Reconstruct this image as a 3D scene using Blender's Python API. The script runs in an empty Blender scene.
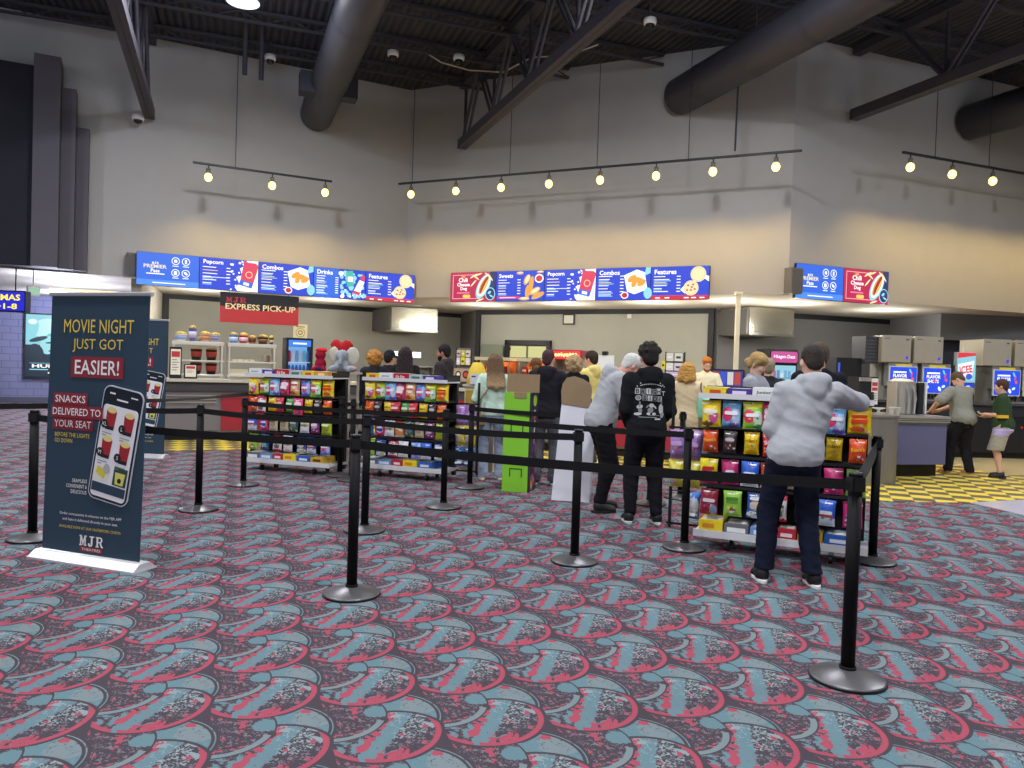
import bpy, bmesh, math, random
import numpy as np
from mathutils import Vector, Matrix, noise

random.seed(7)
SC = bpy.context.scene
COL = SC.collection
PI = math.pi

# ------------------------------------------------------------------ materials
def lin(c):
    return c / 12.92 if c <= 0.04045 else ((c + 0.055) / 1.055) ** 2.4

def rgb(h):
    return tuple(lin(int(h[i:i + 2], 16) / 255) for i in (0, 2, 4)) + (1.0,)

MATS = {}

def mat(h, rough=0.6, metal=0.0, emit=0.0, spec=0.4, grain=0.0, gscale=60.0, alpha=1.0, trans=0.0):
    """plain or slightly mottled principled material, keyed by its values"""
    key = (h, rough, metal, emit, spec, grain, gscale, alpha, trans)
    if key in MATS:
        return MATS[key]
    m = bpy.data.materials.new('surface_' + h)
    m.use_nodes = True
    nt = m.node_tree
    b = nt.nodes['Principled BSDF']
    col = rgb(h)
    b.inputs['Base Color'].default_value = col
    b.inputs['Roughness'].default_value = rough
    b.inputs['Metallic'].default_value = metal
    b.inputs['Specular IOR Level'].default_value = spec
    if trans:
        b.inputs['Transmission Weight'].default_value = trans
    if alpha < 1:
        b.inputs['Alpha'].default_value = alpha
    if emit:
        b.inputs['Emission Color'].default_value = col
        b.inputs['Emission Strength'].default_value = emit
        b.inputs['Base Color'].default_value = (0.02, 0.02, 0.02, 1)
    if grain:
        tc = nt.nodes.new('ShaderNodeTexCoord')
        nz = nt.nodes.new('ShaderNodeTexNoise')
        nz.inputs['Scale'].default_value = gscale
        nz.inputs['Detail'].default_value = 4
        nt.links.new(tc.outputs['Object'], nz.inputs['Vector'])
        mx = nt.nodes.new('ShaderNodeMix')
        mx.data_type = 'RGBA'
        mx.inputs[6].default_value = tuple(x * (1 - grain) for x in col[:3]) + (1,)
        mx.inputs[7].default_value = tuple(min(1, x * (1 + grain)) for x in col[:3]) + (1,)
        nt.links.new(nz.outputs['Fac'], mx.inputs[0])
        nt.links.new(mx.outputs[2], b.inputs['Base Color'])
        bp = nt.nodes.new('ShaderNodeBump')
        bp.inputs['Strength'].default_value = 0.25
        bp.inputs['Distance'].default_value = 0.004
        nt.links.new(nz.outputs['Fac'], bp.inputs['Height'])
        nt.links.new(bp.outputs['Normal'], b.inputs['Normal'])
    MATS[key] = m
    return m

def cloth(h, grain=0.10):
    return mat(h, 0.92, 0, 0, 0.15, grain, 45.0)

def glow(h, s=1.0):
    return mat(h, 0.4, 0, s)

STEEL = mat('B8B4AA', 0.34, 0.6, 0, 0.5, 0.08, 8.0)
BLACK = mat('17171A', 0.45)
BLACKP = mat('1B1B1F', 0.55)
WHITE = mat('DCDCDA', 0.5)

# ------------------------------------------------------------------ mesh builder
GLYPH = {}

def text_mesh(s, bold=0.0):
    key = (s, bold)
    if key not in GLYPH:
        cu = bpy.data.curves.new('t', 'FONT')
        cu.body = s
        cu.resolution_u = 2
        cu.offset = bold
        ob = bpy.data.objects.new('t', cu)
        COL.objects.link(ob)
        dg = bpy.context.evaluated_depsgraph_get()
        me = ob.evaluated_get(dg).to_mesh()
        vs = [tuple(v.co) for v in me.vertices]
        fs = [tuple(p.vertices) for p in me.polygons]
        bpy.data.objects.remove(ob)
        bpy.data.curves.remove(cu)
        if not vs:
            vs = [(0, 0, 0)]
        x0 = min(v[0] for v in vs); x1 = max(v[0] for v in vs)
        y0 = min(v[1] for v in vs); y1 = max(v[1] for v in vs)
        GLYPH[key] = ([(v[0] - (x0 + x1) / 2, v[1] - (y0 + y1) / 2) for v in vs], fs, max(1e-4, x1 - x0), max(1e-4, y1 - y0))
    return GLYPH[key]

class MB:
    """collects shapes; build() links them as ONE mesh object"""
    def __init__(s):
        s.v = []; s.f = []; s.m = []; s.sm = []; s.mats = []; s.M = Matrix.Identity(4)

    def mi(s, m):
        if m not in s.mats:
            s.mats.append(m)
        return s.mats.index(m)

    def add(s, vs, fs, m, smooth=False):
        o = len(s.v); k = s.mi(m)
        for v in vs:
            s.v.append(tuple(s.M @ Vector(v)))
        for f in fs:
            s.f.append(tuple(i + o for i in f)); s.m.append(k); s.sm.append(smooth)
        return s

    def box(s, c, d, m, rz=0.0, R=None):
        x, y, z = d[0] / 2, d[1] / 2, d[2] / 2
        R = R or Matrix.Rotation(rz, 3, 'Z')
        vs = [Vector(c) + R @ Vector((sx * x, sy * y, sz * z)) for sx in (-1, 1) for sy in (-1, 1) for sz in (-1, 1)]
        return s.add(vs, [(0, 1, 3, 2), (4, 6, 7, 5), (0, 4, 5, 1), (2, 3, 7, 6), (0, 2, 6, 4), (1, 5, 7, 3)], m)

    def rbox(s, c, d, m, r=0.01, axis='Z', n=4):
        """box with its four edges along one axis rounded"""
        i = 'XYZ'.index(axis); a, b = [j for j in range(3) if j != i]
        r = min(r, d[a] / 2 - 1e-4, d[b] / 2 - 1e-4)
        pl = []
        for cx, cy, a0 in ((1, 1, 0), (-1, 1, 90), (-1, -1, 180), (1, -1, 270)):
            for k in range(n + 1):
                t = math.radians(a0 + 90 * k / n)
                pl.append((cx * (d[a] / 2 - r) + r * math.cos(t), cy * (d[b] / 2 - r) + r * math.sin(t)))
        vs = []
        for h in (-d[i] / 2, d[i] / 2):
            for p in pl:
                q = [0, 0, 0]; q[a] = c[a] + p[0]; q[b] = c[b] + p[1]; q[i] = c[i] + h
                vs.append(q)
        N = len(pl)
        fs = [tuple(range(N))[::-1], tuple(range(N, 2 * N))] + [(k, (k + 1) % N, N + (k + 1) % N, N + k) for k in range(N)]
        if axis == 'Y':
            fs = [f[::-1] for f in fs]
        return s.add(vs, fs, m)

    def tube(s, pts, r, m, n=8, cap=True):
        pts = [Vector(p) for p in pts]
        rs = r if isinstance(r, (list, tuple)) else [r] * len(pts)
        vs = []; fs = []
        for i, p in enumerate(pts):
            t = (pts[min(i + 1, len(pts) - 1)] - pts[max(i - 1, 0)]).normalized()
            u = t.cross(Vector((0, 0, 1)))
            if u.length < 0.05:
                u = t.cross(Vector((1, 0, 0)))
            u.normalize(); w = t.cross(u)
            for k in range(n):
                a = 2 * PI * k / n
                vs.append(p + rs[i] * (math.cos(a) * u + math.sin(a) * w))
        for i in range(len(pts) - 1):
            for k in range(n):
                k2 = (k + 1) % n
                fs.append((i * n + k, i * n + k2, (i + 1) * n + k2, (i + 1) * n + k))
        s.add(vs, fs, m, True)
        if cap:
            L = (len(pts) - 1) * n
            s.add([vs[k] for k in range(n)] + [vs[L + k] for k in range(n)], [tuple(range(n))[::-1], tuple(range(n, 2 * n))], m)
        return s

    def lathe(s, prof, m, c=(0, 0, 0), n=24, smooth=True):
        vs = []; fs = []
        for (r, z) in prof:
            for k in range(n):
                a = 2 * PI * k / n
                vs.append((c[0] + r * math.cos(a), c[1] + r * math.sin(a), c[2] + z))
        for i in range(len(prof) - 1):
            for k in range(n):
                k2 = (k + 1) % n
                fs.append((i * n + k, i * n + k2, (i + 1) * n + k2, (i + 1) * n + k))
        if prof[0][0] > 1e-5:
            fs.append(tuple(range(n))[::-1])
        if prof[-1][0] > 1e-5:
            fs.append(tuple(range((len(prof) - 1) * n, len(prof) * n)))
        return s.add(vs, fs, m, smooth)

    def ell(s, c, r, m, n=12, R=None):
        vs = []; fs = []; R = R or Matrix.Identity(3)
        for i in range(n // 2 + 1):
            th = PI * i / (n // 2)
            for k in range(n):
                a = 2 * PI * k / n
                vs.append(Vector(c) + R @ Vector((r[0] * math.sin(th) * math.cos(a), r[1] * math.sin(th) * math.sin(a), r[2] * math.cos(th))))
        for i in range(n // 2):
            for k in range(n):
                k2 = (k + 1) % n
                fs.append((i * n + k, (i + 1) * n + k, (i + 1) * n + k2, i * n + k2))
        return s.add(vs, fs, m, True)

    def prism(s, poly, z0, z1, m):
        """polygon in XY extruded along Z"""
        n = len(poly)
        vs = [(p[0], p[1], z0) for p in poly] + [(p[0], p[1], z1) for p in poly]
        return s.add(vs, [tuple(range(n))[::-1], tuple(range(n, 2 * n))] + [(k, (k + 1) % n, n + (k + 1) % n, n + k) for k in range(n)], m)

    # flat printing on an upright panel that faces -Y: x to the right, z up, y = how far in front
    def rect(s, x0, z0, x1, z1, m, y=0.0):
        return s.add([(x0, y, z0), (x1, y, z0), (x1, y, z1), (x0, y, z1)], [(0, 1, 2, 3)], m)

    def poly(s, pts, m, y=0.0):
        return s.add([(p[0], y, p[1]) for p in pts], [tuple(range(len(pts)))], m)

    def disc(s, x, z, rx, rz, m, y=0.0, n=16, rot=0.0):
        c, w = math.cos(rot), math.sin(rot)
        pts = []
        for k in range(n):
            a = 2 * PI * k / n
            px, pz = rx * math.cos(a), rz * math.sin(a)
            pts.append((x + px * c - pz * w, z + px * w + pz * c))
        return s.poly(pts, m, y)

    def ring(s, x, z, r, w, m, y=0.0, n=20):
        vs = []; fs = []
        for k in range(n):
            a = 2 * PI * k / n
            vs += [(x + r * math.cos(a), y, z + r * math.sin(a)), (x + (r - w) * math.cos(a), y, z + (r - w) * math.sin(a))]
            j = (k + 1) % n
            fs.append((2 * k, 2 * k + 1, 2 * j + 1, 2 * j))
        return s.add(vs, fs, m)

    def text(s, t, x, z, h, m, y=0.0, w=None, align='c', bold=0.0, rot=0.0):
        vs, fs, tw, th = text_mesh(t, bold)
        sz = h / th
        sx = sz if w is None else w / tw
        ox = {'c': 0, 'l': tw * sx / 2, 'r': -tw * sx / 2}[align]
        c, q = math.cos(rot), math.sin(rot)
        return s.add([(x + ox + v[0] * sx * c - v[1] * sz * q, y, z + v[0] * sx * q + v[1] * sz * c) for v in vs], fs, m)

    def mjr(s, cx, cz, w, h, m, y=0.0):
        """the slab-serif MJR wordmark"""
        lw = w / 3.25
        for i, ch in enumerate('MJR'):
            x0 = cx - w / 2 + i * (w - lw) / 2; z0 = cz - h / 2
            P = lambda pts: s.poly([(x0 + p[0] * lw, z0 + p[1] * h) for p in pts], m, y)
            Q = lambda a, b, c, d: P([(a, b), (c, b), (c, d), (a, d)])
            if ch == 'M':
                Q(.1, 0, .27, 1); Q(.73, 0, .9, 1); P([(.1, 1), (.32, 1), (.56, .3), (.46, .02)]); P([(.9, 1), (.46, .3), (.54, .02), (.68, .5)]); P([(.9, 1), (.68, 1), (.44, .3), (.54, .02)])
                for a, c in ((0, .36), (.64, 1)): Q(a, 0, c, .13)
                for a, c in ((0, .3), (.7, 1)): Q(a, .87, c, 1)
            elif ch == 'J':
                Q(.45, .2, .7, 1); Q(.25, .87, .9, 1); P([(.45, .22), (.70, .22), (.66, .1), (.56, .02), (.4, -.02), (.2, .0), (.08, .12), (.08, .3), (.3, .3), (.3, .17), (.42, .14)])
            else:
                Q(.1, 0, .34, 1); Q(0, 0, .44, .13); Q(0, .87, .6, 1); Q(.3, .43, .6, .56); P([(.46, .48), (.68, .52), (.92, .13), (1.02, .13), (1.02, 0), (.74, 0)])
                a = [-PI / 2 + PI * k / 8 for k in range(9)]
                for k in range(8):
                    P([(.6 + .3 * math.cos(a[k]), .715 + .285 * math.sin(a[k])), (.6 + .3 * math.cos(a[k + 1]), .715 + .285 * math.sin(a[k + 1])), (.6 + .09 * math.cos(a[k + 1]), .715 + .15 * math.sin(a[k + 1])), (.6 + .09 * math.cos(a[k]), .715 + .15 * math.sin(a[k]))])
        return s

    def build(s, name, parent=None, bevel=0.0, loc=None, rz=None):
        me = bpy.data.meshes.new(name)
        me.from_pydata(s.v, [], s.f)
        for m in s.mats:
            me.materials.append(m)
        me.polygons.foreach_set('material_index', s.m)
        me.polygons.foreach_set('use_smooth', s.sm)
        me.update()
        ob = bpy.data.objects.new(name, me)
        COL.objects.link(ob)
        if parent:
            ob.parent = parent
        if loc is not None:
            ob.location = loc
        if rz is not None:
            ob.rotation_euler = (0, 0, rz)
        if bevel:
            md = ob.modifiers.new('edge', 'BEVEL')
            md.width = bevel; md.segments = 2; md.limit_method = 'ANGLE'; md.angle_limit = math.radians(40)
        return ob

def tag(o, label, cat, group=None, kind=None):
    if label: o['label'] = label
    if cat: o['category'] = cat
    if group: o['group'] = group
    if kind: o['kind'] = kind
    return o

def thing(name, label, cat, loc=(0, 0, 0), rz=0.0, group=None):
    o = bpy.data.objects.new(name, None)
    o.empty_display_size = 0.1
    COL.objects.link(o)
    o.location = loc
    o.rotation_euler = (0, 0, rz)
    return tag(o, label, cat, group)

def struct(o):
    o['kind'] = 'structure'
    return o

def copy_tree(o, parent=None):
    c = o.copy()
    COL.objects.link(c)
    if parent: c.parent = parent
    for ch in list(o.children):
        copy_tree(ch, c)
    return c

# --------------------------------------------------------- signed distance shapes (people, plush toys)
class SDF:
    def __init__(s):
        s.it = []

    def cap(s, a, b, r1, r2=None, k=0.03, fl=None):
        """round cone; fl=(axis, factor) squeezes it across a direction"""
        s.it.append(('cap', np.array(a, float), np.array(b, float), r1, r1 if r2 is None else r2, k, fl)); return s

    def ell(s, c, r, R=None, k=0.03):
        s.it.append(('ell', np.array(c, float), np.array(r, float), None if R is None else np.array(R), k)); return s

    def sub(s, c, r, R=None, k=0.01):
        s.it.append(('sub', np.array(c, float), np.array(r, float), None if R is None else np.array(R), k)); return s

    def cut(s, p, n):
        s.it.append(('cut', np.array(p, float), np.array(n, float) / np.linalg.norm(n))); return s

    def mesh(s, h):
        lo = np.full(3, 1e9); hi = -lo
        for i in s.it:
            if i[0] == 'cap':
                R = max(i[3], i[4])
                lo = np.minimum(lo, np.minimum(i[1], i[2]) - R); hi = np.maximum(hi, np.maximum(i[1], i[2]) + R)
            elif i[0] == 'ell':
                R = max(i[2]); lo = np.minimum(lo, i[1] - R); hi = np.maximum(hi, i[1] + R)
        lo -= 3 * h; hi += 3 * h
        n = np.ceil((hi - lo) / h).astype(int) + 1
        ax = [lo[j] + h * np.arange(n[j]) for j in range(3)]
        D = np.full(n, 0.5)
        for i in s.it:
            if i[0] == 'cut':
                P = np.stack(np.meshgrid(*ax, indexing='ij'), -1)
                D = np.maximum(D, (P - i[1]) @ i[2]); continue
            if i[0] == 'cap':
                R = max(i[3], i[4]); a0 = np.minimum(i[1], i[2]) - R; a1 = np.maximum(i[1], i[2]) + R; k = i[5]
            else:
                R = max(i[2]); a0 = i[1] - R; a1 = i[1] + R; k = i[4]
            pad = k + 3 * h
            s0 = np.maximum(0, np.floor((a0 - pad - lo) / h)).astype(int)
            s1 = np.minimum(n, np.ceil((a1 + pad - lo) / h).astype(int) + 1)
            sl = tuple(slice(s0[j], s1[j]) for j in range(3))
            P = np.stack(np.meshgrid(*[ax[j][sl[j]] for j in range(3)], indexing='ij'), -1)
            if i[0] == 'cap':
                A, B = i[1], i[2]; Q = P - A; ba = B - A
                if i[6] is not None:
                    u = np.array(i[6][0], float); u /= np.linalg.norm(u); f = i[6][1]
                    t = np.clip((Q @ ba) / max(ba @ ba, 1e-9), 0, 1)
                    E = Q - t[..., None] * ba
                    eu = E @ u
                    E = E + (eu * (1 / f - 1))[..., None] * u
                    d = (np.linalg.norm(E, axis=-1) - (i[3] + (i[4] - i[3]) * t)) * f
                else:
                    t = np.clip((Q @ ba) / max(ba @ ba, 1e-9), 0, 1)
                    d = np.linalg.norm(Q - t[..., None] * ba, axis=-1) - (i[3] + (i[4] - i[3]) * t)
            else:
                Q = P - i[1]
                if i[3] is not None:
                    Q = Q @ i[3]
                k0 = np.linalg.norm(Q / i[2], axis=-1); k1 = np.linalg.norm(Q / i[2] ** 2, axis=-1)
                d = k0 * (k0 - 1) / np.maximum(k1, 1e-6)
            S = D[sl]
            if i[0] == 'sub':
                hh = np.clip(0.5 - 0.5 * (S + d) / k, 0, 1)
                D[sl] = S * (1 - hh) - d * hh + k * hh * (1 - hh)
            else:
                hh = np.clip(0.5 + 0.5 * (S - d) / k, 0, 1)
                D[sl] = S * (1 - hh) + d * hh - k * hh * (1 - hh)
        return nets(D, lo, h)

def nets(D, lo, h):
    """naive surface nets"""
    I = D < 0
    n = np.array(D.shape)
    c = [(i, j, k) for i in (0, 1) for j in (0, 1) for k in (0, 1)]
    sub = lambda A, o: A[o[0]:n[0] - 1 + o[0], o[1]:n[1] - 1 + o[1], o[2]:n[2] - 1 + o[2]]
    cnt = sum(sub(I, o).astype(int) for o in c)
    act = (cnt > 0) & (cnt < 8)
    idx = np.full(act.shape, -1); ii = np.argwhere(act); idx[act] = np.arange(len(ii))
    acc = np.zeros((len(ii), 3)); w = np.zeros(len(ii))
    for a in range(8):
        for b in range(a + 1, 8):
            da = np.array(c[b]) - np.array(c[a])
            if np.abs(da).sum() != 1: continue
            va = D[ii[:, 0] + c[a][0], ii[:, 1] + c[a][1], ii[:, 2] + c[a][2]]
            vb = D[ii[:, 0] + c[b][0], ii[:, 1] + c[b][1], ii[:, 2] + c[b][2]]
            x = (va < 0) != (vb < 0)
            t = np.where(x, va / np.where(x, va - vb, 1), 0)
            acc += np.where(x[:, None], np.array(c[a]) + t[:, None] * da, 0); w += x
    V = lo + h * (ii + acc / w[:, None])
    F = []
    for d in range(3):
        e = np.zeros(3, int); e[d] = 1
        u, v = [(1, 2), (2, 0), (0, 1)][d]
        A = I[tuple(slice(0, n[j] - e[j]) for j in range(3))]; B = I[tuple(slice(e[j], n[j]) for j in range(3))]
        x = np.argwhere(A != B)
        x = x[(x[:, u] > 0) & (x[:, v] > 0) & (x[:, u] < n[u] - 1) & (x[:, v] < n[v] - 1)]
        eu = np.zeros(3, int); eu[u] = 1; ev = np.zeros(3, int); ev[v] = 1
        q = [idx[tuple((x - o).T)] for o in (eu + ev, ev, 0 * eu, eu)]
        Q = np.stack(q, -1)
        fl = A[tuple(x.T)]
        F.append(np.where(fl[:, None], Q, Q[:, ::-1]))
    return V, np.concatenate(F)

def mesh_obj(name, VF, m, parent=None, wr=None, seed=0.0):
    """smooth mesh object from arrays; wr=(amplitude, frequency) adds cloth folds or curls along the normals"""
    V, F = VF
    me = bpy.data.meshes.new(name)
    me.vertices.add(len(V)); me.vertices.foreach_set('co', V.astype(np.float32).ravel())
    me.loops.add(F.size); me.loops.foreach_set('vertex_index', F.astype(np.int32).ravel())
    me.polygons.add(len(F))
    me.polygons.foreach_set('loop_start', (np.arange(len(F)) * 4).astype(np.int32))
    me.polygons.foreach_set('loop_total', np.full(len(F), 4, np.int32))
    me.update(calc_edges=True)
    me.validate()
    me.polygons.foreach_set('use_smooth', np.ones(len(me.polygons), bool))
    me.materials.append(m)
    if wr:
        A, fr = wr
        N = np.empty(len(me.vertices) * 3, np.float32); me.vertices.foreach_get('normal', N); N = N.reshape(-1, 3)
        d = np.array([(1 - 2 * abs(noise.noise(Vector((v[0] * fr * .7 + seed, v[1] * fr * .7, v[2] * fr * 1.7 + v[0] * fr * .8))))) * .8 - .3 + .4 * noise.noise(Vector((v[0] * fr * 1.9, v[1] * fr * 1.9 + seed, v[2] * fr * 2.8))) for v in V])
        V = V + N * (d * A)[:, None]
        me.vertices.foreach_set('co', V.astype(np.float32).ravel()); me.update()
    ob = bpy.data.objects.new(name, me)
    COL.objects.link(ob)
    if parent: ob.parent = parent
    return ob
# ------------------------------------------------------------------ people
def ik(a, b, l1, l2, pole):
    """middle joint between a and b"""
    a = np.array(a, float); b = np.array(b, float); d = b - a; L = np.linalg.norm(d)
    if L > (l1 + l2) * .995:
        b = a + d / L * (l1 + l2) * .995; d = b - a; L = np.linalg.norm(d)
    x = (l1 * l1 - l2 * l2 + L * L) / (2 * L); y = math.sqrt(max(0, l1 * l1 - x * x))
    u = d / L; p = np.array(pole, float); p = p - (p @ u) * u; p /= np.linalg.norm(p)
    return a + u * x + p * y, b

def rotm(pitch, yaw, roll=0.0):
    return np.array(Matrix.Rotation(yaw, 3, 'Z') @ Matrix.Rotation(-pitch, 3, 'X') @ Matrix.Rotation(roll, 3, 'Y'))

SKIN = {'light': 'D9A78F', 'pale': 'E0B49E', 'tan': 'B98468', 'rosy': 'D89A86'}

def person(label, loc, rz, h=1.75, bulk=1.0, fem=False, lean=0.0, head=(0.1, 0.0), hands=((-.24, .06, .82), (.24, .06, .82)),
           feet=((-.11, 0.0), (.11, 0.0)), skin='light', hair='short', hairc='2A2220', top='hoodie', topc='888888', pants='3A3A40',
           legs='long', shoe='1C1C1E', sole='D8D8D8', vox=.012, elbow=((-.6, -1, -.5), (.6, -1, -.5)), beard=None, cap=None, tipc=None,
           glasses=False, hem=None, pz=.05, sleeve='long', seed=0.0, cuff=None, neckh=0.0, tilt=0.0, neckf=0.0):
    s = h / 1.75; bw = bulk
    sw = (.155 if fem else .178) * (0.75 + .25 * bw)          # half shoulder width
    hipz = .93; ln = math.radians(lean)
    def T(x, y, z):                                           # torso point after bending forward about the hips
        t = max(0.0, min(1.0, (z - .90) / .30)); a = ln * t
        c, q = math.cos(a), math.sin(a); zz = z - .93
        return np.array([x + tilt * max(0.0, z - .9), y * c + zz * q, .93 + zz * c - y * q])
    neck = T(0, -.015, 1.49)
    HR = rotm(math.radians(lean * .55 + head[0]), math.radians(head[1]))
    hc = neck + np.array([0, .02 + .06 * math.sin(ln), .135 + neckh]) + HR @ np.array([0, .02, 0]) - np.array([0, .02, 0])
    hc = hc + np.array([0, neckf, -neckf * .45])
    H = lambda x, y, z: hc + HR @ np.array([x, y, z])
    J = {}
    for i, sd in ((0, -1), (1, 1)):
        sh = T(sd * sw, -.01, 1.405)
        el, wr = ik(sh, hands[i], .29, .265, elbow[i])
        hip = T(sd * .09, 0, .92)
        an = np.array([feet[i][0], feet[i][1], .085])
        kn, an = ik(hip, an, .425, .43, (sd * .08, 1, 0))
        J[i] = (sh, el, wr, hip, kn, an)
    # ---- skin: one continuous body
    b = SDF()
    b.ell(H(0, -.012, .035), (.074, .093, .09), HR, .02)
    b.ell(H(0, .03, -.035), (.056, .066, .08), HR, .03)
    b.ell(H(0, .062, -.092), (.028, .026, .022), HR, .035)
    b.cap(H(-.03, .082, .022), H(.03, .082, .022), .013, k=.02)
    for sd in (-1, 1):
        b.sub(H(sd * .031, .108, .0), (.017, .02, .012), HR, .012)
        b.ell(H(sd * .031, .083, .0), (.013, .012, .011), HR, .006)
        b.ell(H(sd * .036, .068, -.032), (.024, .022, .02), HR, .02)
        b.ell(H(sd * .077, -.004, -.008), (.010, .02, .031), HR @ rotm(0, sd * -.3), .008)
    b.cap(H(0, .092, .008), H(0, .105, -.028), .008, .0125, k=.014)
    b.cap(H(-.018, .09, -.056), H(.018, .09, -.056), .009, k=.008)
    b.cap(H(-.014, .088, -.069), H(.014, .088, -.069), .009, k=.008)
    b.cap(neck - np.array([0, 0, .05]), H(0, -.012, -.05 + neckf * .2), .058 * (.9 if fem else 1.0), .053 * (.88 if fem else 1.0), k=.03)
    X = (0, 1, 0)
    b.cap(T(-sw * .75, -.01, 1.38), T(sw * .75, -.01, 1.38), .055, .055, .05)
    b.ell(T(0, 0, 1.26), (.145 * bw, .095 * bw, .19), rotm(ln, 0), .06)
    b.ell(T(0, .01 * bw, 1.07), (.125 * bw, .09 * bw, .16), rotm(ln * .8, 0), .06)
    b.ell(T(0, 0, .94), (.145 * bw, .1 * bw, .12), rotm(ln * .3, 0), .06)
    for i, sd in ((0, -1), (1, 1)):
        sh, el, wr, hip, kn, an = J[i]
        b.cap(sh, el, .050 * bw, .037 * bw, .04); b.cap(el, wr, .038 * bw, .027, .02)
        b.cap(hip, kn, .075 * bw, .049, .05); b.cap(kn, an, .049, .034, .03)
        kk = kn * .68 + an * .32 + np.array([0, -.018, 0]); b.ell(kk, (.038, .044, .10) if legs != 'short' else (.047, .05, .10), None, .03)
        b.ell(an + np.array([sd * .008, .06, -.045]), (.04, .11, .032), None, .03)
        # hand: palm, four fingers of their own length, thumb from the side of the palm
        f = wr - el; f = f / np.linalg.norm(f)
        side = np.array([-sd * 1.0, .25, 0]); side = side - (side @ f) * f; side /= np.linalg.norm(side)   # thumb side
        pn = np.cross(f, side) * sd                                                               # towards the palm
        Rp = np.stack([side, f, np.cross(side, f)], 1)
        b.cap(wr, wr + f * .03, .026, .03, .02)
        b.ell(wr + f * .062, (.040, .052, .016), Rp, .012)
        for q, (off, ln_) in enumerate(((.028, .072), (.0095, .080), (-.0095, .074), (-.028, .058))):
            p0 = wr + f * .098 + side * off
            p1 = p0 + (f * .9 + pn * .35) * ln_ * .5
            p2 = p1 + (f * .55 + pn * .8) * ln_ * .5
            b.cap(p0 - f * .02, p1, .0095, .0088, .003); b.cap(p1, p2, .0088, .0075, .003)
        t0 = wr + f * .032 + side * .03; t1 = t0 + (f * .6 + side * .7 + pn * .25) * .04; t2 = t1 + (f * .9 + side * .2 + pn * .3) * .032
        b.cap(t0, t1, .012, .0105, .008); b.cap(t1, t2, .0105, .008, .003)
    skinm = mat(SKIN.get(skin, skin), .55, 0, 0, .35, .06, 30.0)
    ob = mesh_obj('person', b.mesh(min(vox, .0105)), skinm)
    tag(ob, label, 'person')
    ob.location = loc; ob.rotation_euler = (0, 0, rz); ob.scale = (s, s, s)
    # ---- face details
    for sd in (-1, 1):
        e = MB(); e.ell(H(sd * .031, .0895, .0), (.0095, .0055, .0055), mat('F0EAE2', .3), 8, Matrix(HR.tolist()))
        e.ell(H(sd * .031, .0935, .0), (.0042, .003, .0046), mat('2A1C14', .25), 8, Matrix(HR.tolist())); e.build('eye', ob)
        w = MB(); w.tube([H(sd * .016, .0945, .021), H(sd * .032, .0935, .025), H(sd * .046, .085, .021)], .0032, mat(hairc if hair != 'white' else '9A938A', .9), 5); w.build('eyebrow', ob)
    lp = MB(); lp.ell(H(0, .0965, -.0625), (.02, .0055, .0075), mat('B0615A' if not fem else 'B4504E', .5), 10, Matrix(HR.tolist())); lp.build('lips', ob)
    # ---- trousers
    if pants:
        p = SDF(); wide = 1.0
        p.ell(T(0, 0, .96), (.158 * bw, .118 * bw, .115), rotm(ln * .3, 0), .05)
        p.ell(T(0, -.035, .89), (.15 * bw, .1 * bw, .10), None, .05)
        for i in (0, 1):
            sh, el, wr, hip, kn, an = J[i]
            if legs == 'long':
                p.cap(hip, kn, .095 * bw, .072 * bw, .04)
                p.cap(kn, an + np.array([0, -.005, -.03]), .072 * bw, .058 + .006 * bw, .03)
                p.ell(an + np.array([0, .01, .02]), (.066, .072, .035), None, .02)
            elif legs == 'jogger':
                p.cap(hip, kn, .1 * bw, .08 * bw, .04)
                p.cap(kn, an + np.array([0, 0, .04]), .078 * bw, .058, .03)
                p.cap(an + np.array([0, 0, .035]), an + np.array([0, 0, .0]), .05, .046, .02)
            else:                                                                     # knee shorts
                kk = hip + (kn - hip) * 1.08
                p.cap(hip, kk, .1 * bw, .098 * bw, .04)
        if legs == 'short':
            zc = min(J[0][4][2], J[1][4][2]) - .01; p.cut((0, 0, zc), (0, 0, -1))
        else:
            p.cut((0, 0, pz), (0, 0, -1))
        mesh_obj('shorts' if legs == 'short' else 'trousers', p.mesh(vox), cloth(pants), ob, (.0065, 9.0), seed)
    # ---- top
    g = SDF(); hz = hem if hem is not None else (.86 if top in ('hoodie', 'jacket', 'coat') else .88)
    ex = .022 if top in ('hoodie', 'jacket', 'coat', 'sweater') else .013
    g.cap(T(-sw * .7, -.012, 1.375), T(sw * .7, -.012, 1.375), .058 + ex, None, .05)
    for sd in (-1, 1): g.cap(T(sd * .035, -.03, 1.455), T(sd * sw * .85, -.015, 1.405), .042 + ex * .6, .036 + ex * .6, .04)
    g.ell(T(0, -.005, 1.27), (.152 * bw + ex, .104 * bw + ex, .2), rotm(ln, 0), .07)
    g.ell(T(0, .012 * bw, 1.08), (.143 * bw + ex, .104 * bw + ex, .19), rotm(ln * .8, 0), .07)
    g.ell(T(0, -.006, .95), ((.172 if fem else .166) * bw + ex, .132 * bw + ex, .17), rotm(ln * .35, 0), .06)
    if fem:
        for sd in (-1, 1): g.ell(T(sd * .07, .085, 1.27), (.065, .05, .06), None, .05)
    if top == 'coat':
        g.ell(T(0, 0, .78), (.18 * bw, .135 * bw, .2), None, .06)
    cutp = T(0, 0, hz); nn = np.array([0, math.sin(-ln * .25), -math.cos(ln * .25)])
    g.cut(cutp, nn)
    tors = g
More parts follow.
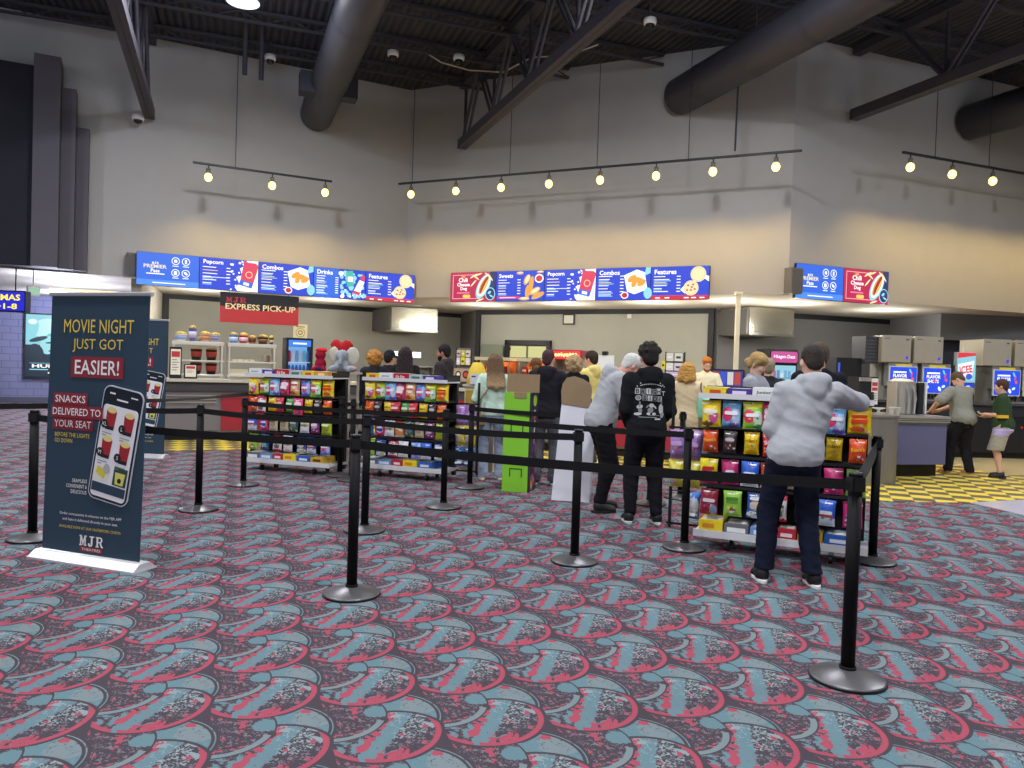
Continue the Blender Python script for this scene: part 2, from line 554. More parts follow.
    for i, sd in ((0, -1), (1, 1)):
        sh, el, wr, *_ = J[i]
        ra = .056 * bw + ex
        if sleeve == 'long':
            tors.cap(sh, el, ra - .004, .047 * bw + ex * .8, .028); tors.cap(el, wr - (wr - el) / np.linalg.norm(wr - el) * .01, .047 * bw + ex * .8, .034 + ex * .5, .018)
        else:
            m_ = sh + (el - sh) * .86; tors.cap(sh, m_, ra + .004, .058 * bw + ex, .035)
    if top == 'hoodie':
        hb = T(0, -.085, 1.475)
        tors.ell(hb, (.115, .058, .072), rotm(ln - .5, 0), .03)
        tors.ell(T(0, -.122, 1.42), (.075, .038, .07), rotm(ln, 0), .035)
        for sd in (-1, 1):
            tors.cap(T(sd * .085, -.05, 1.49), T(sd * .045, .07, 1.43), .034, .03, .03)
        tors.sub(neck + np.array([0, .03, .075]), (.066, .068, .07), None, .015)
    elif top in ('jacket', 'coat', 'shirt', 'jersey'):
        for sd in (-1, 1):
            tors.cap(T(sd * .05, -.055, 1.475), T(sd * .055, .03, 1.46), .026, .024, .03)
        tors.cap(T(-.05, -.06, 1.475), T(.05, -.06, 1.475), .026, None, .03)
        tors.sub(neck + np.array([0, .035, .065]), (.056, .062, .06), None, .012)
    else:
        tors.cap(T(-.045, -.04, 1.465), T(.045, -.04, 1.465), .034, None, .03)
        tors.sub(neck + np.array([0, .03, .06]), (.062, .066, .055), None, .012)
    tn = {'hoodie': 'hoodie', 'jacket': 'jacket', 'coat': 'coat', 'shirt': 'shirt', 'tee': 't_shirt', 'jersey': 'jersey', 'sweater': 'sweater'}[top]
    mesh_obj(tn, tors.mesh(vox), cloth(topc), ob, (.0075 if ex > .02 else .006, 8.0), seed + 5)
    if cuff:
        for i in (0, 1):
            sh, el, wr, *_ = J[i]; a = sh + (el - sh) * .86; d = (el - sh) / np.linalg.norm(el - sh)
            c_ = MB(); c_.tube([a + d * .03, a + d * .085], [.062 * bw + ex, .064 * bw + ex], cloth(cuff), 14); c_.build('sleeve_band', ob)
    # ---- shoes
    for i, sd in ((0, -1), (1, 1)):
        an = J[i][5]; ox = sd * .012
        q = SDF(); q.ell(an + np.array([ox, -.01, -.02]), (.046, .055, .06), None, .03)
        q.ell(an + np.array([ox, .06, -.038]), (.044, .10, .04), None, .04)
        q.ell(an + np.array([ox * 1.4, .12, -.05]), (.046, .055, .03), None, .03)
        q.cut((0, 0, .018), (0, 0, -1)); q.cut(an + np.array([0, 0, .035]), (0, -.25, 1))
        so = mesh_obj('shoe', q.mesh(.008), mat(shoe, .6, 0, 0, .4, .1, 60), ob)
        pl = []
        for k in range(20):
            a = 2 * PI * k / 20; yy = math.cos(a) * .137; w = .046 + (.006 if yy > 0 else -.004)
            pl.append((an[0] + ox * 1.2 + math.sin(a) * w, an[1] + .045 + yy))
        sl = MB(); sl.prism(pl[::-1], .002, .028, mat(sole, .6)); sl.build('sole', so, .004)
    # ---- hair
    hm = mat(hairc, .75, 0, 0, .3, .35, 90.0)
    if tipc:                                              # hair that pales towards its ends
        hm = hm.copy(); nt = hm.node_tree; S.nt = nt; tcn = nt.nodes.new('ShaderNodeTexCoord'); spz = nt.nodes.new('ShaderNodeSeparateXYZ'); nt.links.new(tcn.outputs['Object'], spz.inputs[0])
        zn = noise_tex(tcn.outputs['Object'], 30.0, 3)
        mr = S.op('MULTIPLY', (S(spz.outputs[2]) * -1.0) + float(hc[2] - .10) + (zn - .5) * .12, 5.5, clamp=True)
        strand = noise_tex(tcn.outputs['Object'], 110.0, 3)
        nt.links.new(mixc(mr, mixc(strand, hairc, '7A6048'), tipc).v, nt.nodes['Principled BSDF'].inputs['Base Color'])
    q = SDF(); hw = (.004, 60.0)
    if hair in ('short', 'buzz', 'white', 'side'):
        t = {'short': .012, 'buzz': .004, 'white': .009, 'side': .010}[hair]
        q.ell(H(0, -.017, .042), (.075 + t, .094 + t, .086 + t), HR, .02)
        q.ell(H(0, -.06, -.025), (.062 + t * .5, .035 + t, .06), HR, .03)
        if hair == 'side': q.ell(H(0, .02, .09), (.07, .07, .04), HR, .03)
        q.sub(H(0, .105, -.03), (.085, .075, .095), HR, .012)
        for sd in (-1, 1): q.sub(H(sd * .09, .01, -.02), (.03, .03, .04), HR, .008)
    elif hair == 'curly':
        q.ell(H(0, -.012, .055), (.094, .108, .098), HR, .02); q.ell(H(0, -.06, -.02), (.078, .05, .065), HR, .03)
        rnd = random.Random(int(seed * 10) + 3)
        for k in range(34):
            a = rnd.uniform(0, 2 * PI); e = rnd.uniform(-.1, 1.3)
            q.ell(H(.09 * math.cos(a) * math.cos(e), -.015 + .102 * math.sin(a) * math.cos(e), .05 + .092 * math.sin(e)), [rnd.uniform(.018, .028)] * 3, None, .008)
        q.sub(H(0, .12, -.04), (.085, .075, .1), HR, .012); hw = (.006, 70.0)
    elif hair in ('long', 'wavy', 'bob'):
        q.ell(H(0, -.014, .045), (.086, .104, .094), HR, .02)
        bot = {'long': -.33, 'wavy': -.27, 'bob': -.13}[hair]
        for sx in (-.075, -.04, 0, .04, .075):
            q.cap(H(sx * .8, -.07, .03), H(sx * 1.35, -.105, bot - (0.03 if sx == 0 else 0)), .05, .036, .03)
        for sd in (-1, 1):
            q.cap(H(sd * .076, -.01, .0), H(sd * .09, -.045, bot * .8), .032, .028, .03)
        q.sub(H(0, .11, -.05), (.064, .07, .12), HR, .012); hw = (.007, 30.0) if hair == 'long' else (.012, 28.0)
    elif hair == 'fluffy':
        q.ell(H(0, -.02, .02), (.115, .118, .115), HR, .02); q.ell(H(0, -.05, -.06), (.11, .075, .07), HR, .03)
        rnd = random.Random(int(seed * 10) + 1)
        for k in range(46):
            a = rnd.uniform(0, 2 * PI); e = rnd.uniform(-.9, 1.4)
            q.ell(H(.112 * math.cos(a) * math.cos(e), -.025 + .112 * math.sin(a) * math.cos(e), .01 + .112 * math.sin(e)), [rnd.uniform(.02, .032)] * 3, None, .008)
        q.sub(H(0, .135, -.05), (.075, .075, .11), HR, .012); hw = (.01, 40.0)
    elif hair == 'updo':
        q.ell(H(0, -.01, .055), (.088, .104, .092), HR, .02); q.ell(H(.03, .045, .075), (.07, .06, .05), HR, .03)
        q.ell(H(0, -.115, -.02), (.04, .036, .045), HR, .015); q.ell(H(0, -.06, -.025), (.07, .045, .06), HR, .03)
        for sd in (-1, 1): q.cap(H(sd * .078, .02, .04), H(sd * .08, .0, -.04), .02, .01, .02)
        q.sub(H(0, .115, -.045), (.066, .07, .085), HR, .012); hw = (.008, 34.0)
    ho = mesh_obj('hair', q.mesh(min(vox, .009)), hm, ob, hw, seed)
    if beard:
        q = SDF(); q.ell(H(0, .035, -.07), (.06, .066, .058), HR, .02); q.ell(H(0, .066, -.1), (.034, .03, .03), HR, .02)
        q.sub(H(0, .10, -.03), (.05, .05, .034), HR, .01); q.cut(H(0, 0, -.035), HR @ np.array([0, -.3, 1.0])); q.sub(H(0, .105, -.062), (.02, .02, .008), HR, .004)
        mesh_obj('beard', q.mesh(.008), mat(beard, .9, 0, 0, .2, .3, 120.0), ob, (.003, 90.0), seed)
    if cap:
        q = SDF(); q.ell(H(0, -.012, .058), (.088, .106, .088), HR, .02); q.cut(H(0, 0, .02), HR @ np.array([0, 0.1, -1.0]))
        q.ell(H(0, .115, .038), (.068, .075, .010), HR @ rotm(.25, 0), .012)
        mesh_obj('cap', q.mesh(.009), cloth(cap), ob)
    if glasses:
        q = MB(); gm = mat('1A1A1C', .3)
        for sd in (-1, 1):
            q.tube([H(sd * .033 + .021 * math.cos(a), .108, .015 * math.sin(a)) for a in [2 * PI * k / 12 for k in range(13)]], .0016, gm, 5)
            q.tube([H(sd * .054, .106, .005), H(sd * .078, .01, .008)], .0016, gm, 5)
        q.tube([H(-.012, .11, .004), H(.012, .11, .004)], .0016, gm, 5); q.build('glasses', ob)
    ob['J'] = 0; del ob['J']
    return ob, J, T, H
# ------------------------------------------------------------------ carpet, tiles, walls
class S:
    """a little arithmetic on shader sockets"""
    nt = None
    def __init__(s, v): s.v = v
    @staticmethod
    def op(o, *a, clamp=False):
        n = S.nt.nodes.new('ShaderNodeMath'); n.operation = o; n.use_clamp = clamp
        for i, x in enumerate(a):
            if isinstance(x, S): S.nt.links.new(x.v, n.inputs[i])
            else: n.inputs[i].default_value = x
        return S(n.outputs[0])
    def __add__(s, o): return S.op('ADD', s, o)
    def __sub__(s, o): return S.op('SUBTRACT', s, o)
    def __mul__(s, o): return S.op('MULTIPLY', s, o)
    def lt(s, o): return S.op('LESS_THAN', s, o)
    def gt(s, o): return S.op('GREATER_THAN', s, o)
    def frac(s): return S.op('FRACT', s)

def hyp(x, y, cx, cy):
    dx = x - cx; dy = y - cy
    return S.op('SQRT', dx * dx + dy * dy)

def mixc(f, a, b):
    n = S.nt.nodes.new('ShaderNodeMix'); n.data_type = 'RGBA'
    for i, x in ((0, f), (6, a), (7, b)):
        if isinstance(x, S): S.nt.links.new(x.v, n.inputs[i])
        elif isinstance(x, str): n.inputs[i].default_value = rgb(x)
        else: n.inputs[i].default_value = x
    return S(n.outputs[2])

def noise_tex(vec, scale, detail=3.0, rough=.6, dist=0.0):
    n = S.nt.nodes.new('ShaderNodeTexNoise'); n.inputs['Scale'].default_value = scale; n.inputs['Detail'].default_value = detail
    n.inputs['Roughness'].default_value = rough; n.inputs['Distortion'].default_value = dist
    S.nt.links.new(vec, n.inputs['Vector'])
    return S(n.outputs[0])

def carpet_material():
    m = bpy.data.materials.new('carpet'); m.use_nodes = True; nt = m.node_tree; S.nt = nt
    bs = nt.nodes['Principled BSDF']
    tc = nt.nodes.new('ShaderNodeTexCoord'); sp = nt.nodes.new('ShaderNodeSeparateXYZ')
    nt.links.new(tc.outputs['Object'], sp.inputs[0])
    X, Y = S(sp.outputs[0]), S(sp.outputs[1])
    a = math.radians(20.0); ca, sa = math.cos(a), math.sin(a); W, Hh = .4526, .4991
    dx, dy = X - 1.201, Y - 3.130
    u = (dx * ca + dy * sa) * (1 / W); v = (dy * ca - dx * sa) * (1 / Hh)
    x = (u.frac() - 1.0) * W
    y = ((v + .462).frac() - .462) * Hh
    cb = nt.nodes.new('ShaderNodeCombineXYZ'); nt.links.new(x.v, cb.inputs[0]); nt.links.new(y.v, cb.inputs[1])
    n1 = noise_tex(cb.outputs[0], 26.0, 3, .65, .6)
    n2 = noise_tex(cb.outputs[0], 55.0, 3, .7, 1.2)
    n3 = noise_tex(cb.outputs[0], 14.0, 2, .5, .3)
    w1 = (n1 - .5) * .03                                     # rough dyed edges
    PK, TE, LG, DK, PP = 'A64357', '5F8089', '76868A', '3C363E', '786E78'
    def E(c, ox, oy, full=True):                             # blue-grey scale with a pale lobe
        d = hyp(x, y, -.205 + ox, .14 + oy); xx = x - ox; yy = y - oy
        ins = d.lt(.245)
        body = mixc((n2 - .02 * 0).gt(.56), TE, '5F858D')
        lobe = hyp(x, y, -.045 + ox, .215 + oy) + w1
        body = mixc(lobe.lt(.085), body, LG)
        sp_ = hyp(x, y, -.075 + ox, .285 + oy) + w1 * 2.0
        body = mixc(sp_.lt(.022), body, PK)
        edge = S.op('MULTIPLY', d.gt(.212), d.lt(.225)) + d.gt(.231)
        body = mixc(S.op('MULTIPLY', n2.gt(.585), n1.gt(.5)), body, '46525A')
        body = mixc(S.op('MULTIPLY', edge, xx.gt(-.19)), body, DK)
        return mixc(ins, c, body)
    def D(c, ox, oy):                                        # disc with the pink rim
        xx = x - ox; yy = y - oy
        d = hyp(x, y, -.25 + ox, .02 + oy); d2 = S.op('MULTIPLY', hyp(x, y, -.225 + ox, -.055 + oy), yy.gt(-.02))
        ins = S.op('MULTIPLY', d.lt(.262), d2.lt(.252))
        b = mixc((n2 + n1 * .5).gt(.83), DK, PP)
        swirl = S.op('MULTIPLY', n2.gt(.54), hyp(x, y, -.15 + ox, .03 + oy).lt(.1))
        b = mixc(swirl, b, '8FA0A4')
        left = S.op('MULTIPLY', (n1 + n3 * .4).gt(.72), xx.lt(-.2))
        b = mixc(left, b, TE)
        pl = S.op('MULTIPLY', (n3 + n1 * .4).gt(.80), (yy - xx * .35).lt(.05))
        b = mixc(pl, b, PK)
        band = S.op('ABSOLUTE', (xx + .225) * .83 - yy * .55) + w1 * 1.6
        b = mixc(S.op('MULTIPLY', band.lt(.034), n2.lt(.6)), b, TE)
        pk2 = S.op('ABSOLUTE', (xx + .275) * .83 - yy * .55) + w1 * 2.5
        b = mixc(S.op('MULTIPLY', pk2.lt(.022), n3.gt(.47)), b, PK)
        dkb = hyp(x, y, -.235 + ox, .115 + oy) + w1
        b = mixc(dkb.lt(.032), b, DK)
        ln = S.op('MULTIPLY', d2.gt(.185), n1.gt(.5)); b = mixc(S.op('MULTIPLY', ln, xx.gt(-.2)), b, '87979C')
        rim = S.op('MULTIPLY', (d + w1 * .5).gt(.221), d.lt(.246))
        gap = hyp(x, y, -.375 + ox, -.19 + oy).gt(.028)
        side = S.op('MULTIPLY', yy.lt(.17), gap)
        b = mixc(S.op('MULTIPLY', rim, side), b, PK)
        b = mixc(d.gt(.246), b, DK); b = mixc(d2.gt(.236), b, DK)
        return mixc(ins, c, b)
    def SS(c, ox, oy):                                       # dark speckled scale with a pale crescent
        d = hyp(x, y, -.42 + ox, .2 + oy); xx = x - ox; yy = y - oy
        b = mixc((n2 + n1 * .4).gt(.76), DK, PP)
        b = mixc(S.op('MULTIPLY', (n1 + n3 * .5).gt(.86), xx.lt(-.3)), b, PK)
        tq = hyp(x, y, -.235 + ox, .2 + oy) + w1 * 2.0
        b = mixc(tq.lt(.055), b, TE)
        b = mixc(S.op('MULTIPLY', (d + w1).gt(.192 + 0), (yy + xx * .75).lt(-.06)), b, LG)
        b = mixc(d.gt(.219), b, DK)
        return mixc(d.lt(.227), c, b)
    c = rgb(DK)
    col = E(c, 0, -Hh); col = SS(col, 0, -Hh); col = E(col, -W, -Hh); col = E(col, 0, 0); col = D(col, 0, 0)
    col = SS(col, 0, 0); col = E(col, -W, 0); col = D(col, -W, 0)
    wv = noise_tex(tc.outputs['Object'], 230.0, 2)
    col = mixc(S.op('MULTIPLY', wv, .34), col, '6A6268')
    nt.links.new(col.v, bs.inputs['Base Color'])
    bs.inputs['Roughness'].default_value = .95; bs.inputs['Specular IOR Level'].default_value = .12
    pile = noise_tex(tc.outputs['Object'], 420.0, 2)
    bp = nt.nodes.new('ShaderNodeBump'); bp.inputs['Strength'].default_value = .35; bp.inputs['Distance'].default_value = .004
    nt.links.new(pile.v, bp.inputs['Height']); nt.links.new(bp.outputs[0], bs.inputs['Normal'])
    return m

def brick_material(name, c1, c2, mort, bw, bh, ms, rot, offset=.5, rough=.4, upright=False, spec=.4):
    m = bpy.data.materials.new(name); m.use_nodes = True; nt = m.node_tree; S.nt = nt
    bs = nt.nodes['Principled BSDF']; bs.inputs['Roughness'].default_value = rough; bs.inputs['Specular IOR Level'].default_value = spec
    tc = nt.nodes.new('ShaderNodeTexCoord'); mp = nt.nodes.new('ShaderNodeMapping')
    nt.links.new(tc.outputs['Object'], mp.inputs[0])
    mp.inputs['Rotation'].default_value = (math.radians(90) if upright else 0, 0, rot)
    bk = nt.nodes.new('ShaderNodeTexBrick'); nt.links.new(mp.outputs[0], bk.inputs['Vector'])
    bk.offset = offset
    for k, v in (('Color1', rgb(c1)), ('Color2', rgb(c2)), ('Mortar', rgb(mort))): bk.inputs[k].default_value = v
    for k, v in (('Scale', 1.0), ('Mortar Size', ms), ('Brick Width', bw), ('Row Height', bh), ('Mortar Smooth', 0.05)): bk.inputs[k].default_value = v
    nt.links.new(bk.outputs['Color'], bs.inputs['Base Color'])
    return m

def checker_material(name, c1, c2, size, rot):
    m = bpy.data.materials.new(name); m.use_nodes = True; nt = m.node_tree; S.nt = nt
    bs = nt.nodes['Principled BSDF']; bs.inputs['Roughness'].default_value = .4
    tc = nt.nodes.new('ShaderNodeTexCoord'); mp = nt.nodes.new('ShaderNodeMapping'); nt.links.new(tc.outputs['Object'], mp.inputs[0])
    mp.inputs['Rotation'].default_value = (0, 0, rot); mp.inputs['Location'].default_value = (.1, .1, .0371)
    ck = nt.nodes.new('ShaderNodeTexChecker'); nt.links.new(mp.outputs[0], ck.inputs[0]); ck.inputs['Scale'].default_value = 1 / size
    ck.inputs['Color1'].default_value = rgb(c1); ck.inputs['Color2'].default_value = rgb(c2)
    nt.links.new(ck.outputs[0], bs.inputs['Base Color'])
    return m

def rib_material():
    """ribbed steel roof deck, painted near black"""
    m = bpy.data.materials.new('roof_deck'); m.use_nodes = True; nt = m.node_tree; S.nt = nt
    bs = nt.nodes['Principled BSDF']; bs.inputs['Roughness'].default_value = .7
    tc = nt.nodes.new('ShaderNodeTexCoord'); mp = nt.nodes.new('ShaderNodeMapping'); mp.inputs['Rotation'].default_value = (0, 0, -math.radians(20))
    nt.links.new(tc.outputs['Object'], mp.inputs[0])
    wv = nt.nodes.new('ShaderNodeTexWave'); wv.inputs['Scale'].default_value = 2.1; wv.wave_profile = 'SIN'; nt.links.new(mp.outputs[0], wv.inputs[0])
    f = S.op('GREATER_THAN', S(wv.outputs['Fac']), .55)
    nz = noise_tex(tc.outputs['Object'], 1.5)
    col = mixc(nz, '2A2A33', '3A3A44'); col = mixc(f, col, '1C1C24')
    nt.links.new(col.v, bs.inputs['Base Color'])
    bp = nt.nodes.new('ShaderNodeBump'); bp.inputs['Distance'].default_value = .04; nt.links.new(wv.outputs['Fac'], bp.inputs['Height']); nt.links.new(bp.outputs[0], bs.inputs['Normal'])
    return m

class Fr:
    """a wall line: u along it, v behind it (away from the lobby)"""
    def __init__(s, x, y, a): s.x, s.y, s.a = x, y, a
    def p(s, u, v=0.0, z=0.0):
        c, q = math.cos(s.a), math.sin(s.a)
        return (s.x + u * c - v * q, s.y + u * q + v * c, z)
    def q(s, u, v=0.0): return s.p(u, v)[:2]

A_ = (-2.7, 18.8); B_ = (5.4, 15.1)
WL = Fr(*A_, .466); WC = Fr(*A_, math.atan2(B_[1] - A_[1], B_[0] - A_[0])); WR = Fr(*B_, .367)
LC = math.hypot(B_[0] - A_[0], B_[1] - A_[1])
BL = Fr(-1.69, 24.2, .507); BC = Fr(-1.09, 22.4, -.5); BR = Fr(5.1, 19.0, .343)
KL = Fr(-4.78, 13.95, .45)               # front of the left counter
KC = Fr(-2.35, 15.13, -.43)              # front of the centre counter
KR = Fr(5.94, 11.58, .25)                # front of the right counter
ZS, ZC = 3.13, 8.2                       # underside of the soffit, roof deck

WALLM = mat('A19F9E', .85, 0, 0, .2, .04, 3.0)
WALLB = mat('A3A39B', .8, 0, 0, .2, .04, 3.0)
WALLD = mat('77777A', .8, 0, 0, .2, .05, 3.0)
SOFF = mat('B9B2A6', .85, 0, 0, .2, .03, 3.0)

def wallbox(fr, u0, u1, v0, v1, z0, z1, m, name):
    b = MB(); b.prism([fr.q(u0, v0), fr.q(u1, v0), fr.q(u1, v1), fr.q(u0, v1)], z0, z1, m)
    return struct(b.build(name))

# floor: carpet with the tiled apron in front of the counters
fl = MB(); fl.prism([(-22, -9), (22, -9), (22, 30), (-22, 30)], -.1, 0, carpet_material()); struct(fl.build('floor'))
ap = [(-6.4, 11.35), (-2.1, 13.50), (1.2, 12.0), (2.53, 11.22), (4.2, 9.28), (5.74, 9.41), (10.5, 11.2), (10.5, 17.5), (5.4, 16.2), (-2.5, 20), (-8.3, 15.2)]
b = MB(); b.prism(ap, 0.0, .006, checker_material('checker_tile', 'E6CE48', '5F594C', .25, math.radians(22))); struct(b.build('floor'))
b = MB(); b.prism([(5.74, 9.41), (5.9, 8.6), (6.9, 4.5), (14, 5), (18, 12), (12, 12)], 0.0, .008, mat('C9C4CC', .18, 0, 0, .5, .03, 2.0)); struct(b.build('floor'))
b = MB(); b.prism([(7.95, 12.35), (14, 12.6), (14, 16.5), (7.95, 15.2)], 0.0, .009, mat('CBBE94', .25, 0, 0, .5, .05, 3.0)); struct(b.build('floor'))
# big upper walls, hung above the open counters
wallbox(WL, -17, .12, 0, .25, ZS, ZC + .15, WALLM, 'wall_left')
wallbox(WC, -.1, LC, 0, .25, ZS, ZC + .15, WALLM, 'wall_centre')
wallbox(WR, -.0, 14, 0, .25, ZS, ZC + .15, WALLM, 'wall_right')
# soffit over the concession and the passage
b = MB(); b.prism([WL.q(-17, .25), WL.q(.1, .25), WC.q(LC, .25), WR.q(14, .25), (20, 27), (-3, 29), (-20, 27)], ZS, ZS + .12, SOFF); struct(b.build('ceiling'))
b = MB(); b.prism([WL.q(-17, 0), WL.q(.02, 0), WL.q(.12, .25), WL.q(-17, .25)], ZS - .004, ZS, SOFF)
b.prism([WC.q(0, 0), WC.q(LC, 0), WC.q(LC, .25), WC.q(0, .25)], ZS - .004, ZS, SOFF)
b.prism([WR.q(0, 0), WR.q(14, 0), WR.q(14, .25), WR.q(0, .25)], ZS - .004, ZS, SOFF); struct(b.build('trim_1'))
# roof deck
b = MB(); b.prism([(-22, -9), (22, -9), (22, 26), (-22, 26)], ZC, ZC + .15, rib_material()); struct(b.build('ceiling'))
# back walls of the concession
UB = -8.65
wallbox(BL, UB, 0.0, 0, .2, 0, ZS, WALLB, 'wall_back_left')
wallbox(BC, 0.0, 6.95, 0, .2, 0, ZS, WALLB, 'wall_back_centre')
wallbox(BR, 0.0, 7.2, 0, .2, 0, ZS, WALLD, 'wall_back_right')
b = MB(); b.prism([(-1.69, 24.2), (-1.09, 22.4), (-.9, 22.5), (-1.5, 24.3)], 0, ZS, WALLD); struct(b.build('wall_return'))
b = MB(); b.prism([BL.q(UB, 0), WL.q(-5.85, .25), WL.q(-6.05, .25), BL.q(UB - .2, 0)], 0, ZS, mat('B5AFA4', .8)); struct(b.build('wall_side'))
TR = mat('1D1D22', .5)
b = MB(); b.prism([BL.q(UB, 0), BL.q(0, 0), BL.q(0, -.06), BL.q(UB, -.06)], ZS - .13, ZS - .005, TR); b.prism([BL.q(UB, 0), BL.q(UB + .16, 0), BL.q(UB + .16, -.06), BL.q(UB, -.06)], 0, ZS - .13, TR); struct(b.build('trim_2'))
b = MB(); b.prism([BC.q(0, 0), BC.q(6.95, 0), BC.q(6.95, -.06), BC.q(0, -.06)], ZS - .13, ZS - .005, TR)
for u in (0.0, 6.82): b.prism([BC.q(u, .02), BC.q(u + .14, .02), BC.q(u + .14, -.08), BC.q(u, -.08)], 0, ZS - .005, TR)
struct(b.build('trim_3'))
b = MB(); b.prism([BR.q(0.1, 0), BR.q(7.2, 0), BR.q(7.2, -.06), BR.q(.1, -.06)], ZS - .13, ZS - .005, TR); b.prism([BR.q(7.06, 0), BR.q(7.2, 0), BR.q(7.2, -.06), BR.q(7.06, -.06)], 2.2, ZS - .13, TR); struct(b.build('trim_4'))
# lowered bulkhead and dark wall behind the right-hand drink machines
b = MB(); b.prism([(10.25, 18.3), (17, 18.9), (17, 22.5), (10.25, 21.5)], 2.5, ZS, WALLD); struct(b.build('wall_bulkhead'))
b = MB(); b.prism([(9.2, 18.75), (17, 19.3), (17, 19.5), (9.2, 18.95)], 0, 2.5, mat('33343F', .7)); struct(b.build('wall_drinks'))
# blue block wall at the end of the passage
PW = Fr(-13.8, 22.3, .45)
blk = brick_material('block_wall', '8285A8', '7C7FA2', '6B6E8E', .4, .2, .012, 0.45 * 0, .5, .7, True)
wb = MB(); wb.box((2, .1, 1.57), (14, .2, 3.14), blk); ob = wb.build('wall_passage', None, 0, (PW.x, PW.y, 0), PW.a); struct(ob)
struct(MB().box((2, -.02, .08), (14, .03, .16), mat('55566A', .6)).build('baseboard_passage', None, 0, (PW.x, PW.y, 0), PW.a))
# far side walls and back wall of the lobby
wallm2 = mat('8F8A88', .9)
wallbox(Fr(-22, -9, PI / 2), 0, 39, -.2, 0, 0, ZC, wallm2, 'wall_far_left')
wallbox(Fr(22, -9, PI / 2), 0, 39, -.2, 0, 0, ZC, wallm2, 'wall_far_right')
wallbox(Fr(-22, -9, 0), 0, 44, -.2, 0, 0, ZC, wallm2, 'wall_behind')

# stepped pylon on the left wall
py = thing('stepped_pylon', 'dark stepped wall pylon rising beside the passage at far left', 'wall panel', WL.p(-7.4, 0, ZS + .02), WL.a)
def slab(u0, u1, z1, d, m, name):
    x = MB(); x.box(((u0 + u1) / 2 + 7.4, -d / 2 - .01, (z1 - ZS) / 2), (u1 - u0, d, z1 - ZS - .02), m); x.build(name, py, .01)
PG = mat('55525A', .8, 0, 0, .2, .06, 4.0)
slab(-10.6, -7.80, 7.02, .5, mat('23222C', .75, 0, 0, .2, .1, 3.0), 'dark_panel')
slab(-7.80, -7.35, 7.23, .62, PG, 'tall_step'); slab(-7.35, -7.09, 6.72, .42, PG, 'middle_step'); slab(-7.09, -6.86, 6.02, .26, PG, 'low_step')
slab(-6.86, -6.62, 3.13 + 1.9, .08, mat('A59C90', .8), 'edge_strip') if False else None

# ------------------------------------------------------------------ camera, light
cam = bpy.data.cameras.new('camera'); co = bpy.data.objects.new('camera', cam); COL.objects.link(co); SC.camera = co
cam.sensor_width = 36.0; cam.sensor_fit = 'HORIZONTAL'; cam.lens = 760 / 1024 * 36.0; cam.clip_end = 200; cam.clip_start = .05
pt, rl = -.02255779, .0329296
fw = Vector((0, math.cos(pt), math.sin(pt))); up = Vector((0, -math.sin(pt), math.cos(pt))); rt = Vector((1, 0, 0))
r2 = math.cos(rl) * rt + math.sin(rl) * up; u2 = -math.sin(rl) * rt + math.cos(rl) * up
co.matrix_world = Matrix(((r2.x, u2.x, -fw.x, 0), (r2.y, u2.y, -fw.y, 0), (r2.z, u2.z, -fw.z, 1.503), (0, 0, 0, 1)))
SC.view_settings.view_transform = 'Standard'; SC.view_settings.look = 'None'; SC.view_settings.gamma = 1.0; SC.view_settings.use_curve_mapping = False
SC.view_settings.exposure = 0.0
w = bpy.data.worlds.new('world'); SC.world = w; w.use_nodes = True
w.node_tree.nodes['Background'].inputs[0].default_value = (.6, .62, .7, 1); w.node_tree.nodes['Background'].inputs[1].default_value = .15

def lamp(kind, loc, e, col=(1, 1, 1), size=.3, rot=(0, 0, 0), spot=None, blend=.5):
    l = bpy.data.lights.new('lamp_light', kind); l.energy = e; l.color = col
    if kind == 'AREA': l.shape = 'DISK'; l.size = size
    else: l.shadow_soft_size = size
    if spot: l.spot_size = spot; l.spot_blend = blend
    o = bpy.data.objects.new('lamp_light', l); COL.objects.link(o); o.location = loc; o.rotation_euler = rot
    return o

# high-bay lamps: one is seen, the rest added unseen for overall light
HB = [(-4.47, 12.2, 7.15), (-5.5, 5.5, 7.15), (0.8, 3.4, 7.15), (8.4, 6.2, 7.15), (2.2, 10.3, 7.6), (-11, 8.5, 7.15), (-1.5, -3, 7.15), (11.5, 9.5, 7.15), (6, -3, 7.15), (-8, -2, 7.15)]
hb = None
for i, p in enumerate(HB):
    t = thing('high_bay_lamp', 'round high bay lamp glaring at the top left edge of the photo' if i == 0 else None, 'lamp', p)
    if i: t['label'] = 'unseen round high bay lamp added above the lobby for overall light'; t['group'] = 'unseen high bay lamps added above the lobby'
    x = MB(); x.lathe([(.02, .42), (.1, .40), (.13, .25), (.24, .1), (.26, 0), (.25, 0)], mat('8A8A90', .5)); x.build('housing', t)
    x = MB(); x.lathe([(0, .012), (.24, .012), (.24, .02), (0, .02)], glow('FFFFFF', 9.0)); x.build('lens', t)
    x = MB(); x.tube([(0, 0, .42), (0, 0, ZC - p[2])], .02, BLACKP, 8); x.build('stem', t)
    lamp('AREA', (p[0], p[1], p[2] - .02), 268, (.97, .975, 1), .6); lamp('POINT', (p[0], p[1], p[2] - .25), 165, (.80, .88, 1), .55)
# ------------------------------------------------------------------ menu screens
BLUE, BLUE2, LTB, RED, YEL, PINKR, CYAN = glow('1E3FC8', 1.25), glow('2C66DA', 1.2), glow('4C8BF0', 1.2), glow('C4243F', 1.2), glow('F2C95A', 1.25), glow('D8385C', 1.2), glow('8FD6EA', 1.2)
WH, CREAM, ORG, TANM, GRN, DKB = glow('FFFFFF', 1.25), glow('F3E2B0', 1.2), glow('E8A03A', 1.2), glow('D9A860', 1.2), glow('3FB8A0', 1.2), glow('2A3570', 1.0)

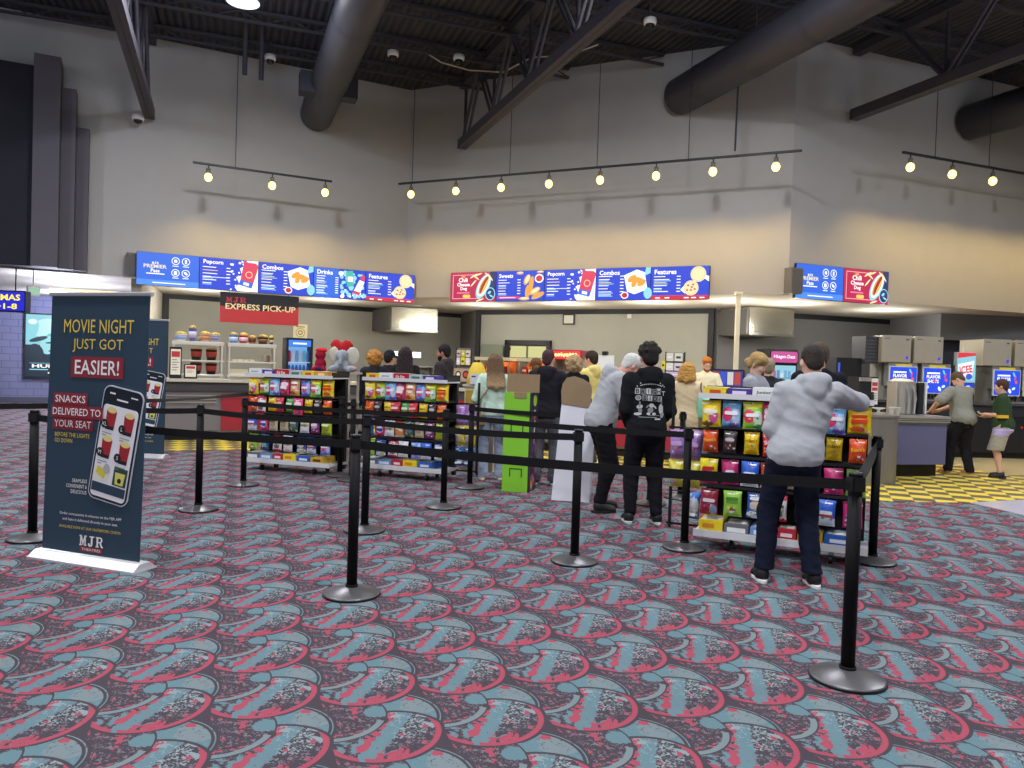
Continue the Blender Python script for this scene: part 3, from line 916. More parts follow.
def lines(b, rows, x0=-.54, m=None):
    """rows of small print: (z, start, length, colour) as thin bars"""
    for z, o, L, c in rows:
        b.rect(x0 + o, z, x0 + o + L, z + .016, c or WH, -.004)

def menu_rows(b, n, z0, dz, seed, yellow=(), price=True):
    r = random.Random(seed)
    for i in range(n):
        z = z0 - i * dz; L = r.uniform(.16, .34)
        lines(b, [(z, 0, L, YEL if i in yellow else WH)])
        if r.random() < .5: lines(b, [(z - dz * .45, 0, L * r.uniform(.9, 1.3), CYAN)])
        if price: b.rect(-.06, z, .02, z + .018, WH, -.004)

def scatter(b, m, x0, x1, z0, z1, n, seed, r0=.012, r1=.028):
    r = random.Random(seed)
    for k in range(n):
        b.disc(r.uniform(x0, x1), r.uniform(z0, z1), r.uniform(r0, r1), r.uniform(r0, r1), m, -.004 - k * 2e-5, 7, r.uniform(0, 3))

def d_premier(b):
    b.rect(-.6, .0, .6, .68, BLUE2); b.rect(-.6, .0, .6, .12, LTB, -.002)
    b.mjr(-.25, .47, .13, .045, WH, -.004); b.text('PREMIER', -.25, .40, .075, CREAM, -.004, w=.44, bold=.02); b.text('Pass', -.25, .31, .075, WH, -.005, bold=.02)
    b.rect(-.42, .235, -.07, .255, WH, -.004); b.rect(-.3, .05, .34, .07, WH, -.004)
    for i, (x, z) in enumerate(((.14, .54), (.34, .54), (.14, .29), (.34, .29))):
        b.ring(x, z, .08, .014, WH, -.004); b.rect(x - .06, z - .115, x + .06, z - .1, WH, -.004)
        if i == 0: b.rect(x - .03, z - .03, x + .03, z + .03, WH, -.004)
        if i == 1: b.rect(x - .02, z - .04, x + .02, z + .04, WH, -.004)
        if i == 2: b.rect(x - .03, z - .04, x + .03, z + .035, WH, -.004)
        if i == 3: b.disc(x, z, .045, .025, WH, -.004, 12, -.7)

def d_popcorn(b):
    b.rect(-.6, 0, .6, .68, BLUE); b.text('Popcorn', -.53, .58, .115, WH, -.004, align='l', bold=.025)
    b.poly([(.18, 0), (.6, 0), (.6, .68), (.36, .68), (.30, .55), (.22, .5), (.26, .36), (.16, .28), (.22, .15), (.12, .08)], WH, -.002)
    scatter(b, WH, .02, .3, .02, .66, 26, 3); scatter(b, CREAM, .3, .58, .02, .66, 22, 4)
    menu_rows(b, 6, .47, .068, 5, (1,)); b.rect(-.54, .26, .0, .272, WH, -.004)
    R = -.22; c, q = math.cos(R), math.sin(R)
    P = lambda x, z: (.40 + x * c - z * q, .36 + x * q + z * c)
    b.poly([P(-.14, -.14), P(.14, -.14), P(.16, .26), P(.08, .30), P(-.06, .27), P(-.16, .29)], PINKR, -.006)
    b.ring(.41, .37, .075, .014, CREAM, -.008, 14); b.poly([P(-.15, -.26), P(.13, -.26), P(.14, -.14), P(-.14, -.14)], BLUE2, -.007); b.poly([P(-.06, -.23), P(.06, -.23), P(.06, -.17), P(-.06, -.17)], WH, -.009)

def d_combos(b):
    b.rect(-.6, 0, .6, .68, BLUE); b.text('Combos', -.53, .585, .10, WH, -.004, align='l', bold=.025)
    menu_rows(b, 7, .5, .066, 6, (2,))
    b.poly([(.02, .52), (.30, .64), (.47, .58), (.54, .22), (.26, .12), (.1, .18)], WH, -.003)
    for x, z, w, h, r in ((.2, .45, .11, .06, .6), (.34, .42, .12, .06, -.2), (.25, .36, .1, .055, 1.2), (.41, .36, .1, .06, .5)): b.disc(x, z, w, h, ORG, -.005 - x * .002, 14, r)
    for k in range(9): b.disc(.16 + k * .035, .24 + (k % 3) * .03, .055, .012, CREAM, -.0045 - k * 1e-4, 8, k * 1.3)
    b.disc(.05, .1, .085, .075, WH, -.006); b.disc(.05, .1, .062, .055, RED, -.008)
    b.poly([(.46, .5), (.6, .56), (.6, .68), (.5, .68)], CYAN, -.004); b.disc(.55, .14, .09, .12, CYAN, -.004)

def d_drinks(b):
    b.rect(-.6, 0, .6, .68, BLUE); b.rect(-.6, 0, -.02, .68, BLUE2, -.001); b.text('Drinks', -.53, .58, .10, WH, -.004, align='l', bold=.025)
    menu_rows(b, 8, .48, .055, 8, (3,), False)
    for k in range(8): b.rect(-.11, .46 - k * .05, -.04, .478 - k * .05, WH, -.004)
    scatter(b, CYAN, .02, .58, .02, .64, 30, 9, .03, .06); scatter(b, WH, .0, .58, .02, .2, 16, 10, .02, .05); b.disc(.02, .58, .06, .05, WH, -.006)
    b.poly([(.14, .64), (.3, .66), (.33, .3), (.16, .28)], GRN, -.008); b.rect(.18, .4, .3, .52, WH, -.009)
    b.poly([(.3, .14), (.46, .1), (.58, .42), (.46, .46)], WH, -.008); b.poly([(.3, .14), (.46, .1), (.49, .17), (.33, .2)], PINKR, -.009); b.poly([(.47, .48), (.58, .44), (.6, .56), (.52, .58)], PINKR, -.009)

def pizza(b, x, z, r):
    b.disc(x, z, r, r, CREAM, -.004, 20); b.disc(x, z, r * .86, r * .86, TANM, -.006, 20); b.disc(x, z, r * .82, r * .82, CREAM, -.0065, 20)

def d_features(b):
    b.rect(-.6, 0, .6, .68, BLUE); b.text('Features', -.53, .575, .10, WH, -.004, align='l', bold=.025)
    menu_rows(b, 6, .47, .062, 11, (2,)); b.rect(-.6, 0, .6, .075, RED, -.003); b.rect(-.6, .075, .6, .09, PINKR, -.003)
    for x in (-.5, -.3, .1, .25, .42): b.rect(x, .025, x + .1, .048, WH, -.005)
    pizza(b, .38, .515, .16); b.poly([(.5, .43), (.6, .36), (.6, .47), (.53, .49)], WH, -.003)
    pizza(b, .24, .235, .155); b.poly([(.02, .2), (.12, .12), (.13, .32)], WH, -.003)
    for dx, dz in ((-.07, .06), (.05, .08), (.0, -.05), (.09, -.03), (-.09, -.05), (.02, .02)): b.disc(.24 + dx * .85, .235 + dz * .85, .024, .02, PINKR, -.008)

def d_sweets(b):
    b.rect(-.6, 0, .6, .68, BLUE); b.text('Sweets', -.53, .575, .095, WH, -.004, align='l', bold=.025)
    menu_rows(b, 6, .47, .062, 13, (3,)); b.rect(-.56, .05, .0, .11, PINKR, -.003); b.rect(-.5, .07, -.1, .085, WH, -.005)
    for x, z, w, h, r in ((.18, .48, .13, .07, 1.1), (.28, .34, .22, .06, 1.4), (.2, .2, .16, .06, 1.5), (.38, .22, .15, .07, .5), (.46, .12, .17, .06, .4), (.12, .05, .14, .04, 0), (.0, .63, .09, .035, 0), (.5, .645, .09, .025, 0)):
        b.disc(x, z, w, h, TANM, -.004 - w * .01, 14, r); b.disc(x + .01, z + .012, w * .8, h * .6, ORG if w > .15 else CREAM, -.007 - w * .01, 12, r)
    b.disc(.48, .5, .11, .1, WH, -.006); b.disc(.48, .5, .08, .07, RED, -.009)

def d_chili(b):
    b.rect(-.6, 0, .6, .68, glow('B8234B', 1.2))
    for a in ((-.54, .06, .2, .075), (-.54, .61, .1, .625), (-.54, .06, -.525, .625)): b.rect(*a, glow('F3B4C4', 1.2), -.003)
    b.rect(.44, .2, .6, .68, DKB, -.002)
    for i, t in enumerate(('Chili', 'Cheese', 'Dog')): b.text(t, -.26 + i * .01, .5 - i * .105, .1 if i != 1 else .085, WH, -.006, bold=.025)
    b.rect(-.42, .185, -.08, .215, glow('E77FB0', 1.2), -.005); b.rbox((-.16, -.006, .12), (.2, .004, .075), YEL, .03, 'Y')
    b.disc(-.26, .575, .06, .025, ORG, -.005)
    b.disc(.28, .345, .15, .31, CYAN, -.005, 22, -.5); b.disc(.29, .36, .12, .27, WH, -.007, 22, -.5); b.disc(.29, .37, .085, .24, TANM, -.009, 20, -.5); b.disc(.30, .38, .05, .22, glow('A8322A', 1.1), -.011, 18, -.5); b.disc(.33, .36, .015, .2, YEL, -.013, 12, -.5)
    for k, (x, z, r) in enumerate(((.02, .59, .5), (.08, .56, -.6), (.14, .62, .3), (.4, .60, -.6), (.46, .55, -.9), (.02, .42, .8), (.2, .03, .3))): b.disc(x, z, .11, .02, CREAM, -.012 - k * 2e-4, 10, r)
    b.disc(.47, .17, .13, .15, CYAN, -.012, 18); b.disc(.47, .17, .11, .13, DKB, -.014, 18); b.disc(.45, .2, .05, .03, CYAN, -.016, 10, .6); b.disc(.5, .12, .06, .02, CYAN, -.016, 10, -.5)

def screen(kind, label, fr, u, z, group, tilt=0.0):
    t = thing('menu_screen', label, 'screen', fr.p(u, 0, z), fr.a, group)
    f = MB(); f.rbox((.6075, .045, .345), (1.212, .07, .69), BLACKP, .012, 'Y'); f.box((.6075, .16, .345), (.3, .2, .2), BLACKP); f.build('frame', t)
    b = MB(); b.M = Matrix.Translation((.6075, .004, .005)); kind(b); b.build('display', t)
    return t

SL = Fr(-7.877, 15.822, .466); SCn = Fr(-1.539, 18.085, -.452); SR = Fr(5.548, 15.089, .367)
g = 'menu screens above the left counter'
for i, (k, l) in enumerate(((d_premier, 'blue loyalty pass menu screen, leftmost above the left counter'), (d_popcorn, 'blue popcorn menu screen just left of the Express Pick-Up sign, on the left wall'),
                            (d_combos, 'blue combos menu screen with fried chicken, on the left wall'), (d_drinks, 'blue drinks menu screen with green and white bottles on the left wall'),
                            (d_features, 'blue features menu screen with pizzas, rightmost on the left wall'))):
    screen(k, l, SL, i * 1.215, 2.962, g)
g = 'menu screens above the centre counter'
for i, (k, l) in enumerate(((d_chili, 'red chili cheese dog menu screen, leftmost on the centre wall'), (d_sweets, 'blue sweets menu screen with pastries, beside the red hot dog screen'),
                            (d_popcorn, 'blue popcorn menu screen in the middle of the centre wall'), (d_combos, 'blue combos menu screen with fried chicken, on the centre wall'),
                            (d_features, 'blue features menu screen with pizzas, rightmost on the centre wall'))):
    screen(k, l, SCn, i * 1.215, 2.998, g)
g = 'menu screens above the right counter'
screen(d_premier, 'blue loyalty pass menu screen on the right wall', SR, 0, 3.057, g); screen(d_chili, 'red chili cheese dog menu screen on the right wall', SR, 1.215, 3.057, g)
for fr, u, l in ((WL, -6.0, 'grey speaker box on the left wall beside the first menu screen'), (WR, .02, 'grey speaker box on the right wall behind the loyalty screen')):
    t = thing('wall_speaker', l, 'speaker', fr.p(u, -.005, 3.05), fr.a); x = MB(); x.rbox((0, -.12, .32), (.3, .22, .5), mat('6A6664', .7), .03); x.build('cabinet', t); x = MB(); x.rbox((0, -.235, .32), (.26, .012, .45), mat('5A5756', .9), .02, 'Y'); x.build('grille', t)

# express pick-up sign
es = Fr(*WL.q(-4.31, -.30), .466)
t = thing('hanging_sign', 'red and black EXPRESS PICK-UP sign hanging below the left menu screens', 'sign', es.p(0, 0, 2.275), es.a)
x = MB(); x.box((.84, .02, .33), (1.68, .03, .66), mat('191C24', .5)); x.build('board', t)
x = MB(); RD = mat('B2343C', .5); CRM = mat('EAD9B0', .5)
pts = [(0, .0), (1.68, .0), (1.68, .42)] + [(1.68 - 1.68 * k / 14, .33 - .07 * math.sin(PI * k / 14) * 1.2 + .05 * (1 - k / 14) + .03 * k / 14) for k in range(1, 15)]
x.poly(pts, RD, .003); x.mjr(.33, .50, .42, .115, RD, .001); x.text('EXPRESS PICK-UP', .86, .355, .13, CRM, .0005, w=1.5, bold=.02); x.build('lettering', t)
x = MB()
for u in (.2, 1.48):
    x = MB(); x.tube([(u, .14, .62), (u, .14, .84)], .006, BLACKP, 6); x.box((u, .08, .62), (.02, .13, .02), BLACKP); x.build('hanger', t)

# ------------------------------------------------------------------ downlights, small fixtures under the soffit
DL = [(-9.78, 16.25), (-10.47, 18.25), (-12.48, 20.9), (-7.6, 18.5), (-4.94, 20.27), (-2.72, 21.34), (-.79, 20.29), (1.24, 19.09), (3.25, 17.89), (4.79, 16.88), (6.28, 17.08), (8.71, 17.97), (11.18, 19.07)]
for i, p in enumerate(DL):
    t = thing('downlight', 'round recessed downlight lit in the soffit over the passage' if i < 3 else 'round recessed downlight lit in the soffit above the counters', 'light', (p[0], p[1], ZS), 0, 'passage downlights' if i < 3 else 'counter downlights')
    x = MB(); x.lathe([(.10, -.012), (.125, -.014), (.13, -.001), (.10, -.001)], WHITE, n=20); x.build('trim_ring', t)
    x = MB(); x.lathe([(0, -.010), (.10, -.010), (.10, -.004), (0, -.004)], glow('FFF4DC', 7.0), n=20); x.build('lens', t)
    lamp('POINT', (p[0], p[1], ZS - .5), 170 if i < 3 else (62 if i in (6, 7, 8) else (2.5 if i == 5 else 66)), (.72, .78, 1) if i < 3 else (1, .96, .86), .12)
b = MB(); b.box((0, 0, -.014), (1.6, .5, .02), glow('FFD98A', 2.0)); tag(b.build('light_panel', None, 0, (-11.2, 19.9, ZS), .4), 'warm yellow light panel in the passage ceiling behind the banner', 'light')
lamp('AREA', (-11.2, 19.9, ZS - .05), 60, (1, .85, .6), .8)

def small(name, label, cat, loc, rz, fn):
    b = MB(); fn(b); return tag(b.build(name, None, 0, loc, rz), label, cat)
t = thing('wall_frame', 'small dark framed white notice on the centre back wall', 'picture frame', BC.p(2.97, -.005, 2.86), BC.a)
x = MB(); x.rbox((0, -.02, 0), (.36, .03, .30), mat('2C2A2A', .5), .02, 'Y'); x.build('frame', t); x = MB(); x.rbox((0, -.037, 0), (.28, .004, .22), mat('CFCDC5', .5), .01, 'Y'); x.build('sheet', t)
t = thing('conduit_box', 'small white junction box with conduit high on the centre back wall', 'electrical box', BC.p(4.73, -.005, 3.0 - .06), BC.a)
x = MB(); x.rbox((0, -.03, 0), (.11, .05, .11), WHITE, .01, 'Y'); x.build('box', t); x = MB(); x.tube([(-.05, -.02, 0), (-.3, -.02, .01)], .012, mat('A9A69C', .5), 8); x.build('conduit', t)
# doorway in the back wall, its lit kitchen only painted as glowing panes
dr = thing('door', None, None, BC.p(1.07, -.02, 0), BC.a); dr.name = 'door_1'; struct(dr)
x = MB(); DF = mat('23222A', .5)
x.box((0, 0, 1.13), (.13, .14, 2.26), DF); x.box((1.33, 0, 1.13), (.13, .14, 2.26), DF); x.box((.665, 0, 2.2), (1.46, .14, .14), DF); x.build('door_frame', dr)
x = MB(); x.box((.665, -.01, 1.06), (1.2, .02, 2.12), mat('5A5F52', .7)); x.build('door_panel', dr)
x = MB(); x.rect(.1, 1.78, .62, 2.1, glow('E6E39A', .8), -.025); x.rect(.68, 1.78, 1.24, 2.1, glow('E6E39A', .8), -.025); x.build('transom_glow', dr)  # glow stands in for the kitchen light, no room is built behind
x = MB(); x.box((-.42, -.14, 1.08), (.7, .04, 2.1), mat('77806F', .6)); x.build('door_leaf', dr); x = MB(); x.box((.05, -.09, 2.02), (.16, .09, .09), BLACKP); x.build('door_closer', dr)

# hoods
for fr, u0, u1, v0, v1, z0, l in ((BL, -2.87, -1.45, -1.5, -.01, 2.42, 'steel exhaust hood under the soffit at the left back wall'), (BR, .02, 1.3, -1.2, -.01, 2.44, 'steel exhaust hood under the soffit on the right, behind the white pole')):
    t = thing('exhaust_hood', l, 'hood', fr.p(u0, 0, z0), fr.a)
    x = MB(); w = u1 - u0; x.box((w / 2, (v0 + v1) / 2, (ZS - .02 - z0) / 2), (w, v1 - v0, ZS - .02 - z0), mat('A8A497', .26, .9, 0, .4, .14, 3.0))
    x.build('canopy', t, .01); x = MB(); x.box((w / 2, v0 - .012, .03), (w + .02, .02, .06), mat('8E8C86', .3, .9)); x.build('lip', t)
    x = MB(); x.box((-.03, (v0 + v1) / 2, (ZS - .02 - z0) / 2 - .02), (.06, v1 - v0 - .04, ZS - .1 - z0), mat('5E5C5A', .5, .5)); x.build('side_panel', t)
t = thing('power_pole', 'slim white pole running from the soffit down to the counter', 'pole', (4.40, 15.0, .93)); x = MB(); x.rbox((0, 0, 1.08), (.085, .085, 2.2), mat('E2D9BE', .5), .01); x.build('shaft', t); x = MB(); x.rbox((0, 0, 2.17), (.14, .14, .05), mat('E2D9BE', .5), .01); x.build('collar', t)

# ------------------------------------------------------------------ counters
GRY = mat('7C777C', .5); GRD = mat('4E4D55', .5); TOPW = mat('C9C2B4', .35); KICK = mat('201D1E', .6); REDP = mat('A12A38', .5); STRIPE = mat('BDB7AE', .35, .6)
def counter(label, fr, u0, u1, ht, deep, panels, name='service_counter'):
    t = thing(name, label, 'counter', fr.p(u0, 0, .006), fr.a)
    L = u1 - u0
    x = MB(); x.box((L / 2, deep / 2 + .05, .07), (L - .02, deep - .1, .14), KICK); x.build('kick_base', t)
    x = MB(); x.box((L / 2, deep / 2, (ht + .14) / 2 - .02), (L, deep, ht - .18), GRY); x.build('cabinet', t)
    x = MB(); x.rbox((L / 2, deep / 2 - .04, ht - .03), (L + .06, deep + .12, .05), TOPW, .02); x.build('worktop', t)
    for a, c, m in panels:
        p = MB(); p.rbox(((a + c) / 2 - u0, -.012, (.17 + .84) / 2), (c - a - .01, .02, .66), m, .01, 'Y'); p.build('front_panel', t)
    x = MB(); x.box((L / 2, -.02, ht - .14), (L, .03, .16), GRD); x.build('fascia', t)
    return t
c1 = counter('long grey and red concession counter on the left below the popcorn shelves', KL, -1.85, 2.3, 1.1, .85, [(-1.85, -.55, GRY), (-.52, .62, REDP), (.65, 2.3, GRY)])
x = MB()
for z in (.68, .74, .80): x.box((.65, -.03, z), (1.2, .015, .022), STRIPE)
x.build('silver_stripes', c1)
counter('centre concession counter behind the candy racks', KC, .05, 7.05, 1.06, .85, [(a, a + 1.38, REDP if i % 2 else GRY) for i, a in enumerate((0.05, 1.45, 2.85, 4.25, 5.6))])
c3 = thing('drinks_counter', 'purple-grey drinks counter with silver edge on the right, beside the man in grey tee', 'counter', KR.p(-.42, 0, .006), KR.a)
x = MB(); x.box((.63, .55, .09), (1.24, .8, .18), KICK); x.build('kick_base', c3)
x = MB(); x.box((.63, .45, .51), (1.3, .9, .62), mat('5F5F84', .5)); x.build('cabinet', c3)
x = MB(); x.rbox((.63, .43, .93), (1.36, .98, .04), STEEL, .02)
for z in (.86, .89): x.box((.63, -.03, z), (1.34, .03, .018), STRIPE)
x.box((.63, .44, .865), (1.32, .92, .09), mat('6E6C70', .4)); x.build('worktop', c3)
t = thing('steel_pillar', 'rounded brushed steel counter end by the yellow tiles on the right', 'pillar', (5.27, 11.12, .006), .2); x = MB(); x.rbox((0, 0, .48), (.62, .74, .96), mat('8E8A84', .36, .6, 0, .5, .08, 8.0), .28, 'Z', 8); x.build('wrap', t); x = MB(); x.rbox((0, 0, .97), (.66, .78, .03), mat('A6A29A', .3, .7), .29, 'Z', 8); x.build('cap', t)

# ------------------------------------------------------------------ popcorn shelves on the left counter
SH = Fr(*KL.q(0, .55), KL.a)
BK = {'b1': ('E9E6DF', '8FA7D0'), 'b2': ('6F77B8', 'C7C2E0'), 'b3': ('E0B89A', 'C98A5A'), 'b4': ('C8C4D8', '8D86B0'), 'b5': ('6E90D6', 'C9D6F2'), 'b6': ('C23A55', 'E7C3C9'), 'b7': ('B06A45', '5A2E20'), 'b8': ('2A2422', '8A5A30'), 'b9': ('3A3030', 'C9B79A')}
for si, (u0, names, l) in enumerate(((-1.32, (('b1', .13, .13, .12), ('b2', .33, .085, .24), ('b3', .54, .11, .14), ('b4', .72, .1, .13)), 'white wire shelf of popcorn tubs on the left counter, nearer the banners'),
                                     (-.38, (('b5', .1, .10, .15), ('b6', .28, .1, .15), ('b7', .44, .085, .11), ('b8', .63, .12, .13), ('b9', .79, .05, .12)), 'white shelf of popcorn tubs on the left counter, nearer the fridge'))):
    t = thing('display_shelf', l, 'shelf', SH.p(u0, 0, 1.102), SH.a)
    SW = mat('C8C3B8', .4)
    for dx in (.02, .83):
        for dy in (-.16, .16):
            x = MB(); x.box((dx, dy, .32), (.025, .025, .64), SW); x.build('post', t)
    for z in (.06, .32, .64):
        x = MB(); x.rbox((.425, 0, z), (.87, .34, .03 if z < .6 else .07), SW, .01, 'X'); x.build('shelf_board', t)
    for nm, dx, r, h in names:
        q = thing('popcorn_tub', None, 'popcorn tub', SH.p(u0 + dx, 0, 1.102 + .677), SH.a)
        a, c2 = BK[nm]; r *= .84
        q['label'] = {'b1': 'white low popcorn tub, leftmost on the left shelf', 'b2': 'tall purple popcorn bag cup on the left shelf', 'b3': 'peach popcorn tub with tapered foot on the left shelf', 'b4': 'lavender popcorn tub at the right end of the left shelf', 'b5': 'blue popcorn tub, leftmost on the right shelf', 'b6': 'red and white popcorn tub on the right shelf', 'b7': 'small brown popcorn tub on the right shelf', 'b8': 'wide black popcorn tub on the right shelf', 'b9': 'narrow dark cup at the right end of the right shelf'}[nm]
        q['group'] = 'tubs on the shelf tops'
        x = MB(); x.lathe([(r * .72, 0), (r, h), (r * 1.04, h), (r * 1.04, h - .012), (r * .98, h - .012)], mat(a, .5), n=20); x.build('cup', q)
        x = MB(); x.lathe([(r * .80, h * .28), (r * .95, h * .75)], mat(c2, .5), (0, 0, 0), 20); x.build('print_band', q); q.children[-1].scale = (1.02, 1.02, 1)
        x = MB(); rr = random.Random(ord(nm[1]) % 7)
        for k in range(14):
            aa = rr.uniform(0, 6.28); d = rr.uniform(0, r * .75); x.ell((d * math.cos(aa), d * math.sin(aa), h + .01 + .03 * (1 - d / r)), (.03, .03, .024), mat('E8C96A', .8), 6)
        x.build('popcorn', q)
    if si == 0:
        for k, dx in enumerate((.40, .66)):
            for z, sc in ((.337, 1), (.078, .95)):
                q = thing('popcorn_bucket', ('black bucket with red print on the middle board, ' if z > .2 else 'black bucket with red print on the lower board, ') + ('left one of two' if k == 0 else 'right one of two'), 'bucket', SH.p(u0 + dx, 0, 1.102 + z), SH.a, 'black buckets on the left shelf')
                x = MB(); x.lathe([(.075, 0), (.1, .2), (.104, .2), (.104, .18)], mat('1B1614', .5), n=18); x.build('bucket', q)
                x = MB(); x.lathe([(.086, .06), (.098, .16)], mat('A83A2E', .5), n=18); x.build('print_band', q); q.children[-1].scale = (1.03, 1.03, 1)
                x = MB(); x.ell((0, 0, .2), (.095, .095, .03), mat('D9A94A', .8), 12); x.build('popcorn', q)
    else:
        def st(b):
            for k in range(4): b.rbox((0, 0, .015 + k * .028), (.34, .2, .024), mat('E6DDBE', .6), .01)
        small('paper_stack', 'stack of cream paper trays on the lowest board of the right shelf', 'tray', SH.p(u0 + .2, 0, 1.102 + .077), SH.a, st)
        for k, (dx, c) in enumerate(((.66, 'E4D8BE'), (.74, 'B98A78'))):
            small('paper_cup', ('cream' if k == 0 else 'brown') + ' tall paper cup on the middle board of the right shelf', 'cup', SH.p(u0 + dx, 0, 1.102 + .337), SH.a, lambda b, c=c: b.lathe([(.025, 0), (.032, .13), (.034, .13), (.034, .125), (.03, .125)], mat(c, .6), n=14))
        small('paper_tray', 'row of flat cream trays on the middle board of the right shelf', 'tray', SH.p(u0 + .25, 0, 1.102 + .337), SH.a, lambda b: [b.rbox((k * .1 - .12, 0, .02), (.09, .2, .035), mat('D9CDA8', .6), .01) for k in range(4)])
# countertop fridge with cans
t = thing('drinks_fridge', 'small countertop drinks fridge glowing blue on the left counter', 'fridge', SH.p(.66, .02, 1.102), SH.a)
x = MB(); x.box((.25, .2, .41), (.5, .06, .82), BLACKP); x.box((.02, 0, .41), (.04, .46, .82), BLACKP); x.box((.48, 0, .41), (.04, .46, .82), BLACKP); x.box((.25, 0, .02), (.5, .46, .04), BLACKP); x.box((.25, 0, .80), (.5, .46, .04), BLACKP); x.build('cabinet', t)
x = MB(); x.rect(.04, .66, .46, .78, glow('2E74D8', 1.4), -.232); x.rect(.12, .70, .38, .73, WH, -.234); x.build('header', t)
x = MB(); x.rect(.04, .04, .46, .66, glow('7FB4EE', .9), .16); x.build('backlight', t)
for z in (.08, .36):
    x = MB(); x.box((.25, -.02, z - .01), (.42, .34, .015), WHITE); x.build('wire_shelf', t)
cn = 0
for z in (.08, .36):
    for k in range(6):
        c = '3D55B8' if z < .2 else ('C0306A', 'D8DCEC', '6FA6E0', 'C9D4E6', '5FB8C8', '4E78C8')[k]
        q = MB(); q.lathe([(.022, 0), (.03, .012), (.03, .17), (.02, .2), (.02, .22), (0, .22)], mat(c, .3), n=12)
        o = q.build('drink_bottle', None, 0, SH.p(.66 + .075 + k * .07, -.12 + .02, 1.102 + z), SH.a)
        tag(o, ('dark blue bottle on the lower shelf of the small fridge' if z < .2 else 'drink bottle %s on the upper shelf of the small fridge' % ('in magenta at left', 'in white, second', 'in sky blue, third', 'in pale grey, fourth', 'in teal, fifth', 'in blue at right')[k]), 'bottle', 'lower fridge bottles' if z < .2 else 'upper fridge bottles')
# menu stands on the counter
def mstand(name, label, fr, u, v, z, w, h, top, items):
    t = thing(name, label, 'sign', fr.p(u, v, z), fr.a)
    x = MB(); x.rbox((0, .01, h / 2), (w, .025, h), BLACKP, .02, 'Y'); x.box((0, .06, .012), (w * .9, .16, .024), BLACKP); x.build('holder', t)
    x = MB(); x.rect(-w * .4, h * .12, w * .4, h * .93, mat('E9E2CF', .5), -.004); x.rect(-w * .34, h * .68, w * .34, h * .86, mat('C23A3E', .5), -.006)
    for k in range(items): x.rect(-w * .3, h * (.58 - k * .08), w * (.1 + .15 * (k % 2)), h * (.6 - k * .08), mat('6A5A4E', .6), -.006)
    x.build('card', t)
mstand('menu_stand', 'tall black-framed menu card at the left end of the left counter', SH, -1.42 + .14, -.42, 1.102, .2, .56, 0, 5)
mstand('price_card', 'small price card with red heading beside the tall menu card', SH, -1.03, -.42, 1.102, .22, .26, 0, 3)
small('paper_sign', 'cream poster with round emblem hanging above the small drinks fridge', 'poster', BL.p(-5.05, -.03, 2.28), BL.a, lambda b: (b.box((0, 0, 0), (.40, .012, .48), mat('E3D9B4', .7)), b.ring(0, .0, .13, .016, mat('9A8A5A', .7), -.008), b.ring(0, .0, .07, .03, mat('9A8A5A', .7), -.008), b.rect(-.12, .15, .12, .18, mat('9A8A5A', .7), -.008)))
# ------------------------------------------------------------------ candy racks
def pouch(w, h, T, base, blobs=(), words=(), seed=0, box=False):
    """hanging pouch: top at z=0, front towards -Y; returns a mesh shared by its copies"""
    b = MB(); nx, nz = 18, 22
    mats_ = [mat(base, .32, 0, 0, .5)]
    r = random.Random(base)
    spots = [(r.uniform(.12, .88), r.uniform(.55, .9), r.uniform(.03, .09), r.uniform(.025, .06), r.choice(('F4F0EA', 'E8D25A', 'D8486A', '5A8AD0', '7AB04A', 'F0E8F0'))) for _ in range(5)] + [(r.uniform(.2, .8), .12, .2, .025, 'F2F0EA')]
    blobs = list(blobs) + spots
    def tk(i, j):
        a = 2 * i / nx - 1; c = j / nz
        return T * (1 - abs(a) ** 3) * max(0, math.sin(PI * min(1, max(0, (c - .06) / .88)))) ** .55 * (.92 + .16 * r.random())
    F = {}; B = {}
    def pt(i, j, s):
        c = j / nz; sq = 1 - .05 * math.sin(PI * c)
        t = TT[(i, j)] * (.62 if s < 0 else .38)
        zz = -h * c + (.003 * (i % 2) if j in (0, nz) else 0)
        return (w * sq * (i / nx - .5), s * t, zz)
    TT = {(i, j): tk(i, j) for i in range(nx + 1) for j in range(nz + 1)}
    for s in (-1, 1):
        vs = [pt(i, j, s) for j in range(nz + 1) for i in range(nx + 1)]
        for j in range(nz):
            for i in range(nx):
                q = [j * (nx + 1) + i, (j + 1) * (nx + 1) + i, (j + 1) * (nx + 1) + i + 1, j * (nx + 1) + i + 1]
                m = mats_[0]
                if s < 0:
                    cx = (i + .5) / nx; cz = (j + .5) / nz
                    for (bx, bz, rx, rz, col) in blobs:
                        if ((cx - bx) / rx) ** 2 + ((cz - bz) / rz) ** 2 < 1: m = mat(col, .32, 0, 0, .5)
                b.add([vs[k] for k in q], [(0, 1, 2, 3) if s < 0 else (3, 2, 1, 0)], m, True)
    for (t, cz, hh, col, rot) in words:
        if t: b.text(t, 0, -h * cz, hh, mat(col, .4), -T * .68 - .003, w=w * .74, rot=rot, bold=.02)
        else: b.rbox((0, -T * .62 - .002, -h * cz), (w * .66, .004, hh), mat(col, .4), hh * .4, 'Y')
    b.rect(-w * .06, -.022, w * .06, -.010, mat('F2F2F2', .4), -.006)
    me = b.build('candy_bag')
    md = me.data; bm = bmesh.new(); bm.from_mesh(md); bmesh.ops.remove_doubles(bm, verts=bm.verts, dist=1e-5); bm.to_mesh(md); bm.free()
    bpy.data.objects.remove(me); return md

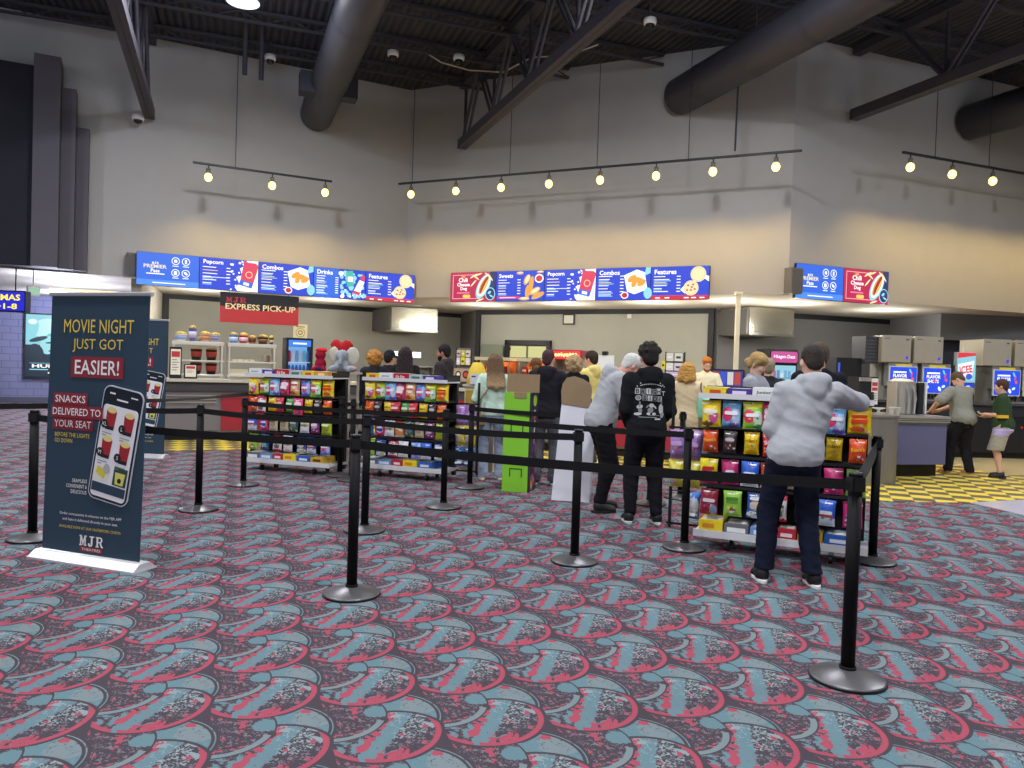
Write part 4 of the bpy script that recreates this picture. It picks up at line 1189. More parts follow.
Wd = lambda t, z, h, c, r=0.0: (t, z, h, c, r)
BAGS = {   # name: (mesh, colour words)
 'yellowpink': (pouch(.18, .225, .05, 'EFD21E', [(.62, .6, .26, .26, 'E0609A'), (.4, .42, .36, .12, 'F6E9C8'), (.3, .88, .3, .1, '7A5A2A')], [Wd('', .42, .03, 'F2F0E0', .1)]), 'yellow candy bag with a pink sweet'),
 'bluepink': (pouch(.18, .225, .05, '6FB4E8', [(.3, .5, .28, .26, 'E23A72'), (.75, .55, .22, .3, 'BFD6F6'), (.7, .9, .3, .1, '6A5FC4')], [Wd('', .45, .03, 'F6F6FA', .25)]), 'sky blue candy bag with a pink disc'),
 'greenpink': (pouch(.18, .225, .05, '8CCB3A', [(.5, .08, .6, .16, 'E8E234'), (.32, .52, .3, .26, 'E23A66'), (.78, .6, .22, .3, 'CFE8C8'), (.8, .9, .25, .1, '3E8A40')], [Wd('', .48, .03, 'F6F6FA', .25)]), 'lime green candy bag with a red disc'),
 'hotpink': (pouch(.17, .215, .05, 'E2447E', [(.5, .35, .4, .16, 'F6D8E4'), (.55, .78, .3, .14, 'C2204E')], [Wd('', .55, .035, 'F8F0F4', .1)]), 'hot pink candy bag'),
 'peachwhite': (pouch(.17, .215, .05, 'E9A86A', [(.5, .35, .36, .24, 'F6F0E4'), (.3, .85, .3, .12, 'C23A2A'), (.75, .8, .2, .14, 'E0C030')], [Wd('', .35, .025, 'D06048')]), 'peach candy bag with a white circle'),
 'violet': (pouch(.17, .215, .05, '7A86E2', [(.35, .55, .3, .22, 'E23A92'), (.5, .14, .5, .1, '4FA0EA'), (.8, .5, .16, .4, 'B8C2F4')], [Wd('', .5, .03, 'F2F2FA')]), 'violet blue candy bag'),
 'goldbig': (pouch(.20, .225, .06, 'F2D214', [(.5, .5, .42, .2, 'E9B020'), (.4, .78, .3, .1, 'E0601E')], [Wd('', .32, .02, 'C8321E'), Wd('', .5, .03, 'E2401E', .1)]), 'big yellow candy bag with red lettering'),
 'orange': (pouch(.145, .19, .06, 'E0541E', [(.5, .6, .34, .22, 'D8481A')], [Wd("Reese's", .42, .034, 'F2C230', .12)]), 'orange candy bag with yellow lettering'),
 'darkbrown': (pouch(.125, .185, .05, '3A2C30', [(.5, .4, .34, .12, '8A8088'), (.5, .75, .3, .12, '5A3A40')], [Wd('', .38, .026, 'C8C0C8')]), 'dark brown candy bag'),
 'yellow': (pouch(.14, .185, .055, 'EFC91A', [(.5, .7, .3, .18, 'DDB010')], [Wd("m&m's", .36, .026, '6A3A1E', .05)]), 'plain yellow candy bag'),
 'red': (pouch(.145, .19, .055, 'CE2430', [(.6, .7, .24, .16, '7A3A8A'), (.5, .62, .18, .1, 'E8B02A')], [Wd('Skittles', .36, .034, 'F6F0F0', .12)]), 'red candy bag with white lettering'),
 'green': (pouch(.145, .19, .055, '3A9A3E', [(.5, .72, .34, .16, 'D8A040')], [Wd('', .4, .03, 'E8F0D8', .15)]), 'green candy bag'),
 'redwide': (pouch(.17, .185, .06, 'C42230', [], [Wd('', .4, .03, 'F2DCDC', .1)]), 'wide red candy bag'),
 'yellowblue': (pouch(.17, .21, .05, 'F0DC1E', [(.8, .65, .24, .16, '3A62C8'), (.4, .5, .3, .14, 'E0406A'), (.5, .92, .6, .1, 'B8285A')], [Wd('', .38, .026, 'C8322E')]), 'yellow candy pouch with a blue corner'),
 'magenta': (pouch(.165, .21, .05, 'C42A72', [(.5, .6, .36, .2, 'DCE4F4'), (.6, .64, .2, .1, '4A5AB8')], [Wd('', .58, .028, '3A4AA0')]), 'magenta candy pouch'),
 'bluewhite': (pouch(.165, .21, .05, '2E62CC', [(.5, .85, .6, .25, 'D8E0EC')], [Wd('', .48, .028, 'E8ECF6'), Wd('', .6, .014, 'C23A3A')]), 'blue candy pouch with a white lower half'),
 'rust': (pouch(.165, .21, .05, 'C45032', [(.5, .7, .4, .2, 'D88A50'), (.5, .95, .6, .1, 'E8DCC8')], [Wd('', .45, .028, 'F2DCC4')]), 'rust red candy pouch'),
 'maroon': (pouch(.17, .22, .045, '9A2440', [(.75, .8, .2, .22, '8AA0C0')], [Wd('', .45, .03, 'F2E4E8', .6)]), 'maroon liquorice pouch'),
 'lime': (pouch(.17, .215, .05, '96C84A', [(.5, .72, .2, .1, '8A5A4A')], [Wd('', .3, .03, '4F8A2A'), Wd('', .42, .016, '5F9A3A')]), 'light green candy pouch'),
 'navywhite': (pouch(.165, .215, .05, '3A5CB4', [(.5, .5, .36, .2, 'C8B8A8'), (.5, .85, .5, .14, 'E8ECF2'), (.75, .82, .14, .08, 'E8D040')], [Wd('', .22, .028, 'F2F4FA')]), 'blue and white candy pouch with brown sweets'),
 'whitered': (pouch(.16, .215, .05, 'E8E4E6', [(.5, .06, .6, .14, 'B8243E'), (.5, .7, .3, .14, '6A5A60'), (.5, .95, .6, .08, 'B8243E')], [Wd('', .4, .024, '5A5058')]), 'white candy pouch with a red top'),
 'tan': (pouch(.155, .2, .05, 'C8BA98', [(.5, .55, .3, .2, '9A8A6A')], [Wd('', .35, .026, '6A5A40')]), 'tan candy pouch'),
 'darkgreen': (pouch(.155, .2, .05, '3E5A50', [(.5, .55, .34, .2, '5A7468')], [Wd('', .4, .026, 'A8BCB0')]), 'dark green candy pouch'),
 'purple': (pouch(.155, .2, .05, '7A2C68', [(.5, .5, .34, .2, 'C8A8C8')], [Wd('', .45, .026, 'F0DCEC')]), 'purple candy pouch'),
 'whiteyellow': (pouch(.16, .205, .05, 'E4E4EC', [(.5, .5, .5, .14, 'E0D040')], [Wd('', .5, .024, '6A7AA8')]), 'white candy pouch with a yellow stripe'),
 'teal': (pouch(.155, .205, .05, '2E5A9A', [(.5, .6, .3, .2, '6AC0B0')], [Wd('', .35, .026, 'E0F0F0')]), 'blue candy pouch with a teal picture'),
 'limestack': (pouch(.175, .215, .08, 'B8CC28', [(.5, .55, .36, .24, '7A9A1E')], [Wd('', .4, .03, 'F0F4C8')]), 'thick yellow-green candy pouch'),
}
POP = {'violet_popcorn': pouch(.15, .27, .11, 'B48ACB', [(.5, .88, .6, .08, '8A5AA8'), (.5, .3, .3, .12, '9A72B8')], [Wd('', .45, .04, 'C8A8DA')]), 'yellow_popcorn': pouch(.15, .25, .11, 'CFC43E', [(.3, .6, .3, .3, 'C8B0B0')], [Wd('', .4, .04, 'E8E4C8')]), 'blue_popcorn': pouch(.14, .25, .1, '3E78C8', [(.6, .5, .4, .3, 'C8CCD8')], [Wd('', .8, .03, 'E8ECF4')])}

ROWN = ('top row', 'second row', 'third row', 'bottom row')
ORD = ('first', 'second', 'third', 'fourth', 'fifth', 'sixth', 'seventh', 'eighth', 'ninth')
RW = 1.30

def cbox(name, label, w, h, d, col, words, loc, rz, group, stripe=None):
    b = MB(); b.rbox((0, 0, h / 2), (w, d, h), mat(col, .4), .004, 'Y')
    if stripe: b.rect(-w * .5, h * .02, w * .5, h * .3, mat(stripe, .4), -d / 2 - .001); b.poly([], WHITE) if False else None
    for t, x, z, hh, c, ww in words:
        if t: b.text(t, x * w, z * h, hh, mat(c, .4), -d / 2 - .002, w=ww * w, bold=.02)
        else: b.rect((x - ww / 2) * w, z * h - hh / 2, (x + ww / 2) * w, z * h + hh / 2, mat(c, .4), -d / 2 - .002)
    b.box((0, 0, h + .0006), (w * .8, d * .6, .001), mat('E8E4DA', .5)); 
    return tag(b.build('candy_box', None, 0, loc, rz), label, 'candy box', group)

def rack(which, x, y, a, rows, topb, botb, w=1.30):
    fr = Fr(x, y, a); dz = .028 if which == 'right' else .0
    t = thing('candy_rack', {'right': 'black candy rack with white shelves beside the man in the pale grey hoodie', 'middle': 'black candy rack in the middle, in front of the people at the counter', 'left': 'black candy rack nearest the red counter panel on the left'}[which], 'display rack', fr.p(0, 0, 0), a)
    def part(nm, fn, bev=0):
        b = MB(); fn(b); b.build(nm, t, bev)
    for ux in (.02, w - .02): part('upright', lambda b, ux=ux: b.box((ux, .40, .70), (.045, .06, 1.30), BLACKP))
    part('back_panel', lambda b: b.box((w / 2, .40, .72), (w - .06, .02, 1.14), mat('121214', .8)))
    SHM = mat('D4D4D8', .45)
    part('top_shelf', lambda b: (b.box((w / 2, .20, 1.275 + dz), (w + .06, .40, .018), SHM), b.box((w / 2, -.005, 1.285 + dz), (w + .06, .012, .045), SHM), b.box((w + .02, .2, 1.315 + dz), (.012, .4, .07), BLACKP), b.box((w / 2, .40, 1.325 + dz), (w + .06, .012, .08), BLACKP)))
    part('bottom_shelf', lambda b: (b.box((w / 2, .19, .135), (w + .06, .42, .03), SHM), b.box((w / 2, -.02, .14), (w + .06, .012, .06), SHM)))
    for ux in (.24, w - .24):
        for vy in (.04, .36): part('caster', lambda b, ux=ux, vy=vy: (b.tube([(ux - .015, vy, .04), (ux + .015, vy, .04)], .038, BLACK, 12), b.box((ux, vy, .095), (.03, .03, .05), STEEL)))
    zs = tuple(z + dz for z in (1.245, .99, .745, .485))
    for r, z in enumerate(zs[1:]):
        part('shelf_rail', lambda b, z=z: b.box((w / 2, .22, z + .028), (w, .36, .022), BLACKP))
    hk = None
    grp = {'right': 'candy bags on the right rack', 'middle': 'candy bags on the middle rack', 'left': 'candy bags on the left rack'}[which]
    for r, names in enumerate(rows):
        n = len(names)
        for i, nm in enumerate(names):
            if nm is None: continue
            me, words = BAGS[nm]; u = w * (i + .5) / n
            if hk is None:
                b = MB(); b.tube([(0, .39, 0), (0, .0, 0), (0, -.012, .012)], .0035, mat('9A9A9E', .3, .9), 6); hk = b.build('hook', t); h = hk
            else:
                h = hk.copy(); COL.objects.link(h); h.parent = t
            z = zs[r]; h.location = (u, .02, z - .014)
            o = bpy.data.objects.new('candy_bag', me); COL.objects.link(o)
            jit = ((i * 7 + r * 5) % 5 - 2) * .004
            o.location = fr.p(u + jit, .045 + .02 * ((i + r) % 2), z); o.rotation_euler = (math.radians(-2), ((i * 3 + r) % 5 - 2) * .02, a)
            tag(o, '%s, %s from left, %s, %s rack' % (words, ORD[i], ROWN[r], which), 'candy bag', grp)
            o.scale = (.9, 1, 1)
    sc = {'right': 'on the right rack', 'middle': 'on the middle rack', 'left': 'on the left rack'}[which]
    for z, lst, nm in ((1.285 + dz, topb, 'top shelf'), (.151, botb, 'bottom shelf')):
        u = .01
        for i, (bw, bh, col, cw, words) in enumerate(lst):
            cbox('candy_box', '%s, %s from left, %s, %s rack' % (cw, ORD[i], nm, which), bw, bh, .3 if z < 1 else .22, col, words, fr.p(u + bw / 2, .16 if z < 1 else .135, z), a, nm.split()[0] + ' shelf boxes ' + sc)
            u += bw + .012
    return fr, t

B1 = (.185, .075, 'E3C531', 'yellow theatre candy box', [('', 0, .5, .03, 'C2542E', .5)]); B2 = (.19, .07, '4A3A8E', 'purple theatre candy box', [('', 0, .5, .03, 'E3D9F0', .6)])
B3 = (.2, .085, 'E4E4E6', 'white theatre candy box with green lettering', [('Junior', -.05, .5, .034, '2E6A48', .6)]); B4 = (.21, .085, 'B01E2E', 'red theatre candy box with white lettering', [('Kit Kat', -.05, .5, .04, 'F2E8E8', .6)])
B5 = (.19, .075, 'D89A3A', 'orange-gold theatre candy box', [('', 0, .5, .03, 'F2DCA0', .5)]); B6 = (.19, .075, 'A8C4BC', 'pale green theatre candy box', [('', 0, .5, .03, '4A6A6A', .6)])
L1 = (.2, .095, 'E8CE28', 'yellow box of sweets with an orange end', [('', -.1, .55, .035, 'D8862A', .5)]); L2 = (.2, .085, '6A6A70', 'grey box of sweets with white lettering', [('', 0, .45, .04, 'E4E4E8', .75)])
L3 = (.2, .08, '6A92C8', 'light blue box of sweets', [('', 0, .5, .035, 'E0ECF6', .7)]); L4 = (.15, .09, 'B82A3E', 'dark red box of sweets', [('', 0, .5, .03, 'F2D8DC', .6)]); L5 = (.19, .085, 'C8A02E', 'gold box of sweets', [('', 0, .5, .03, '5A3A1E', .6)]); L6 = (.2, .085, '2E62B8', 'blue box of sweets', [('', 0, .5, .03, 'E0E8F4', .6)])
R_ = rack('right', 1.63, 6.50, -.43,
     [['yellowpink', 'bluepink', 'greenpink', 'hotpink', 'peachwhite', 'violet', 'bluepink', 'goldbig'], ['orange', 'darkbrown', 'yellow', 'red', 'green', 'darkbrown', 'yellow', 'orange'],
      ['yellowblue', 'magenta', 'bluewhite', 'rust', 'tan', 'purple', 'magenta', 'lime'], ['maroon', 'lime', 'navywhite', 'whitered', 'teal', 'bluewhite', 'magenta']],
     [B1, B2, B3, B4, B6, B5], [L1, L2, L3, L4, L5, L6])
M_ = rack('middle', -1.95, 10.04, -.34,
     [['yellowpink', 'greenpink', 'bluepink', 'hotpink', 'peachwhite', 'violet', 'greenpink', 'goldbig'], ['orange', 'darkbrown', 'yellow', 'redwide', 'green', 'red', 'yellow', 'darkbrown', 'orange'],
      ['teal', 'magenta', 'whiteyellow', 'rust', 'darkgreen', 'tan', 'purple', 'limestack'], ['lime', 'navywhite', 'whitered', 'whiteyellow', 'violet', 'bluewhite', 'navywhite']],
     [B1, B3, B4, B6, B2], [L2, L3, L4, L1, L6], 1.17)
RM = 1.17
L_ = rack('left', -3.58, 10.27, -.33,
     [['yellowpink', 'greenpink', 'bluepink', 'hotpink', 'peachwhite', 'violet', 'greenpink', 'goldbig'], ['orange', 'whitered', 'yellow', 'red', 'green', 'hotpink', 'yellow', 'darkbrown', 'orange'],
      ['bluewhite', 'magenta', 'tan', 'tan', 'darkgreen', 'whiteyellow', 'purple', 'limestack'], ['lime', 'teal', 'whitered', 'whiteyellow', 'navywhite', 'bluewhite', 'violet']],
     [B3, B2, B4, B6, B1, B5], [L2, L3, L4, L1, L6, L5])
# popcorn bags hung on the rack ends
for fr, us, wh, side in ((R_[0], (-.26, -.10), 'right rack', 'left'), (M_[0], (RM + .10, RM + .25), 'middle rack', 'right')):
    arm_t = fr
    for z, nm, cw in ((.985, 'violet_popcorn', 'violet popcorn bag'), (.715, 'yellow_popcorn', 'yellow popcorn bag'), (.44, 'blue_popcorn', 'blue and white popcorn bag')):
        for i, u in enumerate(us):
            if nm == 'blue_popcorn' and wh == 'right rack' and i == 0: continue
            o = bpy.data.objects.new('popcorn_bag', POP[nm]); COL.objects.link(o); o.location = fr.p(u, .30, z); o.rotation_euler = (0, (-.05, .06)[i], fr.a)
            inner = (i == 1) if side == 'left' else (i == 0)
            tag(o, '%s hanging off the %s end of the %s, %s one' % (cw, side, wh, 'nearer' if inner else 'outer'), 'popcorn bag', 'popcorn bags at the end of the ' + wh)
    rk = R_[1] if wh == 'right rack' else M_[1]
    for z in (.985, .715, .44):
        b = MB(); u0, u1 = (-.34, .0) if side == 'left' else (RM, RM + .33)
        b.tube([(u0, .31, z - .012), (u1, .31, z - .012)], .005, BLACK, 6); b.build('side_arm', rk)
    b = MB(); b.box(((-.34 + .02) if side == 'left' else RM + .32, .36, .68), (.025, .025, 1.2), BLACK); b.build('side_upright', rk)
    for z in (1.0, .12):
        b = MB(); b.box(((-.17) if side == 'left' else RM + .16, .36, z), (.36, .02, .02), BLACK); b.build('side_crossbar', rk)

# ------------------------------------------------------------------ belt posts
PH = 1.028
POSTS = {'A': (-3.79, 6.04), 'B': (-3.03, 7.41), 'C': (-3.14, 8.96), 'D': (-.99, 4.87), 'E': (-1.27, 6.73), 'F': (-.68, 7.96), 'G': (.53, 5.89), 'H': (1.72, 3.76), 'I': (1.515, 6.46), 'J': (3.0, 6.2),
         'K': (1.60, 8.57), 'L': (-.48, 9.30), 'M': (-2.02, 9.72), 'N': (-2.2, 9.90), 'O': (-4.3, 7.65), 'Q': (-4.35, 8.5), 'R': (-3.90, 11.5), 'P': (-6.3, 6.95), 'S': (2.05, 9.05)}
POSTS['M'] = (-1.99, 9.58); POSTS['N'] = (-2.22, 9.94)
PL = {'A': 'black belt post standing behind the big banner at far left', 'B': 'black belt post in the open carpet between the banners and the left rack', 'C': 'black belt post in front of the left end of the left candy rack',
      'D': 'nearest black belt post left of centre, standing alone on bright base', 'E': 'black belt post just behind the nearest left-centre post', 'F': 'black belt post in front of the right end of the middle candy rack',
      'G': 'black belt post in the middle of the carpet before the old man', 'H': 'largest black belt post, nearest the camera at right', 'I': 'black belt post at the left end of the right candy rack', 'J': 'black belt post at the right end of the right candy rack',
      'K': 'black belt post half hidden behind the man in the black hoodie', 'L': 'black belt post behind the right end of the middle candy rack', 'M': 'black belt post at the left end of the middle candy rack', 'N': 'black belt post between the left and middle candy racks',
      'O': 'black belt post hidden behind the big banner, second one back', 'Q': 'black belt post hidden behind the edge of the big banner, further back', 'R': 'black belt post behind the left end of the left candy rack', 'S': 'black belt post hidden behind the popcorn bags at the left of the right rack', 'P': 'black belt post beyond the left edge of the photo'}
BELTS = [('A', 'D'), ('D', 'H'), ('B', 'E'), ('E', 'G'), ('C', 'F'), ('F', 'I'), ('L', 'K'), ('I', 'S'), ('H', 'J'), ('M', 'N'), ('B', 'O'), ('O', 'P'), ('Q', 'R')]
BM = mat('040406', .6, 0, 0, .2); BASEM = mat('6F6D70', .36, .6, 0, .5, .08, 12.0); BELTM = mat('141417', .75, 0, 0, .25)
bx = MB(); bx.lathe([(.176, 0), (.18, .004), (.18, .016), (.172, .022), (.06, .052), (.04, .056), (0, .056)], BASEM, n=36); base_o = bx.build('base'); bm1 = base_o.data
bx = MB(); bx.lathe([(.181, .0), (.184, .003), (.184, .014), (.181, .016)], BLACK, n=36); rim_o = bx.build('rim'); bm2 = rim_o.data
bx = MB(); bx.lathe([(.0335, 0), (.0335, PH - .16)], BM, (0, 0, .05), 20); bx.lathe([(.04, 0), (.04, .02)], BM, (0, 0, .05), 20); pole_o = bx.build('p'); bm3 = pole_o.data
bx = MB(); bx.rbox((0, 0, PH - .055), (.06, .06, .105), BM, .02); bx.lathe([(.032, 0), (.036, .012), (.0, .016)], mat('3A3A3E', .35), (0, 0, PH - .004), 20)
for k in range(4): bx.box((.030 * math.cos(k * PI / 2), .030 * math.sin(k * PI / 2), PH - .05), (.012 if k % 2 == 0 else .054, .054 if k % 2 == 0 else .012, .07), BLACK)
head_o = bx.build('h'); bm4 = head_o.data
for o in (base_o, rim_o, pole_o, head_o): bpy.data.objects.remove(o)
PT = {}
for k, p in POSTS.items():
    t = thing('belt_post', PL[k], 'barrier post', (p[0], p[1], 0), {'D': .3, 'H': .2}.get(k, .25), 'black retractable belt posts')
    PT[k] = t
    for nm, me in (('base', bm1), ('rubber_rim', bm2), ('pole', bm3), ('belt_head', bm4)):
        o = bpy.data.objects.new(nm, me); COL.objects.link(o); o.parent = t
for i, j in BELTS:
    a = Vector((*POSTS[i], PH - .055)); b_ = Vector((*POSTS[j], PH - .055)); d = (b_ - a); L = d.length; d.normalize(); nrm = Vector((-d.y, d.x, 0))
    a = a + d * .045; b_ = b_ - d * .045
    vs = []; fs = []; n = 14; tw = (i, j) in (('H', 'J'), ('Q', 'R'))
    for k in range(n + 1):
        t_ = k / n; c = a.lerp(b_, t_); c.z -= .022 * 4 * t_ * (1 - t_)
        ang = (1.15 if tw else .0) * math.sin(PI * t_)
        up = Vector((0, 0, 1)) * math.cos(ang) + nrm * math.sin(ang); sd = nrm * math.cos(ang) - Vector((0, 0, 1)) * math.sin(ang)
        for s1, s2 in ((1, 1), (1, -1), (-1, -1), (-1, 1)): vs.append(c + up * .0265 * s1 + sd * .0012 * s2)
    for k in range(n):
        for q in range(4): fs.append((k * 4 + q, k * 4 + (q + 1) % 4, k * 4 + 4 + (q + 1) % 4, k * 4 + 4 + q))
    m = MB(); R = Matrix.Rotation(-PT[i].rotation_euler.z, 4, 'Z') @ Matrix.Translation(-Vector((*POSTS[i], 0))); m.M = R
    m.add(vs, fs, BELTM); m.build('belt', PT[i])

# ------------------------------------------------------------------ roll-up banners
def banner(label, x, y, a, wd, ht, lean):
    t = thing('roll_up_banner', label, 'banner', (x, y, 0), a)
    sh = lean / ht
    K = lambda z: sh * (z - .06)
    b = MB(); AL = mat('D6D6D8', .4, .3); b.prism([(-.04, -.09), (wd + .04, -.09), (wd + .04, .12), (-.04, .12)], .0, .012, AL)
    b.add([(-.035, -.085, .012), (wd + .035, -.085, .012), (wd + .035, .115, .012), (-.035, .115, .012), (-.035, -.03, .055), (wd + .035, -.03, .055), (wd + .035, .06, .055), (-.035, .06, .055)], [(0, 1, 5, 4), (1, 2, 6, 5), (2, 3, 7, 6), (3, 0, 4, 7), (4, 5, 6, 7)], AL); b.build('base', t)
    b = MB(); b.tube([(wd / 2, .035 , .07), (wd / 2, .035 + lean, ht + .06)], .012, AL, 8); b.build('support_pole', t)
    b = MB(); b.rbox((wd / 2, K(ht + .06) + .004, ht + .065), (wd + .03, .03, .03), mat('C4C6CA', .35, .5), .008, 'X'); b.build('top_rail', t)
    b = MB(); M4 = Matrix.Identity(4); M4[1][2] = sh; M4[1][3] = -sh * .06
    b.M = M4
    NV = mat('2C4254', .55); b.box((wd / 2, .004, .06 + ht / 2), (wd, .004, ht), NV); b.build('fabric', t)
    b = MB(); b.M = M4; S = wd / .885
    YL, WHt, RDm = mat('E3C75A', .5), mat('F0EEF0', .5), mat('8E2D3A', .5)
    def panel(x0, z0, x1, z1, y):
        q = MB(); q.M = M4; q.rect(x0 * S, z0, x1 * S, z1, RDm, y); q.build('red_panel', t)
    def tx(s, x_, z, h, m, w, rot=0.0, al='c', bo=.0, y=-.004):
        q = MB(); q.M = M4; q.text(s, x_ * S, z, h, m, y, w * S if w else None, al, bo, rot); q.build('text_line', t)
    tx('MOVIE NIGHT', .445, 1.695, .098, YL, .63); tx('JUST GOT', .445, 1.555, .098, YL, .455)
    panel(.2075, 1.325, .6825, 1.475, -.0025); tx('EASIER!', .445, 1.40, .105, WHt, .40, bo=.01)
    for s_, x0, z, w in (('SNACKS', .075, 1.165, .28), ('DELIVERED TO', .075, 1.075, .44), ('YOUR SEAT', .075, .985, .34)):
        panel(x0 - .017, z - .044, x0 + w + .018, z + .044, -.0025 - .016 * (s_ == 'DELIVERED TO')); tx(s_, x0, z, .052, WHt, w, 0, 'l', .006, -.004 - .0165 * (s_ == 'DELIVERED TO'))
    tx('BEFORE THE LIGHTS', .085, .905, .03, YL, .32, al='l'); tx('GO DOWN', .085, .862, .03, YL, .165, al='l')
    for i, s_ in enumerate(('SEAMLESS', 'CONVENIENT &', 'DELICIOUS')): tx(s_, .40, .58 - i * .04, .026, WHt, (.135, .19, .145)[i], 0, 'r')
    tx('Order concessions in advance on the MJR APP', .44, .335, .026, WHt, .56); tx('and have it delivered directly to your seat.', .44, .295, .026, WHt, .50); tx('AVAILABLE NOW AT OUR WATERFORD CINEMA', .44, .243, .02, YL, .56)
    lg = MB(); lg.M = M4; lg.mjr(.46 * S, .158, .215 * S, .075, WHt, -.004); lg.build('logo', t); panel(.3575, .08, .5625, .114, -.0025); tx('THEATRES', .46, .097, .018, WHt, .17)
    b = MB(); Rt = Matrix.Translation((.645 * S, 0, .855)) @ Matrix.Rotation(math.radians(9), 4, 'Y')
    b.M = M4 @ Rt
    w2, h2 = .178 * S, .41
    b.rbox((0, -.003, 0), (w2 * 2, .006, h2 * 2), mat('C9CCD6', .4), .06, 'Y', 6); b.rbox((0, -.0045, 0), (w2 * 2 - .016, .006, h2 * 2 - .016), mat('1E2630', .4), .055, 'Y', 6)
    b.rbox((0, -.0065, -.055), (w2 * 2 - .05, .006, h2 * 2 - .16), mat('E9E9F0', .4), .03, 'Y', 6)
    b.rect(-w2 + .03, -h2 + .06, w2 - .03, -h2 + .125, mat('2C4254', .5), -.011)
    DK_, RB = mat('23252C', .5), mat('A42A34', .5)
    for i, (x_, z_, s_) in enumerate(((-.075, .185, 'XL'), (.085, .175, 'L'), (-.075, -.02, 'M'), (.085, -.03, 'S'))):
        x_ *= S
        b.poly([(x_ - .038, z_ - .07), (x_ + .04, z_ - .07), (x_ + .048, z_ + .05), (x_ - .046, z_ + .05)], RB, -.011); b.disc(x_, z_ + .055, .044, .022, mat('E4D58A', .6), -.0115)
        b.rect(x_ - .038, z_ - .085, x_ + .04, z_ - .06, DK_, -.0118)
        b.disc(x_ - .05, z_ - .05, .032, .032, DK_, -.0125); b.text(s_, x_ - .05, z_ - .05, .028, mat('F0F0F4', .5), -.0135)
        for k in range(2): b.rect(x_ - .06, z_ - .115 - k * .018, x_ + .03 - k * .05, z_ - .107 - k * .018, mat('9A9CA4', .5), -.011)
    b.rect(-.14 * S, -.265, -.02 * S, -.165, mat('E8E4D4', .5), -.011); b.poly([(-.13 * S, -.22), (-.05 * S, -.25), (-.04 * S, -.19), (-.12 * S, -.17)], mat('D8CC4A', .5), -.012); b.disc(-.04 * S, -.175, .03, .035, mat('B0B2BC', .5), -.0125)
    b.rect(.025 * S, -.275, .145 * S, -.145, mat('2C4A44', .5), -.011); b.poly([(.05 * S, -.265), (.12 * S, -.265), (.13 * S, -.18), (.04 * S, -.18)], mat('DCD36A', .5), -.012); b.disc(.085 * S, -.235, .018, .018, DK_, -.0125)
    b.rect(-.12 * S, .352, -.07 * S, .364, mat('E8E8F0', .5), -.0085); b.rect(.07 * S, .352, .13 * S, .362, mat('E8E8F0', .5), -.0085); b.rect(-.05 * S, .315, .05 * S, .327, mat('E8E8F0', .5), -.0085)
    b.build('phone_picture', t)
    return t
banner('tall navy roll-up banner at front left reading MOVIE NIGHT JUST GOT EASIER', -3.417, 5.559, -.34, .92, 1.86, .045)
banner('second navy roll-up banner, further back and half hidden by the front one', -5.93, 11.14, -.08, .885, 1.95, .03)

# ------------------------------------------------------------------ cardboard standees
t = thing('cardboard_standee', 'bright green cardboard standee beside the woman in the mint top', 'standee', (-.085, 9.17, 0), -.28)
CB = mat('9A8468', .85, 0, 0, .1, .06, 20.0); GN = mat('86CC34', .6)
b = MB(); b.box((.16, .17, .60), (.32, .34, 1.2), CB); b.rect(0.001, 0.0, .319, 1.2, GN, -.003)
OUT = mat('3A6A1E', .7)
for z in (.18, .72): 
    b.rect(.09, z + .09, .25, z + .105, OUT, -.006)
    for x_ in (.09, .235): b.rect(x_, z, x_ + .015, z + .09, OUT, -.006)
for z in (.42, .96): b.rect(.1, z, .24, z + .012, mat('5A9A2A', .7), -.006)
b.build('green_box', t)
b = MB(); b.box((.329, .17, .60), (.016, .338, 1.198), mat('2A2634', .6))
b.M = Matrix.Translation((.337, .17, 0)) @ Matrix.Rotation(PI / 2, 4, 'Z')
r = random.Random(4)
for k in range(26):
    z = r.uniform(.04, .55); b.disc(r.uniform(-.13, .13), z, r.uniform(.02, .05), r.uniform(.03, .07), mat(r.choice(('8A4A6A', 'C88A3A', '5A3A7A', 'A86A8A', '3A2A4A')), .6), -.004 - k * 1e-4, 9, r.uniform(0, 3))
b.disc(0, 1.10, .09, .07, mat('9AC24A', .6), -.004)
for k, c in enumerate(('B8A0B8', 'C84A5A', 'D8D8DC', 'D8D8DC', 'D8D8DC', '8A6A9A')): b.disc(0, .97 - k * .075, .05, .026, mat(c, .6), -.004 - k * 1e-4, 10, k * .5)
b.build('printed_side', t)
b = MB(); b.prism([(-.0, .10), (.40, .10), (.40, .13), (-.0, .13)], 1.2, 1.42, CB); b.box((.2, .085, 1.17), (.16, .17, .06), CB); b.box((.2, -.008, 1.165), (.15, .008, .07), CB); b.build('cardboard_back', t)
t = thing('cardboard_standee', 'white cardboard standee with brown rounded top beside the leaning old man', 'standee', (.49, 8.64, 0), -.2)
b = MB(); b.add([(0, 0, 0), (.43, 0, 0), (.43, .26, 0), (0, .26, 0), (.07, .1, 1.12), (.46, .1, 1.12), (.46, .16, 1.12), (.07, .16, 1.12)], [(3, 2, 1, 0), (0, 1, 5, 4), (1, 2, 6, 5), (2, 3, 7, 6), (3, 0, 4, 7), (4, 5, 6, 7)], mat('E2E2EC', .6)); b.build('white_box', t)
b = MB(); pr = [(.07, 1.10), (.40, 1.06), (.415, 1.28), (.395, 1.34), (.31, 1.39), (.21, 1.42), (.12, 1.40), (.075, 1.33), (.06, 1.24)]
n = len(pr); b.add([(p[0], .085, p[1]) for p in pr] + [(p[0], .099, p[1]) for p in pr], [tuple(range(n)), tuple(range(2 * n - 1, n - 1, -1))] + [(k, n + k, n + (k + 1) % n, (k + 1) % n) for k in range(n)], CB); b.build('cardboard_top', t)
